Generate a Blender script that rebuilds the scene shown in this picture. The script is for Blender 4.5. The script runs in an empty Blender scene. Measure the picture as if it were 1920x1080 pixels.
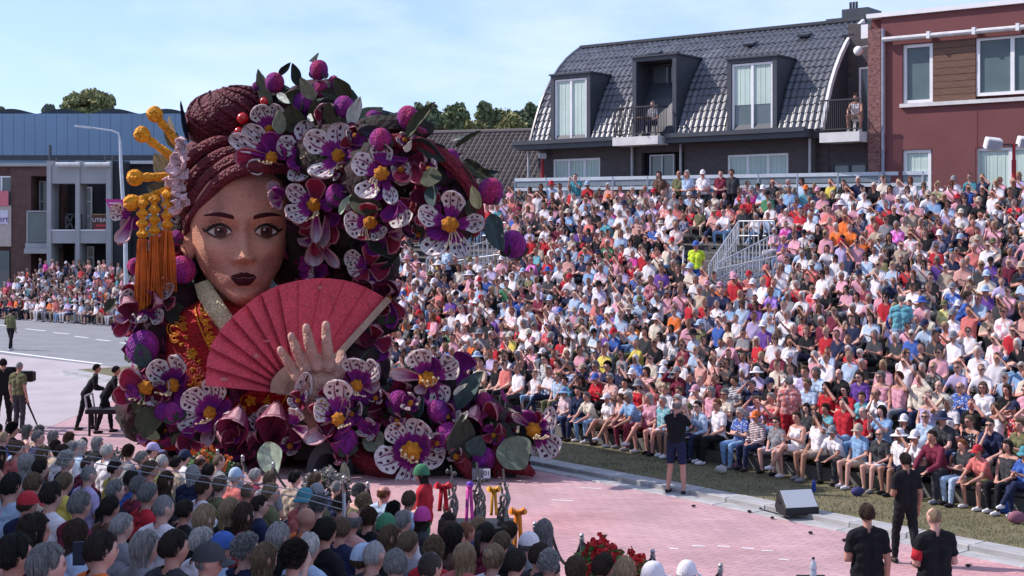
import bpy, math, random
import numpy as np
from mathutils import Vector, Matrix, Euler

SC = bpy.context.scene
COL = SC.collection
F, HZ, EYE = 2600.0, 440.0, 5.0          # lens (px of a 1920 wide frame), horizon row, eye height

# ------------------------------------------------------------------ camera, sky, sun, exposure
cam_d = bpy.data.cameras.new('camera'); cam = bpy.data.objects.new('camera', cam_d); COL.objects.link(cam)
cam.location = (0, 0, EYE); cam.rotation_euler = (math.radians(90), 0, 0)
cam_d.sensor_width = 36; cam_d.lens = F / 1920 * 36
cam_d.shift_y = -100 / 1920
cam_d.clip_start = 0.5; cam_d.clip_end = 4000
SC.camera = cam

SUN_EL, SUN_AZ = math.radians(43), math.radians(-78)      # azimuth from +Y, clockwise; -90 = from the left
to_sun = Vector((math.sin(SUN_AZ) * math.cos(SUN_EL), math.cos(SUN_AZ) * math.cos(SUN_EL), math.sin(SUN_EL)))
wd = bpy.data.worlds.new('World'); SC.world = wd; wd.use_nodes = True
nt = wd.node_tree; N = nt.nodes; L = nt.links
bg = N['Background']
sky = N.new('ShaderNodeTexSky'); sky.sky_type = 'NISHITA'; sky.sun_disc = False
sky.sun_elevation = SUN_EL; sky.sun_rotation = SUN_AZ
sky.air_density = 1.0; sky.dust_density = 0.6; sky.ozone_density = 4.0; sky.altitude = 0
tc = N.new('ShaderNodeTexCoord')
mp = N.new('ShaderNodeMapping'); mp.inputs['Scale'].default_value = (5, 5, 16); mp.inputs['Rotation'].default_value = (0, 0.12, 0)
n1 = N.new('ShaderNodeTexNoise'); n1.inputs['Scale'].default_value = 1.0; n1.inputs['Detail'].default_value = 6; n1.inputs['Roughness'].default_value = 0.55
rp = N.new('ShaderNodeValToRGB'); rp.color_ramp.elements[0].position = 0.40; rp.color_ramp.elements[1].position = 0.70
rp.color_ramp.elements[0].color = (0.26, 0.26, 0.26, 1); rp.color_ramp.elements[1].color = (0.80, 0.80, 0.80, 1)
tint = N.new('ShaderNodeMix'); tint.data_type = 'RGBA'; tint.blend_type = 'MULTIPLY'; tint.inputs['Factor'].default_value = 1
mx = N.new('ShaderNodeMix'); mx.data_type = 'RGBA'
L.new(tc.outputs['Generated'], mp.inputs['Vector']); L.new(mp.outputs['Vector'], n1.inputs['Vector'])
L.new(n1.outputs['Fac'], rp.inputs['Fac']); L.new(rp.outputs['Color'], mx.inputs['Factor'])
L.new(sky.outputs['Color'], tint.inputs['A']); tint.inputs['B'].default_value = (0.84, 0.90, 1.14, 1)
L.new(tint.outputs['Result'], mx.inputs['A']); mx.inputs['B'].default_value = (5.3, 6.1, 8.3, 1)
L.new(mx.outputs['Result'], bg.inputs['Color']); bg.inputs['Strength'].default_value = 0.148

sun_d = bpy.data.lights.new('sun', 'SUN'); sun = bpy.data.objects.new('sun', sun_d); COL.objects.link(sun)
sun_d.energy = 4.8; sun_d.angle = math.radians(0.5); sun_d.color = (1.0, 0.91, 0.86)
sun.rotation_euler = to_sun.to_track_quat('Z', 'Y').to_euler(); sun.location = to_sun * 100
vs = SC.view_settings; vs.view_transform = 'Standard'; vs.look = 'None'; vs.exposure = 0.26; vs.gamma = 1; vs.use_curve_mapping = False
SC.cycles.max_bounces = 6; SC.cycles.diffuse_bounces = 3; SC.cycles.glossy_bounces = 3; SC.cycles.transmission_bounces = 4
SC.cycles.transparent_max_bounces = 6

# ------------------------------------------------------------------ helpers
RNG = random.Random(7)
def P(X, Y, d): return Vector(((X - 960) / F * d, d, EYE - (Y - HZ) / F * d))
def G(X, Y, z=0.0): return P(X, Y, (EYE - z) * F / (Y - HZ))
def px_of(v): return (960 + v[0] / v[1] * F, HZ + (EYE - v[2]) / v[1] * F)

MATS = {}
def M(name, col, rough=0.75, var=0.12, scale=6.0, bump=0.0, bscale=40.0, spec=0.3, objcol=False, attr=None, metal=0.0,
      stretch=(1, 1, 1), vor=False, vrange=(0.72, 1.25), emit=0.0, hue=None):
    if name in MATS: return MATS[name]
    m = bpy.data.materials.new(name); m.use_nodes = True; MATS[name] = m
    n = m.node_tree.nodes; l = m.node_tree.links; b = n['Principled BSDF']
    b.inputs['Roughness'].default_value = rough; b.inputs['Specular IOR Level'].default_value = spec; b.inputs['Metallic'].default_value = metal
    t = n.new('ShaderNodeTexCoord'); mpn = n.new('ShaderNodeMapping'); mpn.inputs['Scale'].default_value = stretch
    l.new(t.outputs['Object'], mpn.inputs['Vector'])
    no = n.new('ShaderNodeTexNoise'); no.inputs['Scale'].default_value = scale; no.inputs['Detail'].default_value = 4
    l.new(mpn.outputs['Vector'], no.inputs['Vector'])
    if objcol:
        oi = n.new('ShaderNodeObjectInfo'); src = oi.outputs['Color']
    elif attr:
        at = n.new('ShaderNodeAttribute'); at.attribute_name = attr; src = at.outputs['Color']
    else:
        rgb = n.new('ShaderNodeRGB'); rgb.outputs[0].default_value = (*col, 1); src = rgb.outputs[0]
    if objcol and attr:
        at = n.new('ShaderNodeAttribute'); at.attribute_name = attr
        mm = n.new('ShaderNodeMix'); mm.data_type = 'RGBA'; mm.blend_type = 'MULTIPLY'; mm.inputs['Factor'].default_value = 1
        l.new(src, mm.inputs['A']); l.new(at.outputs['Color'], mm.inputs['B']); src = mm.outputs['Result']
    mr = n.new('ShaderNodeMapRange'); mr.inputs['From Min'].default_value = 0.3; mr.inputs['From Max'].default_value = 0.7
    mr.inputs['To Min'].default_value = 1 - var; mr.inputs['To Max'].default_value = 1 + var
    l.new(no.outputs['Fac'], mr.inputs['Value'])
    hs = n.new('ShaderNodeVectorMath'); hs.operation = 'SCALE'
    l.new(src, hs.inputs[0]); l.new(mr.outputs['Result'], hs.inputs['Scale'])
    out = hs.outputs['Vector']
    if hue:                                                       # blotches of a second colour
        n2 = n.new('ShaderNodeTexNoise'); n2.inputs['Scale'].default_value = scale * 0.35; n2.inputs['Detail'].default_value = 5
        l.new(mpn.outputs['Vector'], n2.inputs['Vector'])
        r2 = n.new('ShaderNodeMapRange'); r2.inputs['From Min'].default_value = 0.42; r2.inputs['From Max'].default_value = 0.62
        l.new(n2.outputs['Fac'], r2.inputs['Value'])
        m2 = n.new('ShaderNodeMix'); m2.data_type = 'RGBA'
        l.new(r2.outputs['Result'], m2.inputs['Factor']); l.new(out, m2.inputs['A']); m2.inputs['B'].default_value = (*hue, 1); out = m2.outputs['Result']
    if vor:                                                       # a skin of small flower heads
        vo = n.new('ShaderNodeTexVoronoi'); vo.inputs['Scale'].default_value = bscale
        l.new(mpn.outputs['Vector'], vo.inputs['Vector'])
        r3 = n.new('ShaderNodeMapRange'); r3.inputs['From Min'].default_value = 0.0; r3.inputs['From Max'].default_value = 1.0
        r3.inputs['To Min'].default_value = vrange[0]; r3.inputs['To Max'].default_value = vrange[1]
        l.new(vo.outputs['Color'], r3.inputs['Value'])
        s3 = n.new('ShaderNodeVectorMath'); s3.operation = 'SCALE'
        l.new(out, s3.inputs[0]); l.new(r3.outputs['Result'], s3.inputs['Scale']); out = s3.outputs['Vector']
    l.new(out, b.inputs['Base Color'])
    if bump > 0:
        bu = n.new('ShaderNodeBump'); bu.inputs['Strength'].default_value = min(1, bump)
        bu.inputs['Distance'].default_value = 0.02 if not vor else 0.05
        if vor:
            inv = n.new('ShaderNodeMath'); inv.operation = 'SUBTRACT'; inv.inputs[0].default_value = 1
            l.new(vo.outputs['Distance'], inv.inputs[1]); l.new(inv.outputs[0], bu.inputs['Height'])
        else:
            nb = n.new('ShaderNodeTexNoise'); nb.inputs['Scale'].default_value = bscale; nb.inputs['Detail'].default_value = 3
            l.new(mpn.outputs['Vector'], nb.inputs['Vector']); l.new(nb.outputs['Fac'], bu.inputs['Height'])
        l.new(bu.outputs['Normal'], b.inputs['Normal'])
    if emit: b.inputs['Emission Color'].default_value = (*col, 1); b.inputs['Emission Strength'].default_value = emit
    return m

def glass_mat(name, col, rough=0.06):
    m = M(name, col, rough, 0.1, 1.5, spec=0.6)
    return m

class MB:
    """collects shapes and links them as one mesh object"""
    def __init__(s): s.v = []; s.f = []; s.c = []; s.n = 0; s.chunks = []
    def add(s, vs, fs, col=None):
        o = len(s.v); s.v.extend([tuple(q) for q in vs]); s.f.extend([tuple(i + o for i in f) for f in fs])
        if col is not None: s.c.extend([col] * len(vs)) if not isinstance(col, list) else s.c.extend(col)
        return s
    def box(s, c, size, rot=None):
        hx, hy, hz = size[0] / 2, size[1] / 2, size[2] / 2
        vs = [Vector((x, y, z)) for x in (-hx, hx) for y in (-hy, hy) for z in (-hz, hz)]
        if rot is not None: vs = [rot @ q for q in vs]
        c = Vector(c); return s.add([q + c for q in vs], [(0, 1, 3, 2), (4, 6, 7, 5), (0, 4, 5, 1), (2, 3, 7, 6), (0, 2, 6, 4), (1, 5, 7, 3)])
    def b2(s, x0, x1, y0, y1, z0, z1): return s.box(((x0 + x1) / 2, (y0 + y1) / 2, (z0 + z1) / 2), (x1 - x0, y1 - y0, z1 - z0))
    def bar(s, a, b, w, h=None, up=(0, 0, 1)):
        a, b = Vector(a), Vector(b); h = h or w; d = b - a; ln = d.length
        if ln < 1e-6: return s
        z = d / ln; x = z.cross(Vector(up))
        if x.length < 1e-3: x = z.cross(Vector((1, 0, 0)))
        x.normalize(); y = z.cross(x)
        return s.box((a + b) / 2, (w, h, ln), Matrix((x, y, z)).transposed())
    def tube(s, pts, rad, n=8, caps=True, flat=1.0):
        pts = [Vector(p) for p in pts]; k = len(pts)
        rad = [rad] * k if isinstance(rad, (int, float)) else rad
        vs = []; ref = Vector((0, 0, 1))
        prev = None
        for i, p in enumerate(pts):
            t = (pts[min(i + 1, k - 1)] - pts[max(i - 1, 0)]).normalized()
            x = (t.cross(ref) if prev is None else prev - t * prev.dot(t))
            if x.length < 1e-3: x = t.cross(Vector((1, 0, 0)))
            x.normalize(); prev = x; y = t.cross(x)
            for j in range(n):
                a = 2 * math.pi * j / n; vs.append(p + (x * math.cos(a) + y * math.sin(a) * flat) * rad[i])
        fs = [(i * n + j, i * n + (j + 1) % n, (i + 1) * n + (j + 1) % n, (i + 1) * n + j) for i in range(k - 1) for j in range(n)]
        if caps: fs += [tuple(range(n - 1, -1, -1)), tuple((k - 1) * n + j for j in range(n))]
        return s.add(vs, fs)
    def lathe(s, c, prof, n=16, axis=None, sx=1, sy=1, ridge=0, rk=8):
        vs = []; c = Vector(c)
        for (r, z) in prof:
            for j in range(n):
                a = 2 * math.pi * j / n; rr = r * (1 + ridge * math.cos(rk * a))
                q = Vector((rr * math.cos(a) * sx, rr * math.sin(a) * sy, z))
                vs.append((axis @ q if axis is not None else q) + c)
        k = len(prof)
        fs = [(i * n + j, i * n + (j + 1) % n, (i + 1) * n + (j + 1) % n, (i + 1) * n + j) for i in range(k - 1) for j in range(n)]
        fs += [tuple(range(n - 1, -1, -1)), tuple((k - 1) * n + j for j in range(n))]
        return s.add(vs, fs)
    def ball(s, c, r, nu=14, nv=9, rot=None, lump=0.0, seed=0):
        if isinstance(r, (int, float)): r = (r, r, r)
        c = Vector(c); vs = []; rn = random.Random(seed)
        for i in range(nv + 1):
            ph = math.pi * i / nv
            for j in range(nu):
                th = 2 * math.pi * j / nu; k = 1 + lump * rn.uniform(-1, 1) * (0 < i < nv)
                q = Vector((math.sin(ph) * math.cos(th) * r[0] * k, math.sin(ph) * math.sin(th) * r[1] * k, math.cos(ph) * r[2] * k))
                vs.append((rot @ q if rot is not None else q) + c)
        fs = [(i * nu + j, (i + 1) * nu + j, (i + 1) * nu + (j + 1) % nu, i * nu + (j + 1) % nu) for i in range(nv) for j in range(nu)]
        return s.add(vs, fs)
    def grid(s, fn, nu, nv):
        vs = [fn(i / nu, j / nv) for j in range(nv + 1) for i in range(nu + 1)]; w = nu + 1
        return s.add(vs, [(j * w + i, j * w + i + 1, (j + 1) * w + i + 1, (j + 1) * w + i) for j in range(nv) for i in range(nu)])
    def prism(s, poly, off):
        """flat polygon (list of 3D points) extruded by off"""
        n = len(poly); off = Vector(off); vs = [Vector(p) for p in poly]; vs += [p + off for p in vs]
        return s.add(vs, [tuple(range(n)), tuple(range(2 * n - 1, n - 1, -1))] + [(i, i + n, (i + 1) % n + n, (i + 1) % n) for i in range(n)])
    def mesh(s, name, smooth=False, angle=None, off=None):
        me = bpy.data.meshes.new(name); v = np.array(s.v, dtype=float).reshape(-1, 3)
        if off is not None: v = v - np.array(off)
        me.from_pydata(v.tolist(), [], s.f)
        if s.c and len(s.c) == len(s.v):
            a = me.color_attributes.new('tint', 'FLOAT_COLOR', 'POINT')
            a.data.foreach_set('color', np.array([(*c[:3], 1.0) for c in s.c], dtype=np.float32).ravel())
        me.validate(); me.update()
        if smooth:
            me.polygons.foreach_set('use_smooth', [True] * len(me.polygons))
            if angle: me.set_sharp_from_angle(angle=math.radians(angle))
        return me
    def build(s, name, mat, parent=None, smooth=False, angle=40, kind=None, fix=True):
        off = OFF.get(parent.name) if parent is not None else None
        me = s.mesh(name, smooth, angle, off)
        if fix:
            import bmesh as _bm
            b = _bm.new(); b.from_mesh(me); _bm.ops.recalc_face_normals(b, faces=b.faces); b.to_mesh(me); b.free()
        if mat is not None: me.materials.append(mat)
        o = bpy.data.objects.new(name, me); COL.objects.link(o)
        if parent is not None:
            o.parent = parent; OFF[o.name] = OFF.get(parent.name)
        if kind: o['kind'] = kind
        return o
OFF = {}
def thing(name, loc, label, cat, group=None, rz=0.0, local=False):
    o = bpy.data.objects.new(name, None); COL.objects.link(o); o.empty_display_size = 0.2
    o.location = loc; o.rotation_euler = (0, 0, rz)
    o['label'] = label; o['category'] = cat
    if group: o['group'] = group
    OFF[o.name] = None if local else tuple(loc)
    return o
def sub(name, parent):
    """an empty part that carries sub-parts"""
    o = bpy.data.objects.new(name, None); COL.objects.link(o); o.parent = parent; o.empty_display_size = 0.1
    OFF[o.name] = OFF.get(parent.name); return o
def tag(o, label, cat, group=None, kind=None):
    if label: o['label'] = label
    if cat: o['category'] = cat
    if group: o['group'] = group
    if kind: o['kind'] = kind
    return o
def struct(o, label=None, cat=None): o['kind'] = 'structure'; tag(o, label, cat); return o
def clone(o, parent=None, matrix=None):
    c = o.copy(); COL.objects.link(c); c.parent = parent
    if matrix is not None: c.matrix_local = matrix
    return c
def text_mesh(body, size, name, mat, parent, mtx):
    cu = bpy.data.curves.new(name, 'FONT'); cu.body = body; cu.size = size; cu.extrude = 0.004; cu.align_x = 'CENTER'; cu.align_y = 'CENTER'
    t = bpy.data.objects.new('tmp', cu); COL.objects.link(t)
    dg = bpy.context.evaluated_depsgraph_get(); me = bpy.data.meshes.new_from_object(t.evaluated_get(dg))
    bpy.data.objects.remove(t); me.name = name; me.materials.clear(); me.materials.append(mat)
    o = bpy.data.objects.new(name, me); COL.objects.link(o); o.parent = parent; o.matrix_local = mtx; return o

# ------------------------------------------------------------------ ground, roads, verge, kerb
def sheet(name, pts, z, mat, sub_n=0):
    mb = MB(); mb.add([(x, y, z) for x, y in pts], [tuple(range(len(pts)))])
    return mb.build(name, mat)

m_ground = M('ground_soil', (0.13, 0.12, 0.08), 0.95, 0.3, 0.4, bump=0.3, bscale=8)
def brick_mat():
    m = bpy.data.materials.new('brick_paving'); m.use_nodes = True; n = m.node_tree.nodes; l = m.node_tree.links; b = n['Principled BSDF']
    t = n.new('ShaderNodeTexCoord'); mp_ = n.new('ShaderNodeMapping'); mp_.inputs['Rotation'].default_value = (0, 0, math.radians(41)); mp_.inputs['Scale'].default_value = (1, 1, 1)
    l.new(t.outputs['Object'], mp_.inputs['Vector'])
    br = n.new('ShaderNodeTexBrick'); br.inputs['Scale'].default_value = 1.0; br.inputs['Brick Width'].default_value = 0.30; br.inputs['Row Height'].default_value = 0.15
    br.inputs['Mortar Size'].default_value = 0.008; br.inputs['Mortar Smooth'].default_value = 0.3
    br.inputs['Color1'].default_value = (0.42, 0.256, 0.272, 1); br.inputs['Color2'].default_value = (0.47, 0.292, 0.308, 1); br.inputs['Mortar'].default_value = (0.30, 0.19, 0.195, 1)
    l.new(mp_.outputs['Vector'], br.inputs['Vector'])
    no = n.new('ShaderNodeTexNoise'); no.inputs['Scale'].default_value = 0.5; no.inputs['Detail'].default_value = 9; no.inputs['Roughness'].default_value = .65; l.new(t.outputs['Object'], no.inputs['Vector'])
    mr = n.new('ShaderNodeMapRange'); mr.inputs['From Min'].default_value = 0.3; mr.inputs['From Max'].default_value = 0.7; mr.inputs['To Min'].default_value = 0.72; mr.inputs['To Max'].default_value = 1.20
    l.new(no.outputs['Fac'], mr.inputs['Value'])
    s_ = n.new('ShaderNodeVectorMath'); s_.operation = 'SCALE'; l.new(br.outputs['Color'], s_.inputs[0]); l.new(mr.outputs['Result'], s_.inputs['Scale'])
    # worn pinker patch of newer stones
    no2 = n.new('ShaderNodeTexNoise'); no2.inputs['Scale'].default_value = 0.16; no2.inputs['Detail'].default_value = 3; l.new(t.outputs['Object'], no2.inputs['Vector'])
    r2 = n.new('ShaderNodeMapRange'); r2.inputs['From Min'].default_value = 0.45; r2.inputs['From Max'].default_value = 0.6; l.new(no2.outputs['Fac'], r2.inputs['Value'])
    mm = n.new('ShaderNodeMix'); mm.data_type = 'RGBA'; mm.blend_type = 'MULTIPLY'; l.new(r2.outputs['Result'], mm.inputs['Factor']); l.new(s_.outputs['Vector'], mm.inputs['A']); mm.inputs['B'].default_value = (1.10, 0.92, 0.90, 1)
    n3 = n.new('ShaderNodeTexNoise'); n3.inputs['Scale'].default_value = 1.6; n3.inputs['Detail'].default_value = 8; n3.inputs['Roughness'].default_value = .7; m3 = n.new('ShaderNodeMapping'); m3.inputs['Rotation'].default_value = (0, 0, math.radians(-49)); m3.inputs['Scale'].default_value = (.25, 2.2, 1)
    l.new(t.outputs['Object'], m3.inputs['Vector']); l.new(m3.outputs['Vector'], n3.inputs['Vector'])
    r4 = n.new('ShaderNodeMapRange'); r4.inputs['From Min'].default_value = 0.52; r4.inputs['From Max'].default_value = 0.72; r4.inputs['To Max'].default_value = .5; l.new(n3.outputs['Fac'], r4.inputs['Value'])
    m4 = n.new('ShaderNodeMix'); m4.data_type = 'RGBA'; m4.blend_type = 'MULTIPLY'; l.new(r4.outputs['Result'], m4.inputs['Factor']); l.new(mm.outputs['Result'], m4.inputs['A']); m4.inputs['B'].default_value = (.55, .56, .60, 1); mm = m4
    l.new(mm.outputs['Result'], b.inputs['Base Color']); b.inputs['Roughness'].default_value = 0.8
    bu = n.new('ShaderNodeBump'); bu.inputs['Strength'].default_value = 0.6; bu.inputs['Distance'].default_value = 0.01; bu.invert = True
    l.new(br.outputs['Fac'], bu.inputs['Height']); l.new(bu.outputs['Normal'], b.inputs['Normal'])
    return m
m_brickroad = brick_mat()
m_asphalt = M('asphalt', (0.20, 0.205, 0.215), 0.85, 0.12, 0.8, bump=0.3, bscale=60)
m_plaza = M('plaza_paving', (0.37, 0.325, 0.34), 0.85, 0.1, 0.7, bump=0.3, bscale=30)
m_grass = M('verge_turf', (0.125, 0.112, 0.062), 0.95, 0.3, 2.0, bump=0.6, bscale=35, hue=(0.15, 0.128, 0.075))
m_conc = M('kerb_concrete', (0.34, 0.335, 0.335), 0.85, 0.2, 3.0, bump=0.3, bscale=60)
m_white = M('road_paint', (0.72, 0.72, 0.72), 0.7, 0.15, 4)

struct(sheet('ground', [(-900, -300), (900, -300), (900, 1500), (-900, 1500)], 0.0, m_ground))
# kerb runs from the far left behind the float to the lower right corner
KERB = [(-16.5, 50.0), (-8.3, 40.0), (-3.4, 33.9), (0.45, 29.5), (3.15, 26.35), (5.5, 23.4), (7.7, 20.8), (12.0, 15.6), (20, 6), (28, -4)]
def kerb_n(i):
    a = Vector(KERB[max(i - 1, 0)]); b = Vector(KERB[min(i + 1, len(KERB) - 1)]); t = (b - a).normalized(); return Vector((-t.y, t.x))   # away from the road (to the stand)
struct(sheet('plaza', [(-70, 30), (-16, 30), (-12, 36), (-12, 46), (-15, 52.4), (-21.3, 57.8), (-70, 98.7)], 0.008, m_plaza))
road_pts = [(-70, -30), (28, -30)] + [(p[0], p[1]) for p in KERB[::-1]] + [(-24, 59.2), (-70, 98)]
struct(sheet('brick_road', road_pts, 0.004, m_brickroad))
struct(sheet('asphalt_road', [(-21.3, 57.8), (-15, 52.4), (-12, 50.0), (-6, 47), (4, 62), (-5, 74), (-21.8, 79.5), (-31, 84.4), (-80, 110), (-80, 106)], 0.012, m_asphalt))
inner = [(Vector(KERB[i]) + kerb_n(i) * 0.80) for i in range(len(KERB))]
outer = [(Vector(KERB[i]) + kerb_n(i) * 26) for i in range(len(KERB))]
mb = MB(); nn = len(KERB)
mb.add([(p.x, p.y, 0.09) for p in inner] + [(p.x, p.y, 0.085) for p in outer], [(i, i + 1, nn + i + 1, nn + i) for i in range(nn - 1)])
struct(mb.build('grass_verge', m_grass))
# kerb stones: a flat gutter band and a raised stone, one object per stone
kerb = bpy.data.objects.new('kerb', None); COL.objects.link(kerb); struct(kerb); OFF['kerb'] = None
ks = MB(); ks.b2(-0.485, 0.485, -0.065, 0.065, -0.08, 0.11)
gs = MB(); gs.b2(-0.485, 0.485, -0.19, 0.19, -0.06, 0.022)
ws = MB(); ws.b2(-0.485, 0.485, -0.175, 0.175, -0.02, 0.10)
proto_k = proto_g = proto_w = None
def bevel_mesh(o, w=0.012):
    import bmesh as _bm
    b = _bm.new(); b.from_mesh(o.data); _bm.ops.bevel(b, geom=list(b.edges), offset=w, segments=1, affect='EDGES'); b.to_mesh(o.data); b.free()
dist = 0.0
for i in range(nn - 3):
    a, b = Vector(KERB[i]), Vector(KERB[i + 1]); t = (b - a); ln = t.length; t.normalize(); nrm = Vector((-t.y, t.x)); ang = math.atan2(t.y, t.x)
    k = max(1, round(ln)); st = ln / k
    for j in range(k):
        c = a + t * (j + 0.5) * st
        for which, off in (('k', 0.37), ('g', 0.16), ('w', 0.625)):
            q = c + nrm * off; pz = RNG.uniform(-0.004, 0.004)
            mtx = Matrix.Translation((q.x, q.y, pz)) @ Matrix.Rotation(ang + RNG.uniform(-.004, .004), 4, 'Z') @ Matrix.Diagonal((st * 1.02, 1, 1, 1))
            if which == 'k':
                if proto_k is None: proto_k = ks.build('kerb_stone', m_conc, kerb); bevel_mesh(proto_k); o = proto_k
                else: o = clone(proto_k, kerb)
            elif which == 'w':
                if proto_w is None: proto_w = ws.build('kerb_slab', m_conc, kerb); bevel_mesh(proto_w); o = proto_w
                else: o = clone(proto_w, kerb)
            else:
                if proto_g is None: proto_g = gs.build('gutter_stone', m_conc, kerb); bevel_mesh(proto_g); o = proto_g
                else: o = clone(proto_g, kerb)
            o.matrix_local = mtx
# painted marks on the asphalt and on the brick road
def dash(name, pts, z, w, parent=None):
    mb = MB()
    for (a, b) in pts:
        a, b = Vector((*a, z)), Vector((*b, z)); t = (b - a).normalized(); s_ = Vector((-t.y, t.x, 0)) * w / 2
        mb.add([a - s_, b - s_, b + s_, a + s_], [(0, 1, 2, 3)])
    return mb.build(name, m_white, parent)
def gp(X, Y): q = G(X, Y); return (q.x, q.y)
o = dash('road_marking', [(gp(-40, 606), gp(30, 613)), (gp(48, 617), gp(86, 621)), (gp(100, 624), gp(130, 627)), (gp(140, 631), gp(165, 634)), (gp(180, 637), gp(206, 640)), (gp(225, 643), gp(250, 646))], 0.017, 0.16); struct(o)
o = dash('stop_line', [(gp(-60, 652), gp(190, 683))], 0.017, 0.22); struct(o)
o = dash('brick_marking', [(gp(1298, 1024), gp(1322, 1025)), (gp(1345, 1024.5), gp(1368, 1025.5)), (gp(1391, 1028), gp(1414, 1029.5)), (gp(1428, 1033), gp(1450, 1034)), (gp(1460, 1049), gp(1480, 1051)), (gp(1090, 915), gp(1128, 917)), (gp(1035, 938), gp(1075, 940)), (gp(1255, 1029), gp(1272, 1030))], 0.0085, 0.05); struct(o)
# a few grass blades on the verge
rg = random.Random(3); mb = MB()
for _ in range(15000):
    t = rg.uniform(1.2, 6.9); i = int(t); fr = t - i; p = inner[i].lerp(inner[i + 1], fr); nrm = kerb_n(i)
    q = p + nrm * rg.uniform(0.02, 1.9); h = rg.uniform(0.015, 0.05); a = rg.uniform(0, 6.28); w = 0.008
    dx, dy = math.cos(a) * w, math.sin(a) * w; lx, ly = rg.uniform(-.03, .03), rg.uniform(-.03, .03)
    mb.add([(q.x - dx, q.y - dy, 0.088), (q.x + dx, q.y + dy, 0.088), (q.x + lx, q.y + ly, 0.088 + h)], [(0, 1, 2)])
o = mb.build('grass', M('grass_blades', (0.135, 0.132, 0.055), 0.9, 0.35, 3), fix=False); tag(o, 'short dry grass on the verge between kerb and stand', 'grass', kind='stuff')

# ------------------------------------------------------------------ buildings behind the stand (one wall plane, local x = along the wall, y = inwards)
BO = Vector((2.4, 52.0)); BU = Vector((0.794, -0.608)); BROT = math.atan2(-0.608, 0.794)
def bs(X): q = (X - 960) / F; return (52 * q - 2.4) / (0.794 + 0.608 * q)
def bz(X, Y, w=0.0): d = 52 - 0.608 * bs(X) + 0.794 * w; return EYE - (Y - HZ) / F * d
m_dwall = M('dark_brick', (0.085, 0.075, 0.077), 0.85, 0.2, 3.0, bump=0.3, bscale=25, stretch=(1, 1, 4))
m_tile = M('roof_tile_glazed', (0.095, 0.100, 0.115), 0.38, 0.35, 2.0, spec=0.5)
m_anth = M('anthracite_panel', (0.055, 0.062, 0.075), 0.5, 0.1, 2)
m_wframe = M('white_window_frame', (0.78, 0.78, 0.78), 0.45, 0.05, 3)
m_blind = M('pale_blind', (0.50, 0.62, 0.56), 0.7, 0.08, 1.2)
m_glass = glass_mat('window_glass', (0.10, 0.13, 0.14))
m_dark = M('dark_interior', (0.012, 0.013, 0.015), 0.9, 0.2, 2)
m_slab = M('balcony_concrete', (0.62, 0.61, 0.59), 0.8, 0.12, 3)
m_iron = M('rail_iron', (0.05, 0.05, 0.055), 0.5, 0.1, 4)
m_grey = M('grey_metal', (0.42, 0.43, 0.45), 0.45, 0.1, 4, metal=0.3)
m_red = M('red_render', (0.170, 0.064, 0.064), 0.9, 0.07, 0.9, bump=0.15, bscale=30)
m_wood = M('wood_cladding', (0.150, 0.082, 0.055), 0.6, 0.3, 4.0, stretch=(1, 1, 14))
m_awn = M('awning_fabric', (0.55, 0.54, 0.54), 0.8, 0.15, 4)

def window(parent, name, x0, x1, z0, z1, y, n=2, fw=0.07, blind=None, depth=0.10, frame=m_wframe, glass=m_glass, rows=1):
    """a framed window: frame is the part, panes (and a blind behind them) are its sub-parts"""
    mb = MB()
    mb.b2(x0, x0 + fw, y - depth / 2, y + depth / 2, z0, z1); mb.b2(x1 - fw, x1, y - depth / 2, y + depth / 2, z0, z1)
    mb.b2(x0 + fw, x1 - fw, y - depth / 2, y + depth / 2, z0, z0 + fw); mb.b2(x0 + fw, x1 - fw, y - depth / 2, y + depth / 2, z1 - fw, z1)
    for i in range(1, n):
        xx = x0 + (x1 - x0) * i / n; mb.b2(xx - fw * .6, xx + fw * .6, y - depth / 2 + .004, y + depth / 2 - .004, z0 + fw, z1 - fw)
    for i in range(1, rows):
        zz = z0 + (z1 - z0) * i / rows; mb.b2(x0 + fw, x1 - fw, y - depth / 2 + .008, y + depth / 2 - .008, zz - fw * .4, zz + fw * .4)
    fr = mb.build(name, frame, parent)
    for i in range(n):
        a = x0 + (x1 - x0) * i / n + fw * .5; b = x0 + (x1 - x0) * (i + 1) / n - fw * .5
        p = MB(); p.b2(a, b, y + 0.012, y + 0.022, z0 + fw * .5, z1 - fw * .5); p.build('pane', glass, fr)
        if blind:
            bz0 = z1 - fw - (z1 - z0) * blind; q = MB(); k = 8
            for j in range(k):      # soft folds
                xa = a + (b - a) * j / k; xb = a + (b - a) * (j + 1) / k; q.b2(xa + .003, xb - .003, y - 0.006 + (j % 2) * .006, y + 0.004 + (j % 2) * .006, bz0, z1 - fw)
            q.build('blind', m_blind, fr)
    return fr

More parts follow.
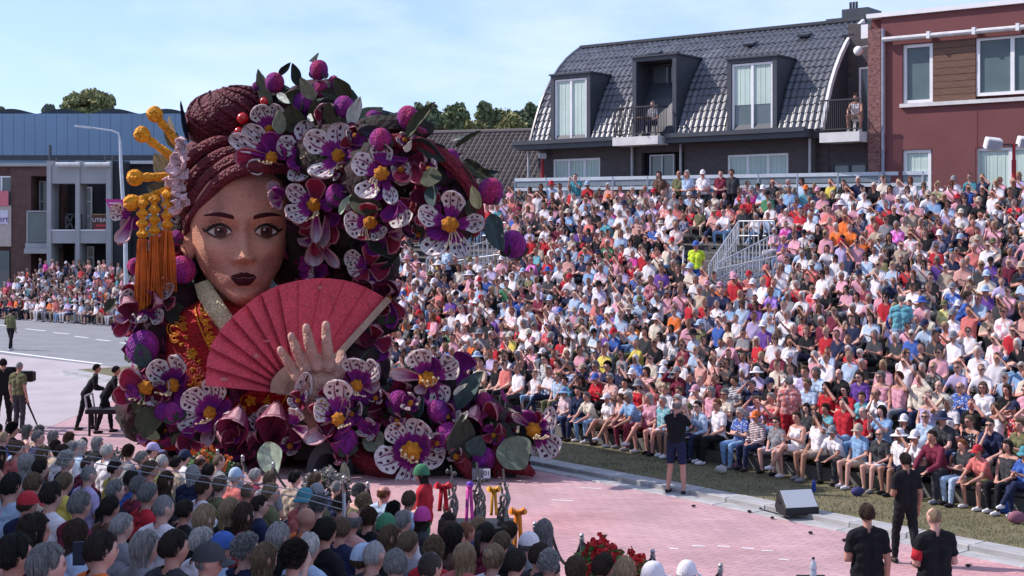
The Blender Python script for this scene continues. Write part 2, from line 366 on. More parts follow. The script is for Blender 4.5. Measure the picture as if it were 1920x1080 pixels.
S0, S1 = bs(1005), bs(1549)                     # roof from the left verge to the right verge
db = thing('apartment_building', (BO.x, BO.y, 0), 'dark apartment block with curved tiled roof, three dormers and a corner balcony', 'building', rz=BROT, local=True)
PROF = [(-0.30, 8.50), (-0.12, 8.95), (0.12, 9.42), (0.48, 9.98), (0.95, 10.52), (1.5, 11.03), (2.1, 11.48), (2.75, 11.88), (3.4, 12.18), (4.0, 12.42)]
PROF = [(w * .76 if w > 0 else w, z) for w, z in PROF]
arc = [0.0]
for a, b in zip(PROF, PROF[1:]): arc.append(arc[-1] + math.dist(a, b))
AL = arc[-1]
def prof(t):
    t = min(max(t, 0), AL); i = 0
    while i < len(arc) - 2 and arc[i + 1] < t: i += 1
    f = (t - arc[i]) / (arc[i + 1] - arc[i]); a, b = PROF[i], PROF[i + 1]
    w, z = a[0] + (b[0] - a[0]) * f, a[1] + (b[1] - a[1]) * f; dw, dz = b[0] - a[0], b[1] - a[1]; l = math.hypot(dw, dz)
    return w, z, dw / l, dz / l
# walls with the openings cut as piers and lintels
WZ = 8.2
mb = MB()
mb.b2(S0 + 0.1, S1 - 0.05, 0.28, 8.0, 0, WZ)
mb.build('core', m_dwall, db)
def wallrun(x0, x1, z0, z1): mbw.b2(x0, x1, 0.0, 0.28, z0, z1)
mbw = MB()
ops = [(bs(1037), bs(1125), 5.2, bz(1037, 299)), (bs(1203), bs(1283), 4.9, bz(1203, 287)), (bs(1364), bs(1478), 5.2, bz(1364, 291))]
xx = S0 + 0.1
for (a, b, z0, z1) in ops:
    wallrun(xx, a, 0, WZ); wallrun(a, b, 0, z0); wallrun(a, b, z1, WZ); xx = b
wallrun(xx, bs(1528), 0, WZ)
mbw.build('wall', m_dwall, db)
mb = MB()
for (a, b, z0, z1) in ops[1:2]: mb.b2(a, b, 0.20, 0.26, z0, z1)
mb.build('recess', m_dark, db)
window(db, 'window', ops[0][0], ops[0][1], ops[0][2], ops[0][3], 0.08, 3, 0.08, 0.97)
window(db, 'window', ops[2][0], ops[2][1], ops[2][2], ops[2][3], 0.08, 3, 0.08, 0.97)
window(db, 'window', bs(1216), bs(1262), 4.9, bz(1203, 291), 0.12, 2, 0.05, None, frame=m_grey)
# gutter band along the eaves
mb = MB(); mb.b2(bs(985), bs(1176), -0.75, 0.02, 8.22, 8.50); mb.b2(bs(1268), bs(1528), -0.75, 0.02, 8.22, 8.50); mb.build('eaves_board', m_anth, db)
mb = MB(); mb.b2(bs(984), bs(1176), -0.83, -0.72, 8.40, 8.55); mb.b2(bs(1268), bs(1528), -0.83, -0.72, 8.40, 8.55); mb.build('gutter', m_anth, db)
for X in (994, 1188, 1279, 1521):
    mb = MB(); mb.tube([(bs(X), -0.10, 0.2), (bs(X), -0.10, 8.2)], 0.05, 8); mb.build('downpipe', m_grey, db, smooth=True)
# roof deck below the tiles, back slope, left verge
mb = MB(); pts = [(w - 0.02, z - 0.06) for w, z in PROF] + [(3.7, 12.36), (8.2, 9.0), (8.2, 8.2), (-0.2, 8.2)]
n = len(pts); mb.add([(S0, w, z) for w, z in pts] + [(S1, w, z) for w, z in pts], [tuple(range(n)), tuple(range(2 * n - 1, n - 1, -1))] + [(i, (i + 1) % n, n + (i + 1) % n, n + i) for i in range(n)])
mb.build('roof_deck', m_anth, db)
mb = MB(); mb.tube([(S0 - 0.02, w - 0.03, z + 0.05) for w, z in PROF], 0.07, 6); mb.build('verge_tile', m_tile, db, smooth=True)
mb = MB(); mb.tube([(S0 - 0.05, 3.08, 12.47), (S1 + 0.05, 3.08, 12.47)], 0.12, 8); mb.build('ridge', M('ridge_dark', (.035, .038, .045), .9), db, smooth=True)
# dormers: (front left, front right, top, bottom) in px on the wall plane
DORM = []
for (xa, xb, yt, yb) in ((1041, 1115, 150, 268), (1194, 1276, 117, 263), (1371, 1464, 121, 255)):
    DORM.append((bs(xa), bs(xb), bz(xa, yb, -.2), bz(xa, yt, -.2)))
# tiles
NC, NR = 52, 17; cw = (S1 - S0) / NC; rh = AL / NR
tm = MB(); k = 6
sec = [(-0.5, 0.0), (-0.36, 0.030), (-0.2, 0.045), (-0.02, 0.030), (0.12, -0.006), (0.32, -0.012), (0.5, 0.0)]
vs_ = [(x * cw * 1.06, -0.02, h + 0.034) for x, h in sec] + [(x * cw * 1.06, rh * 1.08, h) for x, h in sec] + [(x * cw * 1.06, -0.02, h - 0.012) for x, h in sec]
tm.add(vs_, [(i, i + 1, 8 + i, 7 + i) for i in range(6)] + [(14 + i, 15 + i, i + 1, i) for i in range(6)])
tile_me = None; far_tiles = MB(); cand = []
for r in range(NR):
    for c in range(NC):
        x = S0 + (c + .5) * cw; t = r * rh; w, z, dw, dz = prof(t + rh * .3)
        w0, z0, _, _ = prof(t)
        skip = False
        for (a, b, d0, d1) in DORM:
            if a - cw * .4 < x < b + cw * .4 and z0 < d1 - 0.05 and w0 < 2.6: skip = True
        if skip: continue
        cand.append((x, w0, z0, dw, dz, RNG.uniform(-.006, .006)))
cand.sort(key=lambda q: -q[0] + q[2] * 0.15)
tp = None
for i, (x, w, z, dw, dz, jj) in enumerate(cand):
    mtx = Matrix(((1, 0, 0, x), (0, dw, -dz, w), (0, dz, dw, z + jj), (0, 0, 0, 1)))
    if i < 290:
        if tp is None:
            tp = tm.build('roof_tile', m_tile, db, smooth=True, angle=50, fix=False); tp.matrix_local = mtx
        else: clone(tp, db, mtx)
    else: far_tiles.add([mtx @ Vector(q) for q in vs_], tm.f)
far_tiles.build('roof_tiles', m_tile, db, smooth=True, angle=50, kind='stuff', fix=False)
for (X, Y) in ((1188, 105), (1368, 87), (1468, 71), (1560, 70)):
    s_ = bs(X) - 0.2; t = next((tt for tt in np.linspace(2, AL, 80) if px_of(Vector((BO.x + BU.x * s_ + .608 * prof(tt)[0], BO.y + BU.y * s_ + .794 * prof(tt)[0], prof(tt)[1])))[1] < Y), AL * .8); w, z, dw, dz = prof(t)
    mb = MB(); mb.box((s_, w - .05, z + 0.10), (0.42, 0.36, 0.08), Matrix.Rotation(math.atan2(dz, dw) - .3, 3, 'X')); mb.build('roof_vent', m_anth, db)
# dormers
for i, (a, b, z0, z1) in enumerate(DORM):
    t = 0.16; dm = MB(); y0 = -0.30
    dm.b2(a, a + t, y0, 2.4, z0, z1); dm.b2(b - t, b, y0, 2.4, z0, z1); dm.b2(a, b, y0, 3.0, z1 + .002, z1 + 0.14); dm.b2(a - .05, b + .05, y0 - 0.06, 3.05, z1 + 0.142, z1 + 0.20)
    d = dm.build('dormer', m_anth, db)
    if i != 1:
        window(d, 'window', a + t + .01, b - t - .01, z0 + 0.02, z1 - 0.02, y0 + 0.10, 2, 0.075, 0.94 if i == 0 else 0.55)
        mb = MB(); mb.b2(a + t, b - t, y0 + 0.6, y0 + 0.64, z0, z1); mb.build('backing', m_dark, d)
    else:
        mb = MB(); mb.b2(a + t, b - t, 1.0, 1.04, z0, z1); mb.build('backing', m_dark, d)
        window(d, 'balcony_door', a + t + .02, b - t - .02, z0 + 0.02, z1 - 0.02, 0.75, 2, 0.07, None, frame=m_anth)
        mb = MB()
        for j in range(7): mb.b2(b - t - .30 + j * .035, b - t - .27 + j * .035, 0.50 + (j % 2) * .02, 0.53 + (j % 2) * .02, z0 + .02, z1 - .1)
        mb.build('curtain', M('beige_curtain', (.36, .33, .28), .9), d)
# balcony slab + rail in front of the middle dormer
def balcony(x0, x1, y0, y1, zt, th, parent, rail_h=1.05, n=22, sides=True):
    mb = MB(); mb.b2(x0, x1, y0, y1, zt - th, zt); sl = mb.build('balcony', m_slab, parent)
    r = MB(); r.bar((x0, y0 + .05, zt + rail_h), (x1, y0 + .05, zt + rail_h), 0.05); r.bar((x0, y0 + .05, zt + .10), (x1, y0 + .05, zt + .10), 0.04)
    if sides:
        for xe in (x0 + .02, x1 - .02): r.bar((xe, y0 + .05, zt + rail_h), (xe, y1, zt + rail_h), 0.05); r.bar((xe, y0 + .05, zt + .1), (xe, y1, zt + .1), 0.04)
    r.build('rail', m_iron, sl)
    q = MB()
    for j in range(n + 1):
        x = x0 + .03 + (x1 - x0 - .06) * j / n; q.bar((x, y0 + .05, zt + .12), (x, y0 + .05, zt + rail_h - .02), 0.016)
    if sides:
        for xe in (x0 + .02, x1 - .02):
            for j in range(1, 7): y = y0 + (y1 - y0) * j / 7; q.bar((xe, y, zt + .12), (xe, y, zt + rail_h - .02), 0.016)
    q.build('balusters', m_iron, sl); sl.children[-1]['kind'] = 'stuff'
    return sl
balcony(bs(1178), bs(1262), -1.05, -0.32, bz(1175, 259, -.8), 0.30, db)
# corner loggia at the right end of the roof
a, b = S1 - 0.75, bs(1628); zb = 8.35
mb = MB(); m2 = [(w, z) for w, z in PROF if z < 12.5]
for (w, z), (w2, z2) in zip(m2, m2[1:]): mb.bar((S1 + .02, w - .04, z), (S1 + .02, w2 - .04, z2), 0.10, 0.16)
mb.build('verge_trim', M('pale_trim', (.6, .6, .62), .6), db)
mb = MB(); mb.b2(S1 + .01, b + .03, 1.72, 1.82, 8.2, 12.15); mb.build('loggia_back', m_dwall, db)
window(db, 'loggia_window', S1 + 0.45, S1 + 1.15, zb + .05, zb + 2.3, 1.66, 2, 0.07, None)
mb = MB(); mb.b2(S1 - .1, b, 0.31, 7.9, 0, 8.0); mb.build('loggia_base', m_dwall, db)
balcony(bs(1549) + .05, bs(1627) - .02, -0.62, 1.70, bz(1560, 249, -.6), 0.32, db, n=18, sides=False)
window(db, 'window', bs(1556), bs(1622), 5.2, 7.35, 0.20, 2, 0.06, None, frame=m_anth)
mb = MB(); mb.ball((bs(1600), 0.4, bz(1600, 93)), 0.16, 12, 8); mb.build('globe_lamp', M('opal_glass', (.8, .8, .78), .3), db, smooth=True)
mb = MB(); mb.bar((bs(1600), .4, bz(1600, 93) + .1), (bs(1627), .4, bz(1600, 93) + .16), .03); mb.build('lamp_arm', m_grey, db)
mb = MB(); mb.b2(bs(1612), bs(1625), 0.1, 0.3, bz(1610, 72), bz(1610, 46)); mb.build('wall_box', m_wframe, db)
mb = MB(); mb.b2(bs(1508) - .7, bs(1598) - .9, 3.2, 4.8, 12.25, 12.66); ch = mb.build('roof_unit', m_anth, db)
mb = MB(); mb.b2(bs(1535) - .7, bs(1598) - .9, 3.4, 4.6, 12.662, 12.98); mb.build('hatch', m_anth, ch)
for X in (1553, 1559, 1565):
    mb = MB(); mb.tube([(bs(X) - .8, 3.6, 12.9), (bs(X) - .8, 3.6, 13.24)], .05, 8); mb.build('vent_pipe', m_anth, ch)

# red rendered building
R0 = bs(1628); ZT = 12.0
rb = thing('rendered_building', (BO.x, BO.y, 0), 'red rendered building with white framed windows and a wood clad panel', 'building', rz=BROT, local=True)
wx = [(bs(1692), bs(1748), bz(1692, 195), bz(1692, 84)), (bs(1829), bs(1829) + 3.3, bz(1829, 181), bz(1829, 70)), (bs(1692), bs(1745), 5.6, bz(1692, 281)), (bs(1826), bs(1826) + 3.3, 5.6, bz(1826, 277))]
zs0, zs1 = wx[0][2], wx[0][3]
mb = MB(); Rw = bs(1652); RE = R0 + 16
mb.b2(R0, RE, 0.25, 11, 0, ZT)
cols = [(Rw, wx[0][0]), (wx[0][1], wx[1][0]), (wx[1][1], RE)]
for a, b in cols[:1] + cols[2:]: mb.b2(a, b, 0, .25, 0, ZT)
mb.b2(wx[0][1], wx[1][0], 0, .25, 0, zs0); mb.b2(wx[0][1], wx[1][0], 0, .25, zs1, ZT)
for i in (0, 1):
    a, b = wx[i][0], wx[i][1]; lo = wx[2 + i]
    mb.b2(a, b, 0, .25, 0, 5.6); mb.b2(a, b, 0, .25, lo[3], zs0); mb.b2(a, b, 0, .25, zs1, ZT)
mb.build('wall', m_red, rb)
for i, (a, b, z0, z1) in enumerate(wx):
    window(rb, 'window', a + .01, b - .01, z0 + .01, z1 - .01, 0.12, 1 if b - a < 2 else 3, 0.10, 0.95 if i == 2 else (0.9 if i == 3 else None), glass=glass_mat('window_glass_grey', (.12, .17, .18)))
# wooden cladding boards
nb_ = 9; proto = None
for j in range(nb_):
    h = (zs1 - zs0) / nb_; mb = MB(); mb.b2(wx[0][1] + .01, wx[1][0] - .01, 0.04 + RNG.uniform(-.006, .006), 0.20, zs0 + j * h + .006, zs0 + (j + 1) * h - .006)
    mb.build('cladding_board', m_wood, rb)
mb = MB(); mb.b2(wx[0][0] - .06, RE, -0.10, 0.01, zs0 - 0.12, zs0 - .002); mb.build('sill', m_slab, rb)
mb = MB(); mb.b2(R0 - .03, RE, -0.10, 11.1, ZT + .002, ZT + 0.14); mb.build('coping', m_wframe, rb)
zA = bz(1655, 76); mb = MB(); mb.tube([(Rw + .12, -0.16, zA), (RE, -0.16, zA)], 0.08, 8); aw = mb.build('awning', m_awn, rb, smooth=True)
for X in (1745, 1830, 1912): mb = MB(); mb.box((bs(X), -0.14, zA + .02), (.10, .2, .22)); mb.build('bracket', m_wframe, aw)
mb = MB(); mb.tube([(Rw + .10, -0.08, 0.2), (Rw + .10, -0.08, bz(1650, 55))], 0.055, 8); mb.build('downpipe', M('blue_grey_pipe', (.28, .30, .38), .5), rb, smooth=True)
mb = MB(); mb.b2(R0, Rw - .002, -0.03, .25, 0, ZT - .35); mb.build('brick_pier', M('pier_brick', (.20, .10, .09), .9, .5, 9, bump=.5, bscale=18, stretch=(1, 1, 2.4)), rb)
mb = MB(); mb.b2(Rw, RE, -.004, 0.0, 0, .01); mb.v.clear(); mb.f.clear()
mb.b2(bs(1830) + .02, bs(1830) + .05, -0.008, 0.0, 5.6, zs0 - .13); mb.build('joint', M('joint_dark', (.18, .05, .05), .9), rb)
mb = MB(); mb.b2(bs(1845) + 1.5, bs(1845) + 6, 2, 5, ZT + .2, ZT + .55); mb.build('roof_unit', m_anth, rb)

# low house with a dark pantile roof left of the apartment block
lh = thing('pantile_house', (-3.0, 60, 0), 'low house with dark pantile roof between the treeline and the apartment block', 'house', rz=-0.30, local=True)
mb = MB(); mb.b2(-4.5, 6.2, 0.2, 10.0, 0, 6.5); mb.build('wall', m_dwall, lh)
mb = MB(); mb.add([(-4.7, -0.3, 6.25), (6.4, -0.3, 6.25), (6.4, 5.0, 9.75), (-4.7, 5.0, 9.75), (6.4, 10.3, 6.25), (-4.7, 10.3, 6.25)], [(0, 1, 2, 3), (3, 2, 4, 5), (0, 3, 5), (1, 4, 2), (0, 5, 4, 1)]); mb.build('roof', M('old_pantile', (.075, .062, .060), .8, .3, 3), lh)
tl = MB(); sl = math.hypot(5.3, 3.5); ux, uz = 5.3 / sl, 3.5 / sl
for r in range(19):
    for c in range(46):
        x = -4.6 + c * 0.238; t = r * sl / 19
        q = lambda a, b, h: (x + a, -0.3 + ux * (t + b) - uz * h, 6.25 + uz * (t + b) + ux * h)
        tl.add([q(0, -.02, .035), q(.10, -.02, .085), q(.20, -.02, .04), q(0, .34, .01), q(.10, .34, .06), q(.20, .34, .012)], [(0, 1, 4, 3), (1, 2, 5, 4)])
tl.build('roof_tiles', M('old_pantile', (.075, .062, .060), .8, .3, 3), lh, kind='stuff', fix=False)
mb = MB(); mb.tube([(-4.7, 5.0, 9.80), (6.4, 5.0, 9.80)], .12, 8); mb.build('ridge', M('ridge_tile', (.12, .10, .10), .8), lh, smooth=True)

# ------------------------------------------------------------------ left side: hall and street fronts beyond the road
def lp(X, Y, d): return P(X, Y, d)
m_hall = M('blue_steel_cladding', (0.18, 0.28, 0.40), 0.55, 0.07, 0.25, spec=0.4)
hx0, hx1, hd = lp(-420, 0, 114).x, lp(470, 0, 114).x, 114
ha = thing('steel_hall', (hx0, hd, 0), 'long blue steel hall with scalloped dark roof edge behind the shops', 'building')
zt, zb_ = lp(0, 213, 114).z, lp(0, 291, 114).z
mb = MB(); k = 44
for i in range(k):
    a = hx0 + (hx1 - hx0) * i / k; b = hx0 + (hx1 - hx0) * (i + 1) / k; mb.b2(a + .012, b - .012, hd, hd + .3, zb_, zt)
pc = mb.build('cladding', m_hall, ha); pc['kind'] = 'stuff'
mb = MB(); mb.b2(hx0, hx1, hd + .15, hd + 40, 0, zt - .02); mb.build('body', m_hall, ha)
mb = MB(); mb.b2(hx0, hx1, hd - .05, hd + .1, zb_ - .35, zb_ - .01); mb.build('gutter', m_anth, ha)
for i in range(13):
    xa = hx0 + i * 4.27; mb = MB(); n = 10
    pts = [(xa + 4.16 * j / n, hd + .4, zt + .02 + 0.42 * math.sin(math.pi * j / n) ** 1.3) for j in range(n + 1)]
    mb.prism([(xa, hd + .4, zt - .1)] + pts + [(xa + 4.16, hd + .4, zt - .1)], (0, 30, 0)); mb.build('roof_vault', M('dark_roofing', (.035, .045, .055), .7), ha)
for X, Y in ((85, 197), (96, 200)): mb = MB(); mb.tube([lp(X, 214, 117), lp(X, Y, 117)], .12, 6); mb.build('flue', m_anth, ha)

m_brown = M('brown_brick', (0.125, 0.070, 0.062), 0.9, 0.2, 2.0, bump=.3, bscale=20)
m_gframe = M('grey_render', (0.35, 0.35, 0.355), 0.85, 0.1, 0.8)
m_dgrey = M('charcoal_wall', (0.035, 0.036, 0.042), 0.8, .2, 1)
D = 92.0
def lbox(mb, X0, X1, Y0, Y1, y0, y1):
    """box in front plane px coordinates at depth D, between depths D+y0 and D+y1"""
    a, b = lp(X0, Y1, D), lp(X1, Y0, D); return mb.b2(a.x, b.x, D + y0, D + y1, a.z, b.z)
bb = thing('brick_shop', lp(60, 600, D) * 1, 'brown brick shop front with balcony bay left of the grey framed building', 'building')
bb.location.z = 0; OFF[bb.name] = tuple(bb.location)
GZ = HZ + EYE / D * F
mb = MB(); lbox(mb, -160, 20, 312, GZ, 0.25, 9); lbox(mb, 20, 58, 312, GZ, 0, 9); lbox(mb, 58, 104, 312, 330, 0, 9); lbox(mb, 58, 104, 330, GZ, 1.6, 9); mb.build('wall', m_brown, bb)
mb = MB(); lbox(mb, -160, 106, 306, 312, -.3, 9.1); mb.build('cornice', m_gframe, bb)
mb = MB(); lbox(mb, 80, 92, 300, 306, 1, 2.2); mb.build('chimney', M('chimney_brick', (.28, .10, .10), .9), bb)
mb = MB(); mb.tube([lp(94, 306, D + 1.5), lp(94, 272, D + 1.5)], .10, 6); mb.build('flue', m_anth, bb)
a, b = lp(62, 455, D), lp(98, 338, D); window(bb, 'bay_window', a.x, b.x, a.z, b.z, D + 1.2, 2, .09, None, frame=m_gframe, rows=3)
mb = MB(); lbox(mb, 52, 100, 395, 398, -.25, -.15); lbox(mb, 52, 55, 397, 456, -.25, -.15); lbox(mb, 97, 100, 397, 456, -.25, -.15); lbox(mb, 50, 102, 456, 466, -.3, 1.6); r = mb.build('balcony', m_gframe, bb)
mb = MB(); lbox(mb, 55, 97, 399, 455, -.21, -.19); mb.build('balcony_glass', m_glass, r)
a, b = lp(6, 430, D), lp(18, 330, D)
window(bb, 'shop_window', lp(-20, 0, D).x, lp(22, 0, D).x, lp(0, 400, D).z, lp(0, 330, D).z, D + .2, 2, .09, None)
mb = MB(); lbox(mb, -40, 22, 385, 462, -.15, .2); adv = mb.build('advert_board', M('cream_board', (.48, .40, .36), .8), bb)
mb = MB(); lbox(mb, -6, 18, 358, 386, -.25, -.16); mb.build('pink_band', M('salmon_paint', (.62, .17, .20), .7), adv)
mb = MB(); lbox(mb, -6, 17, 394, 420, -.20, -.155); mb.build('white_band', M('sign_white', (.62, .58, .66), .7), adv)
text_mesh('tert', 0.55, 'lettering', M('sign_purple', (.12, .05, .22), .7), adv, Matrix.Translation(Vector(lp(6, 411, D)) + Vector((0, -.22, 0)) - bb.location) @ Matrix.Rotation(math.pi / 2, 4, 'X'))
mb = MB(); lbox(mb, -60, 18, 470, 560, -.05, .24); mb.build('shop_pane', m_glass, bb)

gb = thing('framed_building', (lp(167, 600, D).x, D, 0), 'grey framed building with open loggias and white roller awnings', 'building')
mb = MB()
for X0, X1 in ((97, 105), (150, 158), (207, 216)): lbox(mb, X0, X1, 303, GZ, -1.0, .6)
mb.build('posts', m_gframe, gb); gb.children[-1].name = 'frame'
mb = MB(); lbox(mb, 105.2, 150, 312, 345, -.9, .5); lbox(mb, 158.2, 207, 312, 345, -.9, .5)
for X0, X1 in ((105.2, 149.8), (158.2, 206.8)): lbox(mb, X0, X1, 433, 456, -.92, 3); lbox(mb, X0, X1, 505, GZ, 2.4, 3)
lbox(mb, 54, 97, 466, 475, -.92, 2); o = mb.build('spandrel', m_gframe, gb); o['kind'] = 'stuff'
for X0, X1 in ((105, 149), (159, 206)):
    mb = MB(); mb.tube([lp(X0, 309, D - 1.2), lp(X1, 309, D - 1.2)], .16, 8); mb.build('roller_awning', m_awn, gb, smooth=True)
    mb = MB(); lbox(mb, X0, X1, 430.6, 432.8, -.95, -.8); mb.build('ledge', m_wframe, gb)
    mb = MB(); lbox(mb, X0 + 16, X1 - 8, 302, 305, .7, 2); mb.build('roof_light', m_anth, gb)
mb = MB(); lbox(mb, 99, 232, 306, GZ, 2.6, 9); lbox(mb, 216, 236, 303, GZ, -.6, 2.5); mb.build('inner_wall', m_dgrey, gb)
a, b = lp(128, 432, D), lp(152, 348, D); window(gb, 'loggia_window', a.x, b.x, a.z, b.z, D + 2.45, 2, .09, None, rows=3)
a, b = lp(118, 505, D), lp(156, 462, D); window(gb, 'loggia_window', a.x, b.x, a.z, b.z, D + 2.45, 3, .09, None, rows=2)
mb = MB()
for (X0, X1) in ((124, 138.5), (138.5, 153)):
    for (p, q) in (((X0, 402), (X1, 431)), ((X0, 431), (X1, 402)), ((X0, 402), (X0, 431)), ((X1, 402), (X1, 431)), ((X0, 402), (X1, 402))): mb.bar(lp(*p, D - .7), lp(*q, D - .7), .09)
mb.build('cross_rail', m_iron, gb)
mb = MB(); lbox(mb, 176, 209, 403, 436, -.5, -.42); sg = mb.build('oval_sign', M('sign_brown', (.10, .045, .035), .6), gb)
mb = MB(); lbox(mb, 175, 210, 401.5, 403, -.56, -.40); lbox(mb, 175, 210, 436, 437.5, -.56, -.40); mb.build('border', M('sign_gold', (.42, .27, .12), .6), sg)
text_mesh('UTBAL', 0.36, 'lettering', M('sign_letter', (.75, .70, .68), .6), sg, Matrix.Translation(Vector(lp(193, 413, D)) + Vector((0, -.53, 0)) - Vector(OFF[gb.name])) @ Matrix.Rotation(math.pi / 2, 4, 'X'))
mb = MB(); lbox(mb, 184, 203, 421, 425, -.515, -.505); lbox(mb, 181, 206, 428, 432, -.515, -.505); mb.build('sign_lines', M('sign_red', (.5, .06, .07), .6), sg)
for X, Y in ((107, 300), (198, 297), (212, 296)): mb = MB(); mb.tube([lp(X, 304, D + 1), lp(X, Y - 4, D + 1)], .09, 6); mb.build('flue', m_anth, gb)
ds = thing('dark_shop', (lp(300, 600, D).x, D + 2, 0), 'charcoal shop front with white eaves line right of the grey framed building', 'building')
mb = MB(); lbox(mb, 237, 470, 306, GZ, 1.4, 10); mb.build('wall', m_dgrey, ds)
mb = MB(); lbox(mb, 237, 470, 300, 305.8, .9, 10); mb.build('eaves', m_awn, ds)
a, b = lp(262, 470, D), lp(312, 400, D); window(ds, 'window', a.x, b.x, a.z, b.z, D + 1.35, 3, .09, None)

# a tall unseen block added on the left to keep the near stand in shade
sb = thing('shade_block', (-17, 3, 0), 'plain brick block added unseen beside the near stand to shade it', 'building')
mb = MB(); mb.b2(-26, -15, -6, 21.5, 0, 17.5); w = mb.build('wall', m_brown, sb)
for j in range(4):
    for zz in (2, 5.4, 8.8):
        window(sb, 'window', -12.98 - .0, -12.9, zz, zz + 1.6, 0, 1) if False else None
        mb = MB(); mb.b2(-15.02, -14.95, -4 + j * 3.6, -2.4 + j * 3.6, zz, zz + 1.7); mb.build('window', m_glass, sb)

# ------------------------------------------------------------------ trees
m_bark = M('bark', (.09, .07, .05), .95, .3, 5)
def leafmat(n, c, h): return M(n, c, .8, .45, 1.1, hue=h)
def tree(X, Y0, Y1, d, w, mat, label, seed, n=900, group='trees rising behind the roofs'):
    n = int(n * 2.6)
    """crown spans image rows Y0..Y1 and is w px wide at depth d"""
    rn = random.Random(seed); top, bot = P(X, Y0, d).z, P(X, Y1, d).z; x = P(X, 0, d).x; rx = w / F * d / 2; rz = (top - bot) / 2; cz = (top + bot) / 2
    t = thing('tree', (x, d, 0), label, 'tree', group)
    mb = MB(); mb.tube([(x, d, 0), (x + rn.uniform(-.2, .2), d, bot * .6), (x + rn.uniform(-.4, .4), d, cz)], [.35, .26, .12], 8)
    for k in range(6):
        a = rn.uniform(0, 6.28); mb.tube([(x, d, bot * .75), (x + math.cos(a) * rx * .5, d + math.sin(a) * rx * .4, cz + rz * rn.uniform(-.3, .5))], [.12, .04], 5)
    mb.build('trunk', m_bark, t, smooth=True)
    cl = [(x + rn.uniform(-.7, .7) * rx, d + rn.uniform(-.7, .7) * rx, cz + rn.uniform(-.75, .75) * rz, rn.uniform(.22, .46)) for _ in range(22)]
    mb = MB()
    for _ in range(n):
        c = rn.choice(cl); u = Vector((rn.gauss(0, 1), rn.gauss(0, 1), rn.gauss(0, 1))).normalized() * rn.uniform(.55, 1.05)
        q = Vector((c[0] + u.x * rx * c[3], c[1] + u.y * rx * c[3], c[2] + u.z * max(rz, rx * .6) * c[3]))
        s_ = rn.uniform(.09, .20) * (d / 110) ; e = Euler((rn.uniform(0, 6), rn.uniform(0, 6), rn.uniform(0, 6))).to_matrix()
        mb.add([q + e @ Vector(p) * s_ for p in ((-1, -.5, 0), (.9, -.7, .15), (1.1, .5, 0), (-.2, 1, .2), (-1, .5, -.1))], [(0, 1, 2, 3, 4)])
    mb.build('crown', mat, t, fix=False)
    return t
lm1 = leafmat('leaf_olive', (.27, .26, .11), (.19, .20, .08)); lm2 = leafmat('leaf_green', (.16, .20, .11), (.12, .155, .09)); lm3 = leafmat('leaf_mid', (.20, .23, .11), (.145, .18, .09))
tree(168, 176, 225, 160, 96, lm1, 'round olive green tree rising above the scalloped edge of the steel hall', 1, 1600)
tree(90, 197, 220, 162, 26, lm2, 'small dark tree tip showing over the steel hall near a flue', 2, 250)
tree(-10, 202, 220, 162, 40, lm2, 'small tree tip at the left end of the steel hall roof', 12, 250)
tree(800, 194, 290, 105, 60, lm2, 'dark green tree just behind the right side of the flower headdress', 3, 1100)
tree(862, 198, 290, 110, 62, lm3, 'mid green round tree left of a pale gap in the treeline', 4, 1300)
tree(925, 196, 290, 112, 70, lm3, 'broad green tree in the middle of the treeline above the pantile roof', 5, 1400)
tree(950, 214, 290, 100, 74, lm1, 'yellowish olive tree in front of the treeline above the pantile roof', 6, 1300)
tree(990, 190, 290, 116, 70, lm2, 'dark tree ending the treeline at the apartment block roof', 7, 1500)
tree(895, 226, 290, 104, 56, lm1, 'low olive bushy tree showing under the treeline gap', 8, 900)

# ------------------------------------------------------------------ the parade float
FLT = thing('parade_float', (-3.4, 30.5, 0), 'giant flower covered geisha parade float with red fan, orchids and golden hairpins', 'parade float')
m_skin = M('dahlia_skin', (0.43, 0.198, 0.147), 0.85, 0.22, 2.2, bump=0.35, bscale=22, vor=True, vrange=(.88, 1.10), hue=(0.60, 0.29, 0.185))
m_hair = M('dahlia_dark_red', (0.085, 0.008, 0.016), 0.7, 0.25, 3.0, bump=1.0, bscale=13, vor=True)
m_lock = M('dahlia_red_lock', (0.12, 0.012, 0.021), 0.65, 0.3, 3.0, bump=1.0, bscale=15, vor=True)
m_lip = M('dahlia_maroon', (0.055, 0.005, 0.010), 0.9, 0.2, 4, bump=.3, bscale=22, vor=True)
m_black = M('black_paint', (0.010, 0.008, 0.010), 0.6, 0.1, 3)
m_eyew = M('eye_white', (0.62, 0.55, 0.50), 0.5, 0.06, 4, bump=.3, bscale=26, vor=True)
m_iris = M('eye_brown', (0.085, 0.024, 0.020), 0.5, 0.2, 6)
m_kim = M('kimono_red', (0.40, 0.010, 0.014), 0.75, 0.2, 2.0, bump=.8, bscale=18, vor=True, hue=(0.33, 0.016, 0.010))
m_gold = M('dahlia_gold', (0.74, 0.30, 0.015), 0.7, 0.2, 4, bump=1.0, bscale=16, vor=True)
m_orange = M('dahlia_orange', (0.62, 0.20, 0.012), 0.7, 0.25, 4, bump=.8, bscale=16, vor=True)
m_thread = M('tassel_thread', (0.50, 0.105, 0.012), 0.6, 0.35, 3)
m_cream = M('cream_collar', (0.62, 0.53, 0.30), 0.85, 0.12, 4, bump=1, bscale=20, vor=True)
m_fan = M('fan_red', (0.68, 0.080, 0.115), 0.7, 0.10, 1.6, bump=.35, bscale=30, vor=True)
m_fan2 = M('fan_pleat_shade', (0.26, 0.016, 0.04), 0.75, 0.1, 2)
m_fancream = M('fan_cream_rib', (0.42, 0.30, 0.22), 0.8, .2, 6)
m_petal = M('petal', (1, 1, 1), 0.75, 0.16, 5.0, bump=.7, bscale=24, vor=True, attr='tint')
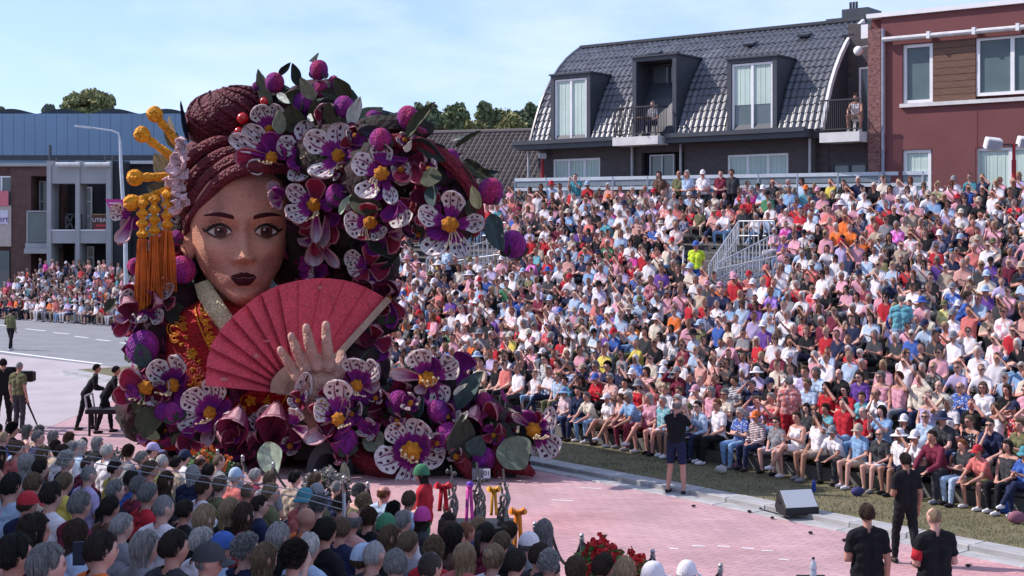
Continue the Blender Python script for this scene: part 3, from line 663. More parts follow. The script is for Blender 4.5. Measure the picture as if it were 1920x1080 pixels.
m_bud = M('bud', (1, 1, 1), 0.75, 0.2, 3.0, bump=1.0, bscale=7, vor=True, vrange=(.62, 1.35), attr='tint')
m_core = M('core_orange', (0.64, 0.23, 0.015), 0.7, 0.25, 2, bump=1.0, bscale=6, vor=True)
m_leaf = M('float_leaf', (0.105, 0.135, 0.095), 0.75, 0.35, 3.0, bump=.5, bscale=30, objcol=True)
m_stem = M('float_stem', (0.16, 0.012, 0.022), 0.8, 0.3, 3, bump=.9, bscale=14, vor=True)
m_fill = M('float_underlay', (0.040, 0.010, 0.018), 0.9, 0.5, 2, bump=.8, bscale=8, vor=True, hue=(0.016, 0.022, 0.016))
m_filament = M('pale_stamen', (0.62, 0.50, 0.30), .7, .2, 5)

# ---- head
HC = P(450, 437, 31.55); YAW = math.radians(15)
hr = Vector((math.cos(YAW), math.sin(YAW), 0)); hf = Vector((math.sin(YAW), -math.cos(YAW), 0))
def hw(x, z, f): return HC + hr * x + hf * f + Vector((0, 0, z))
zk = np.array([-1.66, -1.60, -1.48, -1.30, -1.05, -.75, -.40, 0, .35, .75, 1.15, 1.5, 1.8, 1.98, 2.05])
Wk = np.array([.06, .26, .43, .60, .79, .97, 1.09, 1.15, 1.17, 1.16, 1.05, .86, .55, .25, .04])
Dk = np.array([.62, .86, 1.00, 1.07, 1.10, 1.12, 1.12, 1.11, 1.14, 1.15, 1.08, .90, .60, .28, .05])
zz = np.linspace(zk[0], zk[-1], 400)
def sm(a):
    a = np.interp(zz, zk, a); kern = np.exp(-np.linspace(-2, 2, 31) ** 2); kern /= kern.sum()
    return np.convolve(np.pad(a, 15, mode='edge'), kern, 'valid')
Wk = Wk * np.where(zk < -.3, .94, np.where(zk < .5, .98, 1.0))
Wz, Dz = sm(Wk), sm(Dk)
def W_(z): return float(np.interp(z, zz, Wz))
def D_(z): return float(np.interp(z, zz, Dz))
def g2(x, z, x0, z0, sx, sz): return math.exp(-((x - x0) / sx) ** 2 - ((z - z0) / sz) ** 2)
def disp(x, z):
    ax = abs(x); d = 0.0
    t = min(max((0.22 - z) / 0.80, 0), 1)                                   # bridge to tip
    if z > -0.75: d += (0.10 + 0.30 * t ** 1.4) * math.exp(-(x / (0.10 + 0.085 * t)) ** 2) * (1 / (1 + math.exp((-0.60 - z) / 0.035))) * (1 / (1 + math.exp((z - 0.30) / 0.10)))
    d += 0.10 * g2(x, z, 0, -.56, .13, .10)
    d += 0.15 * g2(ax, z, .155, -.575, .075, .075)                          # wings
    d -= 0.06 * g2(ax, z, .10, -.66, .05, .03)                              # nostrils
    d -= 0.19 * g2(ax, z, .50, .02, .30, .19)                               # sockets
    d -= 0.07 * g2(ax, z, .17, .05, .10, .16)
    d += 0.085 * g2(ax, z, .52, .36, .36, .10)                              # brow
    d += 0.09 * g2(ax, z, .70, -.36, .26, .26)                              # cheekbones
    d -= 0.06 * g2(ax, z, .62, -.85, .22, .25)
    d += 0.15 * g2(x, z, 0, -.98, .30, .17)                                 # mouth
    d -= 0.03 * g2(x, z, 0, -.78, .05, .08)
    d -= 0.07 * g2(x, z, 0, -1.20, .26, .06)
    d += 0.12 * g2(x, z, 0, -1.42, .26, .16)                                # chin
    return d
def fwd(x, z):
    w = W_(z); r = min(abs(x) / w, 1); n = 2.25; b = D_(z) * max(0, 1 - r ** n) ** (1 / n)
    return b + disp(x, z) * min(1, b / (0.45 * D_(z)))
head = sub('head', FLT)
mb = MB(); NU, NV = 150, 190
vs = []
for j in range(NV + 1):
    z = zk[0] + (zk[-1] - zk[0]) * j / NV; w, dd = W_(z), D_(z)
    for i in range(NU):
        a = 2 * math.pi * i / NU; c, s_ = math.cos(a), math.sin(a); n = 2.25
        x = w * math.copysign(abs(s_) ** (2 / n), s_); f = dd * math.copysign(abs(c) ** (2 / n), c)
        if f > 0: f += disp(x, z) * min(1, f / (0.45 * dd))
        else: f *= 1.15
        vs.append(hw(x, z, f))
mb.add(vs, [(j * NU + i, j * NU + (i + 1) % NU, (j + 1) * NU + (i + 1) % NU, (j + 1) * NU + i) for j in range(NV) for i in range(NU)] + [tuple(range(NU)), tuple(NV * NU + i for i in range(NU - 1, -1, -1))])
mb.build('face', m_skin, head, smooth=True, angle=80)
def patch(name, mat, xs, top, bot, off, m=6, bulge=0.0, parent=None, edge=-0.01):
    """a shell that follows the face between two curves"""
    mb = MB(); n = len(xs); k = []
    for i, x in enumerate(xs):
        for j in range(m + 1):
            t = j / m; z = bot[i] + (top[i] - bot[i]) * t
            e = math.sin(math.pi * t) * math.sin(math.pi * min(max(i / (n - 1), .0), 1)) ** .5
            k.append(hw(x, z, fwd(x, z) + edge + (off - edge) * min(1, e * 3) + bulge * e))
    mb.add(k, [(i * (m + 1) + j, (i + 1) * (m + 1) + j, (i + 1) * (m + 1) + j + 1, i * (m + 1) + j + 1) for i in range(n - 1) for j in range(m)])
    return mb.build(name, mat, parent or head, smooth=True, angle=80)
for sgn in (-1, 1):
    ex = 0.50
    xs = [sgn * (ex + q) for q in np.linspace(-.255, .275, 25)]
    u = np.linspace(0, 1, 25)
    top = 0.015 + 0.142 * np.sin(np.pi * u ** .92) ** .8 + .02 * u; bot = 0.0 - 0.098 * np.sin(np.pi * u ** 1.1) ** .9 + .02 * u
    patch('eye', m_eyew, xs, top, bot, 0.045, bulge=0.035)
    eye = head.children[-1]
    def disc(name, cx, cz, r, off, mat):
        mb = MB(); q = [hw(cx, cz, fwd(cx, cz) + off)]
        for i in range(28):
            a = 2 * math.pi * i / 28; x, z = cx + r * math.cos(a), cz + r * math.sin(a)
            z = min(z, cz + 0.090); q.append(hw(x, z, fwd(x, z) + off - .012))
        mb.add(q, [(0, 1 + i, 1 + (i + 1) % 28) for i in range(28)]); return mb.build(name, mat, eye, smooth=True)
    ix = sgn * ex + 0.015
    disc('iris', ix, 0.035, .138, .100, m_iris); disc('pupil', ix, 0.035, .060, .116, m_black); disc('catchlight', ix - .05, 0.075, .026, .128, m_eyew)
    lid = [hw(x, t + .012, fwd(x, t) + .075) for x, t in zip(xs, top)]
    fl = [hw(sgn * (ex + .32), .055, fwd(sgn * (ex + .32), .05) + .05), hw(sgn * (ex + .39), .10, fwd(sgn * (ex + .39), .10) + .03)]
    mb = MB(); mb.tube(lid + fl, list(np.linspace(.014, .034, 24)) + [.032, .026, .006], 8); mb.build('eyeliner', m_black, head, smooth=True)
    mb = MB(); mb.tube([hw(x, b, fwd(x, b) + .06) for x, b in zip(xs, bot)], list(np.linspace(.006, .015, 25)), 6); mb.build('lower_lashes', m_black, head, smooth=True)
    mb = MB()
    for q in (10, 14, 17, 20, 22, 24):
        p0 = Vector(lid[q]); x = xs[q]; mb.tube([p0, hw(x + sgn * (.04 + .004 * q), top[q] + .13, fwd(x, top[q] + .1) + .11)], [.008, .002], 5)
    o = mb.build('upper_lashes', m_black, head); o['kind'] = 'stuff'
    mb = MB(); mb.tube([hw(x, t + .085, fwd(x, t + .085) + .01) for x, t in zip(xs, top)], [.012 + .02 * math.sin(math.pi * i / 24) for i in range(25)], 6); mb.build('eyelid_fold', m_skin, head, smooth=True)
    bx = np.linspace(-.30, .36, 20); u = np.linspace(0, 1, 20); cz = 0.335 + 0.075 * np.sin(np.pi * u * .80); th = 0.058 * (1 - u) ** .5 * (0.72 + .5 * np.sin(np.pi * u)) + .006
    patch('eyebrow', m_lip, [sgn * (ex + q) for q in bx], cz + th, cz - th, 0.03, 4)
# lips
u = np.linspace(-1, 1, 33); xs = u * .285
mid = -.985 + .012 * np.cos(u * 7) * (1 - u ** 2) + .02 * u ** 2
up = mid + 0.135 * (1 - np.abs(u) ** 1.7) ** .8 - 0.035 * np.exp(-(u / .14) ** 2); lo = mid - 0.19 * (1 - u ** 2) ** .75
patch('upper_lip', m_lip, xs, up, mid + .004, 0.03, 6, bulge=.055); patch('lower_lip', m_lip, xs, mid - .004, lo, 0.03, 7, bulge=.075)
# ears (the left one shows), neck
for sgn in (-1, 1):
    mb = MB(); mb.ball(hw(sgn * 1.13, -.22, -.02), (.15, .26, .42), 16, 12, Matrix.Rotation(YAW - sgn * .5, 3, 'Z')); e = mb.build('ear', m_skin, head, smooth=True)
    mb = MB(); mb.tube([hw(sgn * (1.16 + .10 * math.sin(t)), -.20 + .34 * math.cos(t), .06 - .05 * t) for t in np.linspace(0, 3.0, 12)], .045, 6); mb.build('ear_rim', m_skin, e, smooth=True)
nk = [(HC + hf * -.12 + Vector((0, 0, z)), r) for z, r in ((-1.0, .74), (-1.35, .66), (-1.7, .63), (-2.1, .70), (-2.5, .95))]
mb = MB(); n = 28
vs = [p + hr * r * math.cos(2 * math.pi * i / n) + hf * r * math.sin(2 * math.pi * i / n) for p, r in nk for i in range(n)]
mb.add(vs, [(j * n + i, j * n + (i + 1) % n, (j + 1) * n + (i + 1) % n, (j + 1) * n + i) for j in range(4) for i in range(n)]); mb.build('neck', m_skin, FLT, smooth=True)

def FD(X, Y, d):
    """pushes the right half of the headdress out so its shadow reaches the road"""
    t = min(max((X - 540) / 260, 0), 1) * min(max((500 - Y) / 90, 0), 1); return d - 2.7 * t * t * (3 - 2 * t)
# ---- hair
hair = sub('hair', FLT)
HB = P(428, 342, 32.15)
mb = MB(); mb.ball(HB, (1.36, 1.05, 1.22), 40, 26); mb.ball(HB + Vector((.1, .45, -1.1)), (1.2, .8, 1.3), 30, 20)
o = mb.build('hair_mass', m_hair, hair, smooth=True)
BUN = P(428, 222, 32.0); bm_ = Matrix.Rotation(-.28, 3, 'Y')
vs = MB(); nu, nv = 72, 30
def bunp(th, ph, k=1.0):
    rdg = 1 + .012 * math.sin(th * 9 + ph * 3)
    return BUN + bm_ @ Vector((math.sin(ph) * math.cos(th) * 1.04 * rdg * k, math.sin(ph) * math.sin(th) * .85 * rdg * k, math.cos(ph) * .70 * rdg * k))
vs.grid(lambda a, b: bunp(a * 2 * math.pi, .02 + b * (math.pi - .04)), nu, nv); vs.build('hair_bun', m_hair, hair, smooth=True, fix=False)
rl = random.Random(5)
for i in range(7):
    th0 = -2.9 + i * .41 + rl.uniform(-.05, .05); mb = MB()
    mb.tube([bunp(th0 + q * .9, .35 + q * 1.7, 1.03) for q in np.linspace(0, 1, 9)], [.02, .035, .045, .05, .05, .045, .04, .03, .015], 6); mb.build('hair_lock', m_lock if i % 3 == 0 else m_hair, hair, smooth=True)
def pxtube(name, pts, rad, mat, parent, n=8, sub_=6):
    """tube through (X, Y, depth) marks, rad in px at that depth"""
    pts = [(p[0], p[1], FD(*p)) for p in pts]; q = [P(*p) for p in pts]; r = [a * p[2] / F for a, p in zip(rad, pts)]
    # catmull-rom
    Q, R = [], []
    for i in range(len(q) - 1):
        p0, p1, p2, p3 = q[max(i - 1, 0)], q[i], q[i + 1], q[min(i + 2, len(q) - 1)]
        for k in range(sub_):
            t = k / sub_
            Q.append(0.5 * ((2 * p1) + (p2 - p0) * t + (2 * p0 - 5 * p1 + 4 * p2 - p3) * t * t + (3 * p1 - p0 - 3 * p2 + p3) * t ** 3)); R.append(r[i] + (r[i + 1] - r[i]) * t)
    Q.append(q[-1]); R.append(r[-1])
    mb = MB(); mb.tube(Q, R, n); return mb.build(name, mat, parent, smooth=True)
# the big rolls that frame the forehead
ROLLS = [([(540, 318, 30.75), (495, 314, 30.4), (455, 318, 30.35), (415, 338, 30.4), (385, 375, 30.6), (352, 412, 30.9)], [8, 13, 14, 13, 13, 7]),
         ([(520, 300, 30.9), (470, 298, 30.6), (430, 308, 30.6), (395, 335, 30.7), (365, 370, 30.8), (338, 402, 31.0)], [8, 15, 16, 15, 14, 6]),
         ([(470, 278, 31.0), (420, 290, 30.9), (385, 312, 30.9), (355, 345, 31.0), (332, 385, 31.2)], [8, 14, 15, 14, 6]),
         ([(450, 262, 31.2), (405, 268, 31.1), (370, 288, 31.1), (345, 318, 31.2), (328, 352, 31.4)], [7, 13, 14, 13, 6]),
         ([(352, 412, 30.95), (350, 430, 31.1), (348, 448, 31.3)], [8, 7, 4])]
for p, r in ROLLS: pxtube('hair_roll', p, r, m_lock, hair)
for i in range(46):                                                # strands combed from the hairline to the bun
    t = i / 45; x0, y0 = 345 + 150 * t + rl.uniform(-6, 6), 420 - 125 * t ** .7 + rl.uniform(-8, 8)
    x1, y1 = 385 + 85 * t + rl.uniform(-6, 6), 262 + rl.uniform(-12, 6)
    xm, ym = (x0 + x1) / 2 - 26 * (1 - t) - 4, (y0 + y1) / 2 - 8; d0 = 31.05 + .3 * (1 - t)
    pxtube('hair_lock', [(x0, y0, d0 + .05), (xm, ym, d0 - .12), (x1, y1, d0 + .25)], [1.5, rl.uniform(3.2, 5.2), 2], m_lock if i % 2 else m_hair, hair, 6, 4)
for (X, Y, r) in ((455, 222, 11), (448, 247, 9), (495, 190, 8)): mb = MB(); mb.ball(P(X, Y, 30.9), r * 31 / F, 14, 10); mb.build('red_bead', M('red_gloss', (.45, .01, .012), .25, .1, 4, spec=.6), hair, smooth=True)

# ---- golden hairpins and the hanging tassels
def hairpin(a, b, r=6.5):
    A, B = P(*a), P(*b); d = (B - A).normalized(); rot = d.to_track_quat('Z', 'Y').to_matrix(); ln = (B - A).length; k = 31 / F
    mb = MB(); mb.lathe(A, [(r * k * .75, .10), (r * k * 1.15, .28), (r * k * .85, .45), (r * k, ln * .5), (r * k * 1.25, ln)], 14, rot); pin = mb.build('hairpin', m_gold, FLT, smooth=True, angle=60)
    mb = MB(); prof_ = [(.02, -.18), (.11, -.15), (.155, -.08), (.17, 0), (.155, .07), (.12, .14), (.06, .19)]; mb.lathe(A, prof_, 24, rot, ridge=.12, rk=8); mb.build('knob', m_gold, pin, smooth=True)
    return pin
hairpin((290, 214, 31.0), (352, 292, 31.4), 7.5); hairpin((266, 252, 30.9), (330, 300, 31.2), 7.5); hairpin((253, 333, 30.7), (325, 331, 31.0), 8); hairpin((247, 380, 30.5), (332, 350, 30.9), 7)
for (X, Y0, Y1, Yk, d) in ((267, 372, 578, 448, 30.45), (289, 364, 572, 442, 30.5), (313, 356, 545, 432, 30.6)):
    ts = sub('tassel', FLT); k = d / F; z0, zk_ = P(X, Y0, d).z, P(X, Yk, d).z; c = P(X, Y0, d)
    pr = [(.05, 0)]; n = 4
    for j in range(n): a = -(z0 - zk_) * j / n; h = (z0 - zk_) / n; pr += [(.06, a - .02), (.120, a - h * .35), (.130, a - h * .55), (.055, a - h * .95)]
    mb = MB(); mb.lathe(c, [(r * 1.0, z) for r, z in pr], 18, ridge=.10, rk=6); mb.build('tassel_knots', m_gold, ts, smooth=True)
    mb = MB(); rt = random.Random(X)
    for j in range(34):
        a = rt.uniform(0, 6.28); r = .15 * math.sqrt(rt.random()); x0 = c + Vector((r * .7 * math.cos(a), r * .7 * math.sin(a), zk_ - z0)); sp = 1.35
        e = c + Vector((r * sp * math.cos(a) + rt.uniform(-.03, .03), r * sp * math.sin(a), P(X, Y1 + rt.uniform(-14, 6), d).z - z0)); m = (x0 + e) / 2 + Vector((rt.uniform(-.03, .03), rt.uniform(-.03, .03), 0))
        mb.tube([x0, m, e], [.020, .022, .012], 5)
    o = mb.build('threads', m_thread, ts); o['kind'] = 'stuff'
# ruffled white-pink rosette where the pins enter the hair
def vcol(mb): return mb
rs = sub('rosette', FLT); rr = random.Random(11)
for i, (X, Y) in enumerate(((340, 283), (331, 298), (344, 305), (326, 318), (338, 324), (322, 342), (334, 348), (330, 362), (318, 372), (340, 376), (326, 388), (336, 268))):
    mb = MB(); c = P(X, Y, 30.65 + rr.uniform(-.1, .15)); ro = Euler((rr.uniform(-.6, .6), rr.uniform(-.6, .6), rr.uniform(0, 6))).to_matrix(); ph = rr.uniform(0, 6)
    mb.grid(lambda a, b: c + ro @ Vector(((a - .5) * .34, .07 * math.sin(a * 9 + ph) * b + .04 * math.sin(b * 7), (b - .5) * .32 * (1 - .4 * abs(a - .5)))), 12, 8)
    q = mb.build('ruffle', M('rosette_pink', (.66, .46, .48), .8, .25, 6, bump=.8, bscale=24, vor=True), rs, smooth=True, fix=False)
    so = q.modifiers.new('thick', 'SOLIDIFY'); so.thickness = .025

# ---- kimono
kim = sub('kimono', FLT)
def kr(Y):
    """half width (px), centre X and depth radius of the robe at image row Y"""
    ys = [548, 575, 605, 640, 700, 760, 800, 828]; hwid = [50, 100, 142, 150, 150, 158, 180, 188]; cx = [452, 452, 452, 455, 455, 455, 458, 458]; dr = [.5, .85, 1.15, 1.25, 1.3, 1.35, 1.45, 1.5]
    return np.interp(Y, ys, hwid), np.interp(Y, ys, cx), np.interp(Y, ys, dr)
def kp(a, Y, off=0.0):
    h, cx, dr = kr(Y); c = P(cx, Y, 31.7); rx = h * 31.7 / F
    s_, c_ = math.sin(a), math.cos(a); n = 2.4
    return c + Vector((math.copysign(abs(s_) ** (2 / n), s_) * (rx + off), -math.copysign(abs(c_) ** (2 / n), c_) * (dr + off), 0))
mb = MB(); mb.grid(lambda u, v: kp(u * 2 * math.pi, 548 + v * 280), 60, 40); mb.build('robe', m_kim, kim, smooth=True, fix=False)
def kfront(X, Y, off):
    """point on the robe front at image column X and row Y (robe depth), and its outward normal"""
    lo, hi = -1.57, 1.57
    for _ in range(30):
        m = (lo + hi) / 2
        if px_of(kp(m, Y, off))[0] < X: lo = m
        else: hi = m
    return kp((lo + hi) / 2, Y, off)
def kband(name, L_, mat, off=.05, w=None):
    mb = MB(); q = []
    for (X, Y, hwid) in L_:
        for s_ in (-1, -.5, 0, .5, 1): q.append(kfront(X + s_ * hwid, Y, off if abs(s_) < 1 else off * .2))
    n = len(L_); mb.add(q, [(i * 5 + j, i * 5 + j + 1, (i + 1) * 5 + j + 1, (i + 1) * 5 + j) for i in range(n - 1) for j in range(4)])
    return mb.build(name, mat, kim, smooth=True, fix=False)
lap = [(372, 545, 9), (376, 560, 13), (383, 578, 17), (392, 600, 20), (403, 622, 21), (415, 645, 22), (428, 668, 22), (440, 690, 22)]
kband('lapel', lap, m_kim, .09)
def kline(name, pts, r, mat, parent, off): mb = MB(); mb.tube([kfront(x, y, off) for x, y in pts], r, 6); return mb.build(name, mat, parent, smooth=True)
kline('gold_piping', [(x - w, y) for x, y, w in lap], .022, m_orange, kim, .09); kline('gold_piping', [(x + w, y) for x, y, w in lap], .022, m_orange, kim, .09)
def kflower(X, Y, r, n=5, off=.05, name='gold_flower', mat=None):
    c = kfront(X, Y, off); dx = (kfront(X + 3, Y, off) - kfront(X - 3, Y, off)).normalized(); dz = Vector((0, 0, 1)); mb = MB(); rr_ = r * 30.3 / F
    ph = rl.uniform(0, 1)
    for k in range(n):
        a = ph + 2 * math.pi * k / n; ctr = c + (dx * math.cos(a) + dz * math.sin(a)) * rr_ * .6; nrm = dx.cross(dz)
        pts = [ctr + (dx * math.cos(b) + dz * math.sin(b)) * rr_ * .36 for b in np.linspace(0, 6.28, 9)[:-1]]
        mb.prism(pts, nrm * .05)
    mb.prism([c + (dx * math.cos(b) + dz * math.sin(b)) * rr_ * .28 for b in np.linspace(0, 6.28, 9)[:-1]], dx.cross(dz) * .06)
    return mb.build(name, mat or m_gold, kim)
for X, Y, r, o_ in ((361, 655, 12, .04), (393, 628, 10, .12), (386, 598, 7, .12), (398, 640, 6, .12), (374, 668, 5, .04), (341, 638, 5, .04), (363, 683, 6, .04), (350, 625, 5, .04), (380, 576, 6, .12), (405, 652, 7, .12), (470, 738, 11, .04), (456, 752, 7, .04), (430, 742, 7, .04), (500, 740, 8, .04), (490, 757, 6, .04), (444, 765, 6, .04), (518, 748, 6, .04), (308, 795, 11, .04), (292, 812, 8, .04), (330, 800, 6, .04), (520, 765, 7, .04), (372, 735, 8, .04), (360, 712, 6, .04)):
    kflower(X, Y, r, 5 if r > 6 else 3, o_)
for (cx, cy, R) in ((326, 612, 13), (340, 600, 10), (327, 628, 8), (372, 703, 10), (380, 718, 8), (384, 590, 9), (392, 612, 8), (290, 818, 8), (400, 632, 9), (345, 607, 7)):
    for q in (1.0, .55): kline('gold_swirl', [(cx + R * q * math.cos(t), cy + R * q * math.sin(t)) for t in np.linspace(.4, 5.6, 16)], .018, m_orange, kim, .05 if cx < 375 else .12)
for p in ([(455, 727), (448, 745), (436, 768)], [(505, 728), (495, 750), (488, 772)], [(540, 728), (520, 760), (512, 780)]): kline('gold_piping', p, .025, m_orange, kim, .04)
# cream inner collar round the neck
q = [(378, 528, 31.05, 14), (388, 552, 30.75, 17), (402, 575, 30.5, 18), (418, 598, 30.35, 18), (434, 622, 30.25, 17), (448, 645, 30.2, 15)]
mb = MB(); vs = []
for X, Y, d, w in q:
    for s_, dd in ((-1, .12), (-.6, 0), (.6, -.03), (1, .10), (.6, .22), (-.6, .25)): vs.append(P(X + s_ * w, Y - s_ * w * .35, d + dd))
mb.add(vs, [(i * 6 + j, i * 6 + (j + 1) % 6, (i + 1) * 6 + (j + 1) % 6, (i + 1) * 6 + j) for i in range(len(q) - 1) for j in range(6)] + [tuple(range(6)), tuple(len(vs) - 6 + j for j in range(6))])
mb.build('collar', m_cream, FLT, smooth=True, angle=70)

# ---- fan: pleated blades round a pivot, each a slab of its own
fan = sub('fan', FLT)
FE = [(385, 723), (386, 688), (393, 652), (410, 622), (434, 595), (461, 571), (489, 551), (522, 535), (560, 526), (605, 522), (648, 526), (688, 540), (723, 560)]
def fd(X): return 29.15 + (X - 385) / 340 * 0.75
PV = P(560, 740, 29.55)
FQ = [P(X, Y, fd(X)) for X, Y in FE]
for i in range(12):
    a, b = FQ[i], FQ[i + 1]; mb = MB()
    pleat = .16 if i < 7 else .05
    A0, A1, B0, B1 = PV.lerp(a, .22), a, PV.lerp(b, .22), b
    sh = Vector((0, pleat, 0)); th = Vector((0, .05, 0))
    mid = a.lerp(b, .5); c = PV + (mid - PV).normalized() * ((a - PV).length + (b - PV).length) / 2
    mb.prism([A0, A1, c + sh * .35, B1 + sh * .9, B0 + sh * .9], th); mb.build('fan_blade', m_fan, fan)
    if i < 8:
        e = MB(); e.prism([B0 + sh * .9, B1 + sh * .9, B1, B0], Vector((.012, .01, .012))); e.build('blade_edge', m_fan2, fan)  # step faces coloured dark to give the shade between pleats
mb = MB(); A, B = PV.lerp(FQ[-1], .1), PV.lerp(FQ[-1], 1.02); mb.bar(A + Vector((.04, -.05, -.04)), B + Vector((.04, -.05, -.04)), .14, .14, up=(0, 1, 0)); mb.build('guard_stick', m_fancream, fan)
for i in range(8):
    a, b = FQ[i], FQ[i + 1]; A1, B1 = PV.lerp(a, .23), PV.lerp(b, .23)
    for k in range(2):
        t = (k + .5) / 2; e = A1.lerp(B1, t); mb = MB(); mb.bar(PV + Vector((0, .02, 0)), e + (e - PV) * .35 * 0 + Vector((0, -.05, 0)), .09, .04, up=(0, 1, 0)); mb.build('fan_rib', m_fancream, fan)
    mb = MB(); pts = [PV.lerp(a, .15) + Vector((0, -.08, 0)), PV.lerp(a, .30) + Vector((0, -.08, 0)), PV.lerp(b, .30) + Vector((0, -.08, 0)), PV.lerp(b, .15) + Vector((0, -.08, 0))]; mb.prism(pts, (0, .04, 0)); mb.build('fan_lattice', m_fancream, fan)
for (X, Y, w, h) in ((600, 540, 5, 4), (571, 573, 2, 2), (624, 560, 1.3, 7), (627, 578, 1, 6), (692, 570, 1, 5), (480, 668, 6, 5), (500, 640, 7, 2), (420, 712, 8, 4), (668, 556, 2, 2)):   # faded petals
    mb = MB(); c = P(X, Y, fd(X) - .03 + (.0 if X > 520 else .0)); k = 29.4 / F
    mb.ball(c + Vector((0, .02, 0)), (w * k, .03, h * k), 8, 6); mb.build('faded_patch', M('fan_faded', (.50, .16, .17), .8), fan, smooth=True)

# ---- hand
def capsule(mb, a, b, ra, rb, n=12, m=4, flat=None):
    a, b = Vector(a), Vector(b); d = b - a; ln = d.length; z = d.normalized() if ln > 1e-6 else Vector((0, 0, 1)); x = z.orthogonal().normalized(); y = z.cross(x)
    if flat is not None:
        y = Vector(flat[0]); y = (y - z * y.dot(z)).normalized(); x = y.cross(z)
    fx = 1.0 if flat is None else flat[1]; vs = []; rings = []
    for i in range(m + 1): t = math.pi / 2 * (1 - i / m); rings.append((-ra * math.sin(t), ra * math.cos(t)))
    for i in range(m + 1): t = math.pi / 2 * i / m; rings.append((ln + rb * math.sin(t), rb * math.cos(t)))
    for zz_, r in rings:
        r = max(r, 1e-4)
        for j in range(n): q = 2 * math.pi * j / n; vs.append(a + z * zz_ + x * r * math.cos(q) + y * r * math.sin(q) * fx)
    k = len(rings)
    mb.add(vs, [(i * n + j, i * n + (j + 1) % n, (i + 1) * n + (j + 1) % n, (i + 1) * n + j) for i in range(k - 1) for j in range(n)] + [tuple(range(n - 1, -1, -1)), tuple((k - 1) * n + j for j in range(n))])
def remesh(mb, voxel, smooth=3, name='tmp', ratio=None):
    me = mb.mesh('tmp'); o = bpy.data.objects.new('tmp', me); COL.objects.link(o)
    r = o.modifiers.new('r', 'REMESH'); r.mode = 'VOXEL'; r.voxel_size = voxel
    if smooth: s_ = o.modifiers.new('s', 'SMOOTH'); s_.iterations = smooth; s_.factor = .5
    if ratio: d_ = o.modifiers.new('d', 'DECIMATE'); d_.ratio = ratio
    dg = bpy.context.evaluated_depsgraph_get(); out = bpy.data.meshes.new_from_object(o.evaluated_get(dg)); bpy.data.objects.remove(o); bpy.data.meshes.remove(me)
    out.name = name; return out
hb = MB(); k = 28.7 / F
def chain(pts, rad):
    q = [P(*p) for p in pts]
    for (a, b, ra, rb) in zip(q, q[1:], rad, rad[1:]): capsule(hb, a, b, ra * k, rb * k)
chain([(572, 720, 28.75), (553, 700, 28.7), (540, 678, 28.62), (526, 656, 28.66)], [13, 10.5, 9.5, 7.5])
chain([(580, 700, 28.70), (566, 676, 28.55), (555, 652, 28.46), (546, 630, 28.52)], [14, 11, 10, 7.5])
chain([(598, 692, 28.70), (586, 664, 28.48), (579, 640, 28.40), (574, 614, 28.46)], [14, 11.5, 10.5, 8])
chain([(618, 690, 28.70), (614, 660, 28.5), (612, 636, 28.42), (611, 609, 28.48)], [14, 11.5, 10, 8])
chain([(612, 730, 28.85), (632, 700, 28.85), (640, 680, 28.95), (640, 664, 29.1)], [18, 15, 13, 9])
chain([(583, 705, 28.8), (592, 735, 28.82)], [20, 30]); chain([(610, 705, 28.8), (600, 735, 28.85)], [20, 30]); chain([(592, 720, 28.86), (582, 770, 29.1), (574, 800, 29.35)], [35, 29, 25]); chain([(604, 722, 28.85), (592, 765, 29.1)], [33, 28])
for p in ((557, 704, 28.64), (573, 690, 28.56), (594, 686, 28.54), (616, 686, 28.56)): capsule(hb, P(*p), P(p[0], p[1] + 3, p[2]), 11.5 * k, 11 * k)
hm = remesh(hb, .028, 3, 'hand'); hm.materials.append(M('dahlia_skin_hand', (0.40, 0.225, 0.175), 0.85, 0.2, 3, bump=.6, bscale=18, vor=True, vrange=(.85, 1.12), hue=(.50, .30, .23))); hm.polygons.foreach_set('use_smooth', [True] * len(hm.polygons))
hand = bpy.data.objects.new('hand', hm); COL.objects.link(hand); hand.parent = FLT; hand.location = -Vector(OFF[FLT.name])
for (X, Y, d) in ((526, 653, 28.42), (546, 627, 28.29), (574, 611, 28.22), (611, 606, 28.25)):
    mb = MB(); mb.ball(P(X, Y + 5, d + .06), (6 * k, .05, 9 * k), 10, 8); mb.build('fingernail', M('nail', (.50, .28, .23), .5), FLT, smooth=True)

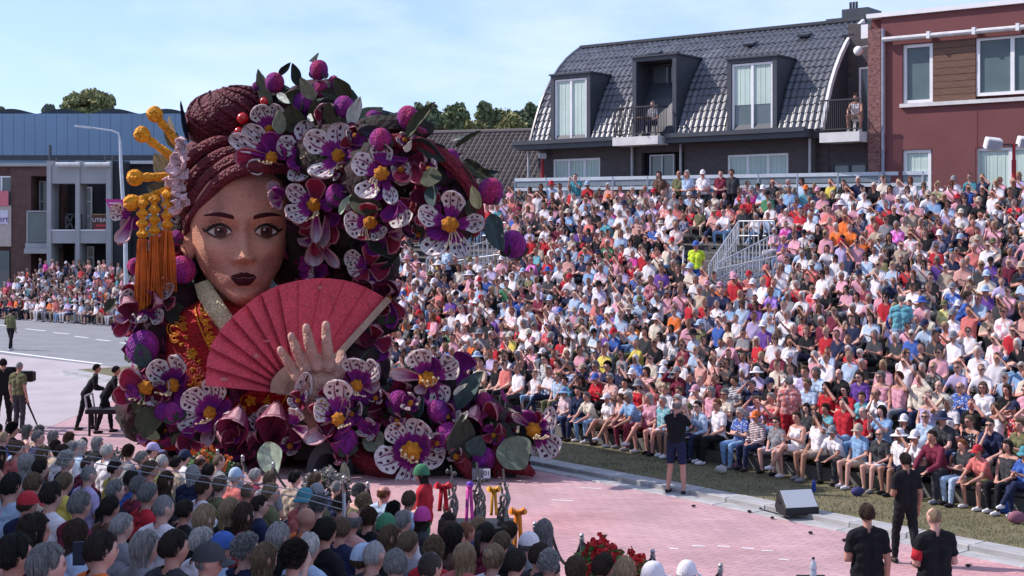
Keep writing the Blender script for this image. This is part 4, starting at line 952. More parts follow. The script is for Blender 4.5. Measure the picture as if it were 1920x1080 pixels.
# ---- orchids, buds, leaves
WHITE, SPOT, MAG, PUR, PINK, DEEP = (.82, .75, .73), (.085, .010, .030), (.40, .026, .25), (.17, .018, .25), (.55, .038, .10), (.16, .010, .040)
def mixc(a, b, t): t = min(max(t, 0), 1); return tuple(x + (y - x) * t for x, y in zip(a, b))
def petal_mesh(name, kind, seed, n=44):
    """unit petal: length along +Y (0..1), half width 1 at the widest, faces +Z"""
    rn = random.Random(seed); vs, cs = [], []
    spots = []
    for lob, us in ((0, (-.62,)), (1, (0.0,)), (2, (.62,))):
        for u0 in us:
            for vv in ((.60, .80) if lob == 1 else (.56, .74)):
                spots.append((u0 + rn.uniform(-.10, .10), vv + rn.uniform(-.03, .03), rn.uniform(.10, .14)))
    spots += [(rn.uniform(-.3, .3), .90, .09)]
    v1, v2 = -.33 + rn.uniform(-.05, .05), .33 + rn.uniform(-.05, .05)
    for j in range(n + 1):
        v = j / n
        for i in range(n + 1):
            u = 2 * i / n - 1
            hw_ = .30 + .70 * min(1, v / .60) ** 1.1 if v < .60 else math.sqrt(max(0.0, 1 - ((v - .60) / .40) ** 2.4))
            hw_ *= 1 + .03 * math.sin(v * 17 + seed)
            x = u * hw_; z = .10 * u * u * (1 if kind != 'cup' else 4.5) + .16 * v * v * (1 if kind != 'cup' else -1.2) - .10 * math.sin(v * math.pi) + .035 * math.sin(u * 7 + seed) * v
            vs.append((x, v + (.06 * (1 - u * u) if v > .9 else 0) * 0, z))
            e = .05 * math.sin(u * 9 + seed) + .04 * math.sin(u * 23 + 2 * seed)
            base = mixc(PUR, MAG, v * 2.2)
            if kind == 'spot' or kind == 'yspot':
                white = v > .40 + e * .6 + .06 * (abs(u) < .2)
                vein = (abs(u - v1) < .075 * (1.35 - v) or abs(u - v2) < .075 * (1.35 - v)) and v < .80
                c = WHITE if white and not vein else base
                if white and not vein:
                    for (a, b, r) in spots:
                        if (u - a) ** 2 + ((v - b) * 2.3) ** 2 < r ** 2: c = SPOT if kind == 'spot' else (.45, .30, .03)
                pass
                if vein and v > .43: c = mixc(MAG, SPOT, .45)
            elif kind == 'plain': c = mixc(DEEP, PINK, .25 + .75 * v) if abs(u) < .86 and v < .93 else mixc(PINK, WHITE, .35)
            elif kind == 'purple': c = mixc(PUR, MAG, .2 + .5 * abs(u))
            elif kind == 'cup': c = mixc(DEEP, (.24, .016, .075), v) if v < .90 else mixc(PINK, WHITE, .45)
            elif kind == 'ribbon': c = mixc(MAG, WHITE, (v - .35) * 1.6) if abs(u) < .6 else mixc(PINK, WHITE, .5)
            cs.append(c)
    w = n + 1; nv = len(vs); mb = MB()
    back = [(x, y, z - .075) for x, y, z in vs]; bc = [mixc((.17, .012, .06), c, .15) for c in cs]
    fs = [(j * w + i, j * w + i + 1, (j + 1) * w + i + 1, (j + 1) * w + i) for j in range(n) for i in range(n)]
    st = 2 if n % 2 == 0 else 1
    fb = []; ok = {}
    for j in range(0, n, st):
        for i in range(0, n, st):
            q = [j * w + i, (j + st) * w + i, (j + st) * w + i + st, j * w + i + st]; fb.append(tuple(nv + a for a in q))
    rim = [i for i in range(w)] + [j * w + n for j in range(1, n + 1)] + [n * w + i for i in range(n - 1, -1, -1)] + [j * w for j in range(n - 1, 0, -1)]
    fr = [(rim[k], nv + rim[k], nv + rim[(k + 1) % len(rim)], rim[(k + 1) % len(rim)]) for k in range(len(rim))]
    # drop the unused back verts when they are skipped
    mb.add(vs + back, fs + fb + fr, cs + bc)
    me = mb.mesh(name, True, 60); me.materials.append(m_petal); return me
PET = {k: [petal_mesh('petal_' + k, k, s_) for s_ in range(1, (5 if k == 'spot' else 3))] for k in ('spot', 'plain', 'purple', 'cup', 'yspot', 'ribbon')}
for v in PET.values():
    for me in v: me.name = 'petal'
cb = MB(); cb.lathe((0, 0, 0), [(.03, -.9), (.55, -.75), (.95, -.25), (1.0, .15), (.85, .60), (.5, .90), (.06, 1.0)], 28, ridge=.13, rk=7)
core_me = cb.mesh('flower_core', True, 70); core_me.materials.append(m_core)
sb_ = MB()
for k_ in range(4):
    a = -.6 + k_ * .4; sb_.tube([(.2 * math.sin(a), .6, 0), (.7 * math.sin(a * 1.6), 1.3, .9), (1.1 * math.sin(a * 1.7), 1.2, 1.9 + .4 * (k_ % 2))], [.10, .07, .05], 5); sb_.ball((1.1 * math.sin(a * 1.7), 1.2, 1.9 + .4 * (k_ % 2)), .17, 8, 6)
stam_me = sb_.mesh('stamen', True, 60); stam_me.materials.append(m_filament)
FO = Vector(OFF[FLT.name]); ro = random.Random(21)
def link(name, me, parent, mtx, col=None):
    o = bpy.data.objects.new(name, me); COL.objects.link(o); o.parent = parent; o.matrix_local = Matrix.Translation(-FO) @ mtx
    if col: o.color = (*col, 1)
    return o
def add_petal(parent, base, tip, w, kind, tilt=0.0, name='petal', meshes=None):
    v = tip - base; ln = v.length; y = v / ln; cam_ = (Vector((0, 0, EYE)) - base).normalized()
    cam_ = (cam_ + Vector((-.35, 0, .30)) * .7).normalized()
    z = (cam_ - y * cam_.dot(y)).normalized(); x = y.cross(z)
    rt = Matrix.Rotation(tilt, 3, y) if tilt else Matrix.Identity(3); x, z = rt @ x, rt @ z
    m = Matrix(((x.x * w, y.x * ln, z.x * ln, base.x), (x.y * w, y.y * ln, z.y * ln, base.y), (x.z * w, y.z * ln, z.z * ln, base.z), (0, 0, 0, 1)))
    return link(name, ro.choice(PET[kind]), parent, m)
def orchid(core, petals, cr=13, st=True, cdir=None):
    X, Y, d = core; d = FD(X, Y, d); o = sub('orchid', FLT); c = P(X, Y, d); k = d / F
    for p in petals:
        tx, ty, w = p[0], p[1], p[2]; kind = p[3] if len(p) > 3 else 'spot'; dd = p[4] if len(p) > 4 else ro.uniform(-.25, .12)
        tip = P(tx, ty, d + dd); base = c + Vector((0, .12, 0)) + (tip - c) * .08
        add_petal(o, base, tip, w * .5 * k, kind, ro.uniform(-.25, .25))
    if cr:
        ax = (Vector((0, 0, EYE)) - c).normalized(); ax = (ax + Vector(cdir or (ro.uniform(-.5, .5), 0, ro.uniform(-.5, .3)))).normalized(); q = ax.to_track_quat('Z', 'Y').to_matrix().to_4x4()
        m = Matrix.Translation(c - Vector((0, .10, 0))) @ q @ Matrix.Diagonal((cr * k, cr * k, cr * k * .9, 1)); link('flower_core', core_me, o, m)
        if st: link('stamen', stam_me, o, Matrix.Translation(c - Vector((0, .12, 0))) @ q @ Matrix.Rotation(ro.uniform(-1, 1) + math.pi, 4, 'Z') @ Matrix.Diagonal((cr * k, cr * k, cr * k, 1)))
    return o
S, PL, PU, CU, YS, RB = 'spot', 'plain', 'purple', 'cup', 'yspot', 'ribbon'
orchid((506, 243, 30.9), [(478, 196, 40), (527, 196, 40), (535, 240, 30, PU)], 9, False)
orchid((511, 296, 30.3), [(462, 236, 42), (440, 296, 40, PL), (466, 322, 34, YS), (432, 254, 34), (505, 245, 36, PU), (540, 280, 30, PU)], 12)
orchid((572, 288, 30.4), [(519, 266, 42), (554, 346, 42), (574, 230, 44, S, .3), (540, 318, 30, PU), (600, 320, 34, PU)], 10)
orchid((636, 292, 30.3), [(572, 252, 48), (640, 232, 50, S, .2), (585, 338, 48, S, -.35), (665, 300, 40, PU), (610, 330, 30, PL)], 13)
orchid((590, 384, 30.2), [(536, 352, 36), (535, 412, 44, S, -.3), (594, 462, 22, RB), (594, 333, 40, PL), (635, 380, 36, PU), (565, 430, 30, PL)], 13, True, (-.5, 0, -.5))
orchid((716, 325, 30.0), [(660, 300, 48), (717, 268, 46), (774, 332, 38), (676, 374, 46), (740, 388, 28), (708, 378, 30, PU)], 14, True, (0, 0, -.6))
orchid((695, 417, 30.1), [(643, 424, 52), (719, 450, 36), (690, 378, 40, PL), (670, 450, 30, PL)], 13, True, (0, 0, -1.0))
orchid((745, 372, 30.5), [(756, 428, 50), (720, 420, 30, PU), (780, 395, 34, PL)], 0, False)
orchid((844, 420, 30.2), [(781, 398, 42), (854, 354, 46), (914, 418, 36), (803, 482, 50), (874, 488, 38), (800, 440, 40, PU)], 16, True, (0, 0, -1.0))
orchid((527, 375, 30.0), [(505, 340, 26, RB), (510, 392, 26, RB), (498, 362, 22, RB), (520, 345, 24, PU)], 0, False)
orchid((612, 400, 30.6), [(608, 470, 22, RB), (632, 460, 26, PL), (640, 420, 30, PU)], 0, False)
orchid((690, 500, 30.3), [(645, 478, 34, S), (670, 530, 34, PL), (730, 515, 44, PL), (700, 460, 40, PL), (715, 545, 34, PU), (650, 505, 34)], 0, False)
orchid((585, 445, 30.5), [(562, 462, 30, RB), (600, 480, 34, PL), (590, 500, 36, RB), (566, 420, 30, PL), (640, 505, 22, RB)], 0, False)
orchid((560, 510, 30.9), [(592, 520, 36, S), (580, 485, 30, PU), (620, 515, 36, PU)], 0, False)
orchid((660, 560, 30.2), [(735, 585, 30, PL), (700, 530, 36, CU), (740, 545, 30, CU)], 10, False)
orchid((610, 300, 30.6), [(640, 345, 40, PU), (600, 345, 36, PL), (660, 260, 40, PU)], 0, False)
orchid((770, 300, 30.6), [(745, 345, 36, PL), (790, 350, 30, PL), (700, 300, 24, PU), (800, 300, 30, CU)], 0, False)
orchid((652, 330, 30.5), [(650, 365, 24, RB), (640, 300, 24, PL), (668, 352, 24, RB)], 0, False)
# left edge
orchid((246, 405, 30.6), [(206, 394, 34), (222, 462, 28, RB), (262, 430, 30, PU), (232, 430, 26, RB)], 0, False)
orchid((268, 572, 30.5), [(222, 556, 40), (254, 610, 38), (308, 604, 32), (330, 536, 26), (232, 534, 28, PL), (300, 565, 40, CU), (285, 545, 34, PU)], 9, False)
orchid((247, 590, 30.3), [(217, 632, 26, PL), (212, 606, 22, RB), (235, 560, 40, CU)], 0, False)
# lower left
orchid((327, 722, 29.9), [(278, 682, 46), (338, 662, 40), (268, 756, 40), (356, 710, 26, PU), (350, 757, 40, PU), (305, 700, 30, PU)], 13, True, (-.8, 0, 0))
orchid((275, 726, 29.7), [(232, 704, 40), (214, 748, 40, PL), (240, 740, 40, PU), (220, 705, 44, PL), (300, 760, 40, CU)], 14)
orchid((396, 774, 29.6), [(344, 736, 50), (406, 708, 52, S), (335, 802, 42), (386, 842, 26, RB), (428, 800, 40, PU), (370, 812, 36, PU), (440, 760, 30, PU)], 13, True, (-.8, 0, 0))
orchid((442, 832, 29.3), [(408, 786, 32), (436, 766, 40), (444, 772, 62, CU, -.45), (410, 812, 36, CU), (470, 812, 36, CU)], 0, False)
orchid((514, 826, 29.2), [(472, 776, 34), (500, 756, 46), (516, 764, 64, CU, -.45), (474, 812, 30, CU), (548, 790, 40, CU), (525, 760, 36, PL)], 0, False)
orchid((545, 800, 28.5), [(585, 815, 24, RB), (562, 762, 34, YS), (582, 695, 34), (560, 830, 30, CU)], 0, False)
orchid((635, 785, 28.15), [(634, 706, 54), (586, 764, 48, YS), (578, 833, 34, RB), (657, 745, 20, RB), (600, 810, 46, CU), (655, 810, 34, PU)], 13, True)
orchid((669, 722, 28.5), [(663, 666, 50), (715, 682, 44), (715, 728, 28, RB), (648, 745, 34, PU), (690, 745, 34, PU)], 12)
orchid((802, 711, 28.9), [(778, 650, 48), (862, 678, 50), (838, 758, 46), (730, 698, 26, RB), (782, 742, 24, RB), (822, 670, 34, PU), (810, 760, 34, PU)], 16, True, (0, 0, .6))
orchid((772, 845, 28.4), [(726, 796, 42), (794, 788, 62), (834, 862, 54), (702, 872, 56), (758, 922, 38), (735, 840, 36, PU), (812, 830, 40, PU), (790, 890, 40, PU)], 19, True, (.2, 0, .3))
orchid((1000, 806, 28.6), [(1049, 776, 46), (1048, 856, 52), (1006, 852, 34), (956, 774, 16, RB), (990, 765, 30, PU), (1030, 820, 36, PU), (1015, 770, 20, PL)], 15, True, (.6, 0, .3))
orchid((893, 830, 29.0), [(886, 768, 50, CU, -.35), (925, 786, 44, CU), (935, 755, 40, PL), (870, 790, 34, PL)], 0, False)
orchid((720, 770, 29.1), [(690, 782, 40, CU), (735, 740, 52, PL), (768, 720, 30, CU), (748, 790, 46, CU), (685, 800, 40, PL)], 0, False)
orchid((600, 790, 28.4), [(640, 830, 40, CU), (662, 770, 26, RB), (590, 750, 34, PL)], 0, False)
orchid((860, 700, 29.5), [(880, 660, 46, PU), (870, 720, 40, PU), (815, 690, 40, PU)], 0, False)

orchid((725, 440, 30.4), [(748, 475, 34, PL), (690, 478, 36, PU), (735, 405, 30, PU), (760, 440, 26, RB)], 0, False)
orchid((655, 545, 30.4), [(622, 560, 26, RB), (690, 572, 34, PL), (640, 590, 30, PU), (680, 520, 30, PL)], 0, False)
orchid((728, 560, 30.2), [(746, 530, 40, CU), (752, 600, 34, PL), (705, 590, 34, CU), (740, 620, 26, PU)], 8, False)
orchid((700, 640, 30.0), [(735, 650, 36, PL), (720, 680, 34, PU), (668, 640, 30, CU), (710, 605, 30, PL)], 0, False)
orchid((585, 360, 30.7), [(560, 320, 30, PL), (620, 350, 30, PU), (562, 390, 30, PU)], 0, False)
orchid((660, 275, 30.5), [(690, 250, 30, PU), (700, 290, 30, PL), (640, 262, 26, PL), (680, 310, 26, PU)], 0, False)
orchid((560, 262, 30.7), [(548, 230, 26, PU), (600, 250, 26, PL), (585, 300, 30, PL)], 0, False)
orchid((800, 385, 30.6), [(770, 360, 30, CU), (825, 360, 26, PL), (790, 425, 34, PL), (830, 400, 26, PU)], 0, False)
orchid((760, 800, 28.9), [(730, 815, 34, CU), (790, 815, 30, PL), (765, 770, 34, PL), (750, 840, 30, PU)], 0, False)
orchid((845, 800, 28.9), [(820, 815, 34, CU), (870, 830, 30, PL), (850, 770, 30, PU)], 0, False)
orchid((930, 840, 28.7), [(915, 870, 30, CU), (960, 835, 30, PU), (940, 805, 30, PL)], 0, False)
orchid((690, 835, 28.9), [(660, 850, 34, PL), (720, 850, 30, CU), (690, 870, 30, PL), (700, 800, 30, CU)], 0, False)
orchid((355, 830, 29.4), [(330, 835, 34, CU), (385, 850, 30, PL), (350, 800, 26, PU), (365, 858, 26, CU)], 0, False)
orchid((300, 560, 30.7), [(270, 540, 34, PL), (330, 575, 30, PL), (310, 520, 34, CU), (285, 600, 30, PU)], 0, False)
orchid((345, 470, 31.3), [(325, 490, 22, PL), (360, 500, 26, PL), (335, 440, 18, RB), (350, 525, 30, CU)], 0, False)
for (X, Y, d) in ((545, 222, 30.8), (612, 215, 30.9), (668, 255, 30.8), (760, 262, 30.8), (805, 318, 30.6), (752, 318, 30.5), (690, 355, 30.4), (625, 320, 30.2), (668, 395, 30.3), (785, 440, 30.6), (610, 445, 30.6), (560, 400, 30.4), (232, 610, 30.5), (300, 735, 29.8), (470, 800, 29.2), (560, 750, 28.4), (618, 745, 28.4), (660, 775, 28.5), (705, 745, 28.7), (770, 755, 28.7), (840, 780, 28.7), (870, 800, 28.6), (745, 790, 28.5), (690, 805, 28.5), (820, 830, 28.4), (855, 855, 28.4), (925, 815, 28.6), (960, 860, 28.5), (640, 860, 28.5), (435, 815, 29.2), (545, 835, 28.9)):
    n_ = ro.choice((3, 4, 5)); a0 = ro.uniform(0, 6.28); r_ = ro.uniform(17, 27); ks_ = ro.choice((('spot', 'plain'), ('plain', 'purple'), ('spot', 'purple'), ('ribbon', 'plain'), ('spot', 'spot')))
    orchid((X, Y, d), [(X + r_ * math.cos(a0 + k_ * 6.283 / n_), Y + r_ * math.sin(a0 + k_ * 6.283 / n_), r_ * ro.uniform(.8, 1.05), ks_[k_ % 2], -.10) for k_ in range(n_)], ro.choice((0, 5, 6)), False)
def bud_mesh(seed, c1, c2):
    rn = random.Random(seed); vs, cs = [], []; nu, nv = 40, 22
    for j in range(nv + 1):
        ph = math.pi * j / nv
        for i in range(nu):
            th = 2 * math.pi * i / nu; k = .90 + .15 * abs(math.sin(th * 2.5 + j * .10 + seed)) ** .6 * math.sin(ph) + .02 * math.sin(th * 17 + j)
            r = math.sin(ph) ** .85; vs.append((r * k * math.cos(th), r * k * math.sin(th), 1.12 * math.cos(ph)))
            t = .5 + .5 * math.sin(th * 2 + seed) * .8 + .5 * (ph / math.pi - .5); cs.append(mixc(c1, c2, t + rn.uniform(-.28, .28)))
    mb = MB(); mb.add(vs, [(j * nu + i, (j + 1) * nu + i, (j + 1) * nu + (i + 1) % nu, j * nu + (i + 1) % nu) for j in range(nv) for i in range(nu)], cs)
    me = mb.mesh('bud', True); me.materials.append(m_bud); return me
BUDS = [bud_mesh(1, (.42, .022, .10), (.17, .014, .22)), bud_mesh(2, (.30, .02, .20), (.12, .012, .20)), bud_mesh(4, (.48, .03, .15), (.24, .02, .24))]
def leaf_mesh(seed, n=14):
    vs = []; rn = random.Random(seed)
    for j in range(n + 1):
        v = j / n; h = math.sin(math.pi * v ** .8) ** .75
        for i in range(7): u = i / 3 - 1; vs.append((u * h + .06 * math.sin(v * 9 + seed) * abs(u), v, .22 * abs(u) * h + .25 * v * v + .03 * rn.uniform(-1, 1)))
    fs = [(j * 7 + i, j * 7 + i + 1, (j + 1) * 7 + i + 1, (j + 1) * 7 + i) for j in range(n) for i in range(6)]; nv = len(vs)
    mb = MB(); mb.add(vs + [(x, y, z - .05) for x, y, z in vs], fs + [tuple(nv + q for q in f[::-1]) for f in fs] + [(j * 7, (j + 1) * 7, nv + (j + 1) * 7, nv + j * 7) for j in range(n)] + [(j * 7 + 6, nv + j * 7 + 6, nv + (j + 1) * 7 + 6, (j + 1) * 7 + 6) for j in range(n)])
    me = mb.mesh('leaf', True, 60); me.materials.append(m_leaf); return me
LEAFS = [leaf_mesh(s_) for s_ in (1, 2, 3)]
GG, DG, PG, OL, TE, WG = (.13, .165, .115), (.030, .042, .032), (.30, .38, .28), (.050, .055, .028), (.050, .085, .085), (.58, .62, .52)
def leaf(bx, by, tx, ty, w, d, col=GG, dd=-.15, parent=None, tilt=None):
    d = FD(bx, by, d); base, tip = P(bx, by, d), P(tx, ty, d + dd); v = tip - base; ln = v.length; y = v / ln; c = ((Vector((0, 0, EYE)) - base).normalized() + Vector((-.3, 0, .2))).normalized(); z = (c - y * c.dot(y)).normalized(); x = y.cross(z)
    a = ro.uniform(-.5, .5) if tilt is None else tilt; rt = Matrix.Rotation(a, 3, y); x, z = rt @ x, rt @ z; w = w * .5 * d / F
    return link('leaf', ro.choice(LEAFS), parent or FLT, Matrix(((x.x * w, y.x * ln, z.x * ln * .6, base.x), (x.y * w, y.y * ln, z.y * ln * .6, base.y), (x.z * w, y.z * ln, z.z * ln * .6, base.z), (0, 0, 0, 1))), col)
def bud(X, Y, r, d, k=0, calyx=True, lean=None):
    d = FD(X, Y, d); s_ = r * d / F; e = Euler((ro.uniform(-.4, .4), ro.uniform(-.4, .4) if lean is None else lean, ro.uniform(0, 6))).to_matrix().to_4x4()
    b = link('bud', BUDS[k], FLT, Matrix.Translation(P(X, Y, d)) @ e @ Matrix.Diagonal((s_, s_, s_, 1)))
    if calyx:
        for a in (-.9, .7):
            l = link('calyx', ro.choice(LEAFS), b, Matrix.Identity(4), DG); l.matrix_local = Matrix.Rotation(ro.uniform(0, 6), 4, 'Z') @ Matrix.Translation((0, -.75, -1.0)) @ Matrix.Rotation(math.radians(80), 4, 'X') @ Matrix.Diagonal((.8, 1.2, .7, 1))
for q in ((598, 131, 17, 31.2, 0), (600, 168, 15, 31.3, 0), (515, 155, 17.5, 31.1, 0), (568, 193, 18, 30.9, 1), (645, 200, 19, 30.9, 1), (628, 160, 9, 31.5, 2), (482, 163, 9, 31.4, 1), (765, 221, 21, 30.7, 0), (700, 222, 14, 31.2, 1), (714, 262, 20, 30.1, 2), (846, 294, 14, 31.0, 1), (920, 359, 23, 30.6, 0), (962, 458, 24, 30.6, 1),
          (268, 652, 30, 30.3, 1), (331, 446, 13, 31.0, 2), (342, 506, 24, 31.0, 2), (254, 500, 15, 31.2, 2), (645, 826, 25, 28.5, 1), (680, 738, 22, 28.8, 1), (746, 756, 22, 29.0, 1), (822, 772, 21, 28.7, 1), (838, 818, 24, 28.6, 2), (907, 862, 22, 28.5, 1), (632, 366, 20, 30.2, 1), (907, 752, 15, 29.2, 2), (880, 735, 12, 29.6, 1), (305, 772, 16, 29.6, 1), (325, 775, 20, 29.6, 1), (250, 740, 14, 29.6, 1)):
    bud(*q)
for q in ((523, 141, 547, 116, 13, 31.3, DG), (560, 162, 548, 117, 20, 31.2, DG), (508, 196, 490, 128, 30, 31.4, GG), (575, 172, 520, 190, 26, 31.0, OL), (590, 187, 568, 142, 30, 30.8, (.22, .25, .17)), (656, 186, 631, 142, 32, 31.3, OL), (524, 252, 522, 205, 26, 30.6, (.25, .28, .19)), (556, 250, 548, 195, 48, 30.7, OL), (600, 235, 596, 185, 40, 31.0, OL), (628, 235, 620, 190, 36, 30.8, OL), (520, 175, 546, 196, 14, 30.5, WG), (578, 215, 590, 228, 12, 30.5, WG),
          (354, 268, 342, 188, 9, 31.6, (.02, .025, .05)), (336, 282, 312, 226, 26, 31.7, GG), (332, 270, 322, 214, 14, 31.5, WG), (318, 322, 284, 300, 0.1, 31.7, PG), (316, 335, 291, 286, 34, 31.6, PG), (322, 368, 276, 350, 40, 31.7, GG), (656, 238, 678, 180, 26, 31.0, WG), (668, 225, 720, 200, 30, 31.2, PG), (730, 255, 672, 240, 30, 30.9, (.03, .035, .05)), (715, 215, 760, 240, 26, 31.0, TE), (762, 258, 822, 196, 28, 30.5, OL), (690, 265, 740, 235, 22, 30.6, WG), (655, 262, 700, 262, 20, 31.0, DG), (780, 260, 840, 300, 30, 30.9, DG), (790, 332, 830, 340, 44, 30.3, OL), (808, 345, 818, 388, 34, 30.4, TE), (760, 285, 772, 262, 12, 30.2, WG), (830, 285, 818, 266, 22, 31.0, TE), (636, 402, 668, 366, 20, 30.0, PG), (655, 372, 720, 392, 44, 29.9, OL), (697, 430, 735, 490, 50, 30.6, DG), (702, 500, 760, 470, 44, 30.6, DG), (920, 400, 948, 472, 42, 30.5, TE), (898, 392, 886, 346, 22, 30.4, (.40, .42, .22)), (860, 330, 940, 322, 18, 31.2, TE), (880, 372, 895, 410, 30, 30.7, OL), (868, 300, 930, 345, 24, 31.1, OL), (845, 262, 880, 250, 8, 31.0, WG), (855, 275, 905, 250, 10, 31.2, OL), (850, 310, 890, 345, 26, 30.9, DG),
          (500, 828, 522, 892, 52, 28.6, PG), (536, 805, 546, 842, 40, 29.1, DG), (655, 912, 650, 862, 26, 28.5, PG), (688, 812, 715, 850, 44, 28.8, (.24, .28, .20)), (862, 868, 866, 772, 54, 28.5, (.04, .048, .034)), (948, 822, 985, 880, 70, 28.3, GG), (985, 838, 950, 860, 44, 28.35, GG), (885, 855, 905, 815, 40, 28.4, TE), (855, 765, 912, 700, 44, 28.9, TE), (775, 788, 800, 745, 36, 28.9, TE), (862, 790, 880, 770, 14, 28.3, WG), (850, 740, 880, 720, 10, 28.6, WG), (690, 765, 660, 745, 24, 29.0, DG), (660, 790, 690, 760, 36, 28.7, DG), (276, 690, 262, 640, 34, 30.1, TE), (250, 770, 275, 740, 30, 29.7, OL), (285, 800, 265, 820, 60, 29.9, OL), (285, 760, 270, 822, 50, 29.6, OL), (330, 610, 322, 560, 30, 30.9, DG), (350, 480, 362, 540, 50, 31.6, DG), (600, 520, 640, 480, 60, 31.2, DG), (720, 560, 690, 600, 40, 30.4, OL), (925, 800, 960, 830, 40, 28.8, DG), (580, 790, 560, 830, 40, 29.2, DG), (965, 905, 930, 880, 30, 28.6, DG), (745, 580, 712, 610, 40, 30.3, OL), (640, 452, 664, 500, 44, 31.0, DG), (556, 560, 590, 538, 40, 31.2, DG), (575, 795, 540, 812, 30, 28.9, OL)):
    if q[4] > 1: leaf(*q)
rl = random.Random(99)
# stems
pxtube('stem', [(735, 262, 31.0), (800, 275, 31.0), (850, 310, 30.9), (885, 355, 30.8), (898, 410, 30.7), (890, 440, 30.6)], [14, 15, 16, 15, 12, 6], m_stem, FLT)
pxtube('stem', [(720, 600, 31.3), (702, 519, 33.2), (695, 440, 33.4), (680, 350, 32.8), (650, 270, 32.2)], [34, 34, 32, 34, 30], m_fill, FLT)
pxtube('stem', [(640, 520, 31.3), (650, 440, 31.2), (640, 380, 31.2)], [30, 28, 24], m_fill, FLT)
pxtube('stem', [(655, 840, 29.3), (715, 880, 28.8), (770, 908, 28.6), (830, 930, 28.6), (855, 945, 28.6)], [26, 24, 20, 14, 4], m_stem, FLT)
pxtube('stem', [(838, 830, 28.7), (862, 860, 28.5), (888, 893, 28.4), (905, 915, 28.5)], [13, 15, 15, 7], m_stem, FLT)
pxtube('stem', [(930, 850, 28.7), (955, 870, 28.5), (985, 880, 28.4), (1002, 890, 28.4)], [18, 18, 13, 5], m_stem, FLT)
pxtube('stem', [(945, 800, 28.9), (935, 850, 28.6), (938, 905, 28.5)], [14, 14, 13], m_stem, FLT)
pxtube('stem', [(800, 300, 31.1), (790, 350, 30.9), (770, 400, 30.8)], [12, 12, 8], m_stem, FLT)
# the dark bodies the flowers are fixed to
fb_ = sub('flower_bed', FLT)
def lump(X, Y, d, rx, ry, rd, s_=0, m=None):
    d = FD(X, Y, d); mb = MB(); k = d / F; mb.ball(P(X, Y, d), (rx * k, rd, ry * k), 26, 16, None, .07, s_); o = mb.build('mound', m or m_fill, fb_, smooth=True); return o
for i, q in enumerate(((560, 285, 31.8, 95, 85, .9), (655, 300, 31.7, 105, 75, .9), (740, 330, 31.6, 95, 75, .8), (815, 330, 31.6, 60, 52, .7), (610, 420, 32.0, 80, 120, .8), (690, 470, 31.8, 60, 110, .8), (600, 200, 31.9, 75, 50, .7), (520, 190, 32.0, 40, 32, .6), (860, 400, 31.2, 36, 56, .5), (740, 240, 31.6, 75, 28, .6), (330, 560, 32.0, 60, 90, .8), (300, 640, 31.6, 45, 80, .8), (340, 470, 32.3, 40, 70, .7), (640, 620, 31.4, 80, 110, .8), (560, 470, 32.4, 60, 80, .6),
                   (280, 770, 31.0, 60, 60, .9), (400, 800, 30.9, 90, 50, .9), (500, 825, 30.6, 90, 55, 1.0), (610, 800, 30.4, 70, 60, 1.0), (700, 790, 30.3, 80, 75, 1.2), (700, 860, 29.6, 60, 55, .8), (800, 800, 30.2, 90, 80, 1.2), (790, 870, 29.4, 70, 50, .8), (890, 810, 30.0, 70, 70, 1.1), (880, 870, 29.3, 60, 40, .8), (950, 850, 29.4, 40, 42, .7), (990, 820, 29.0, 18, 34, .3), (680, 690, 30.4, 50, 60, .7), (820, 720, 30.2, 60, 50, .8))):
    lump(*q, s_=i)
# small loose petals and leaflets between the big flowers
mb = MB(); rn = random.Random(4)
zones = [(600, 300, 150, 110, 30.9), (720, 380, 120, 110, 30.9), (640, 470, 90, 90, 31.1), (300, 640, 60, 120, 31.0), (330, 770, 110, 60, 30.1), (480, 830, 110, 40, 29.7), (650, 790, 100, 80, 29.4), (790, 800, 120, 90, 29.2), (900, 830, 90, 70, 28.9), (330, 500, 40, 80, 31.7)]
cols_ = [(.13, .012, .045), (.20, .014, .09), (.035, .05, .035), (.05, .06, .04), (.24, .03, .10), (.10, .012, .10)]
for _ in range(2600):
    zX, zY, zw, zh, d = rn.choice(zones); X, Y = zX + rn.gauss(0, .55) * zw, zY + rn.gauss(0, .5) * zh
    if 335 < X < 560 and 320 < Y < 720 and not (X > 540 and Y < 500): continue
    if Y > 890 or X > 985 or (Y < 225 and not 490 < X < 660): continue
    if X > 740 and 440 < Y < 690: continue
    if X > 905 and Y < 740: continue
    if X < 238 and Y > 700: continue
    c = P(X, Y, FD(X, Y, d) + rn.uniform(-.1, .5)); e = Euler((rn.uniform(0, 6), rn.uniform(0, 6), rn.uniform(0, 6))).to_matrix(); s_ = rn.uniform(.10, .26); cc = rn.choice(cols_)
    mb.add([c + e @ (Vector(p) * s_) for p in ((0, -1, 0), (.55, -.3, .18), (.5, .5, .1), (0, 1.1, -.12), (-.5, .5, .12), (-.55, -.3, .15), (0, 0, -.12))], [(0, 1, 6), (1, 2, 6), (2, 3, 6), (3, 4, 6), (4, 5, 6), (5, 0, 6)], cc)
o = mb.build('filling_petals', m_petal, fb_, smooth=True, fix=False); o['kind'] = 'stuff'
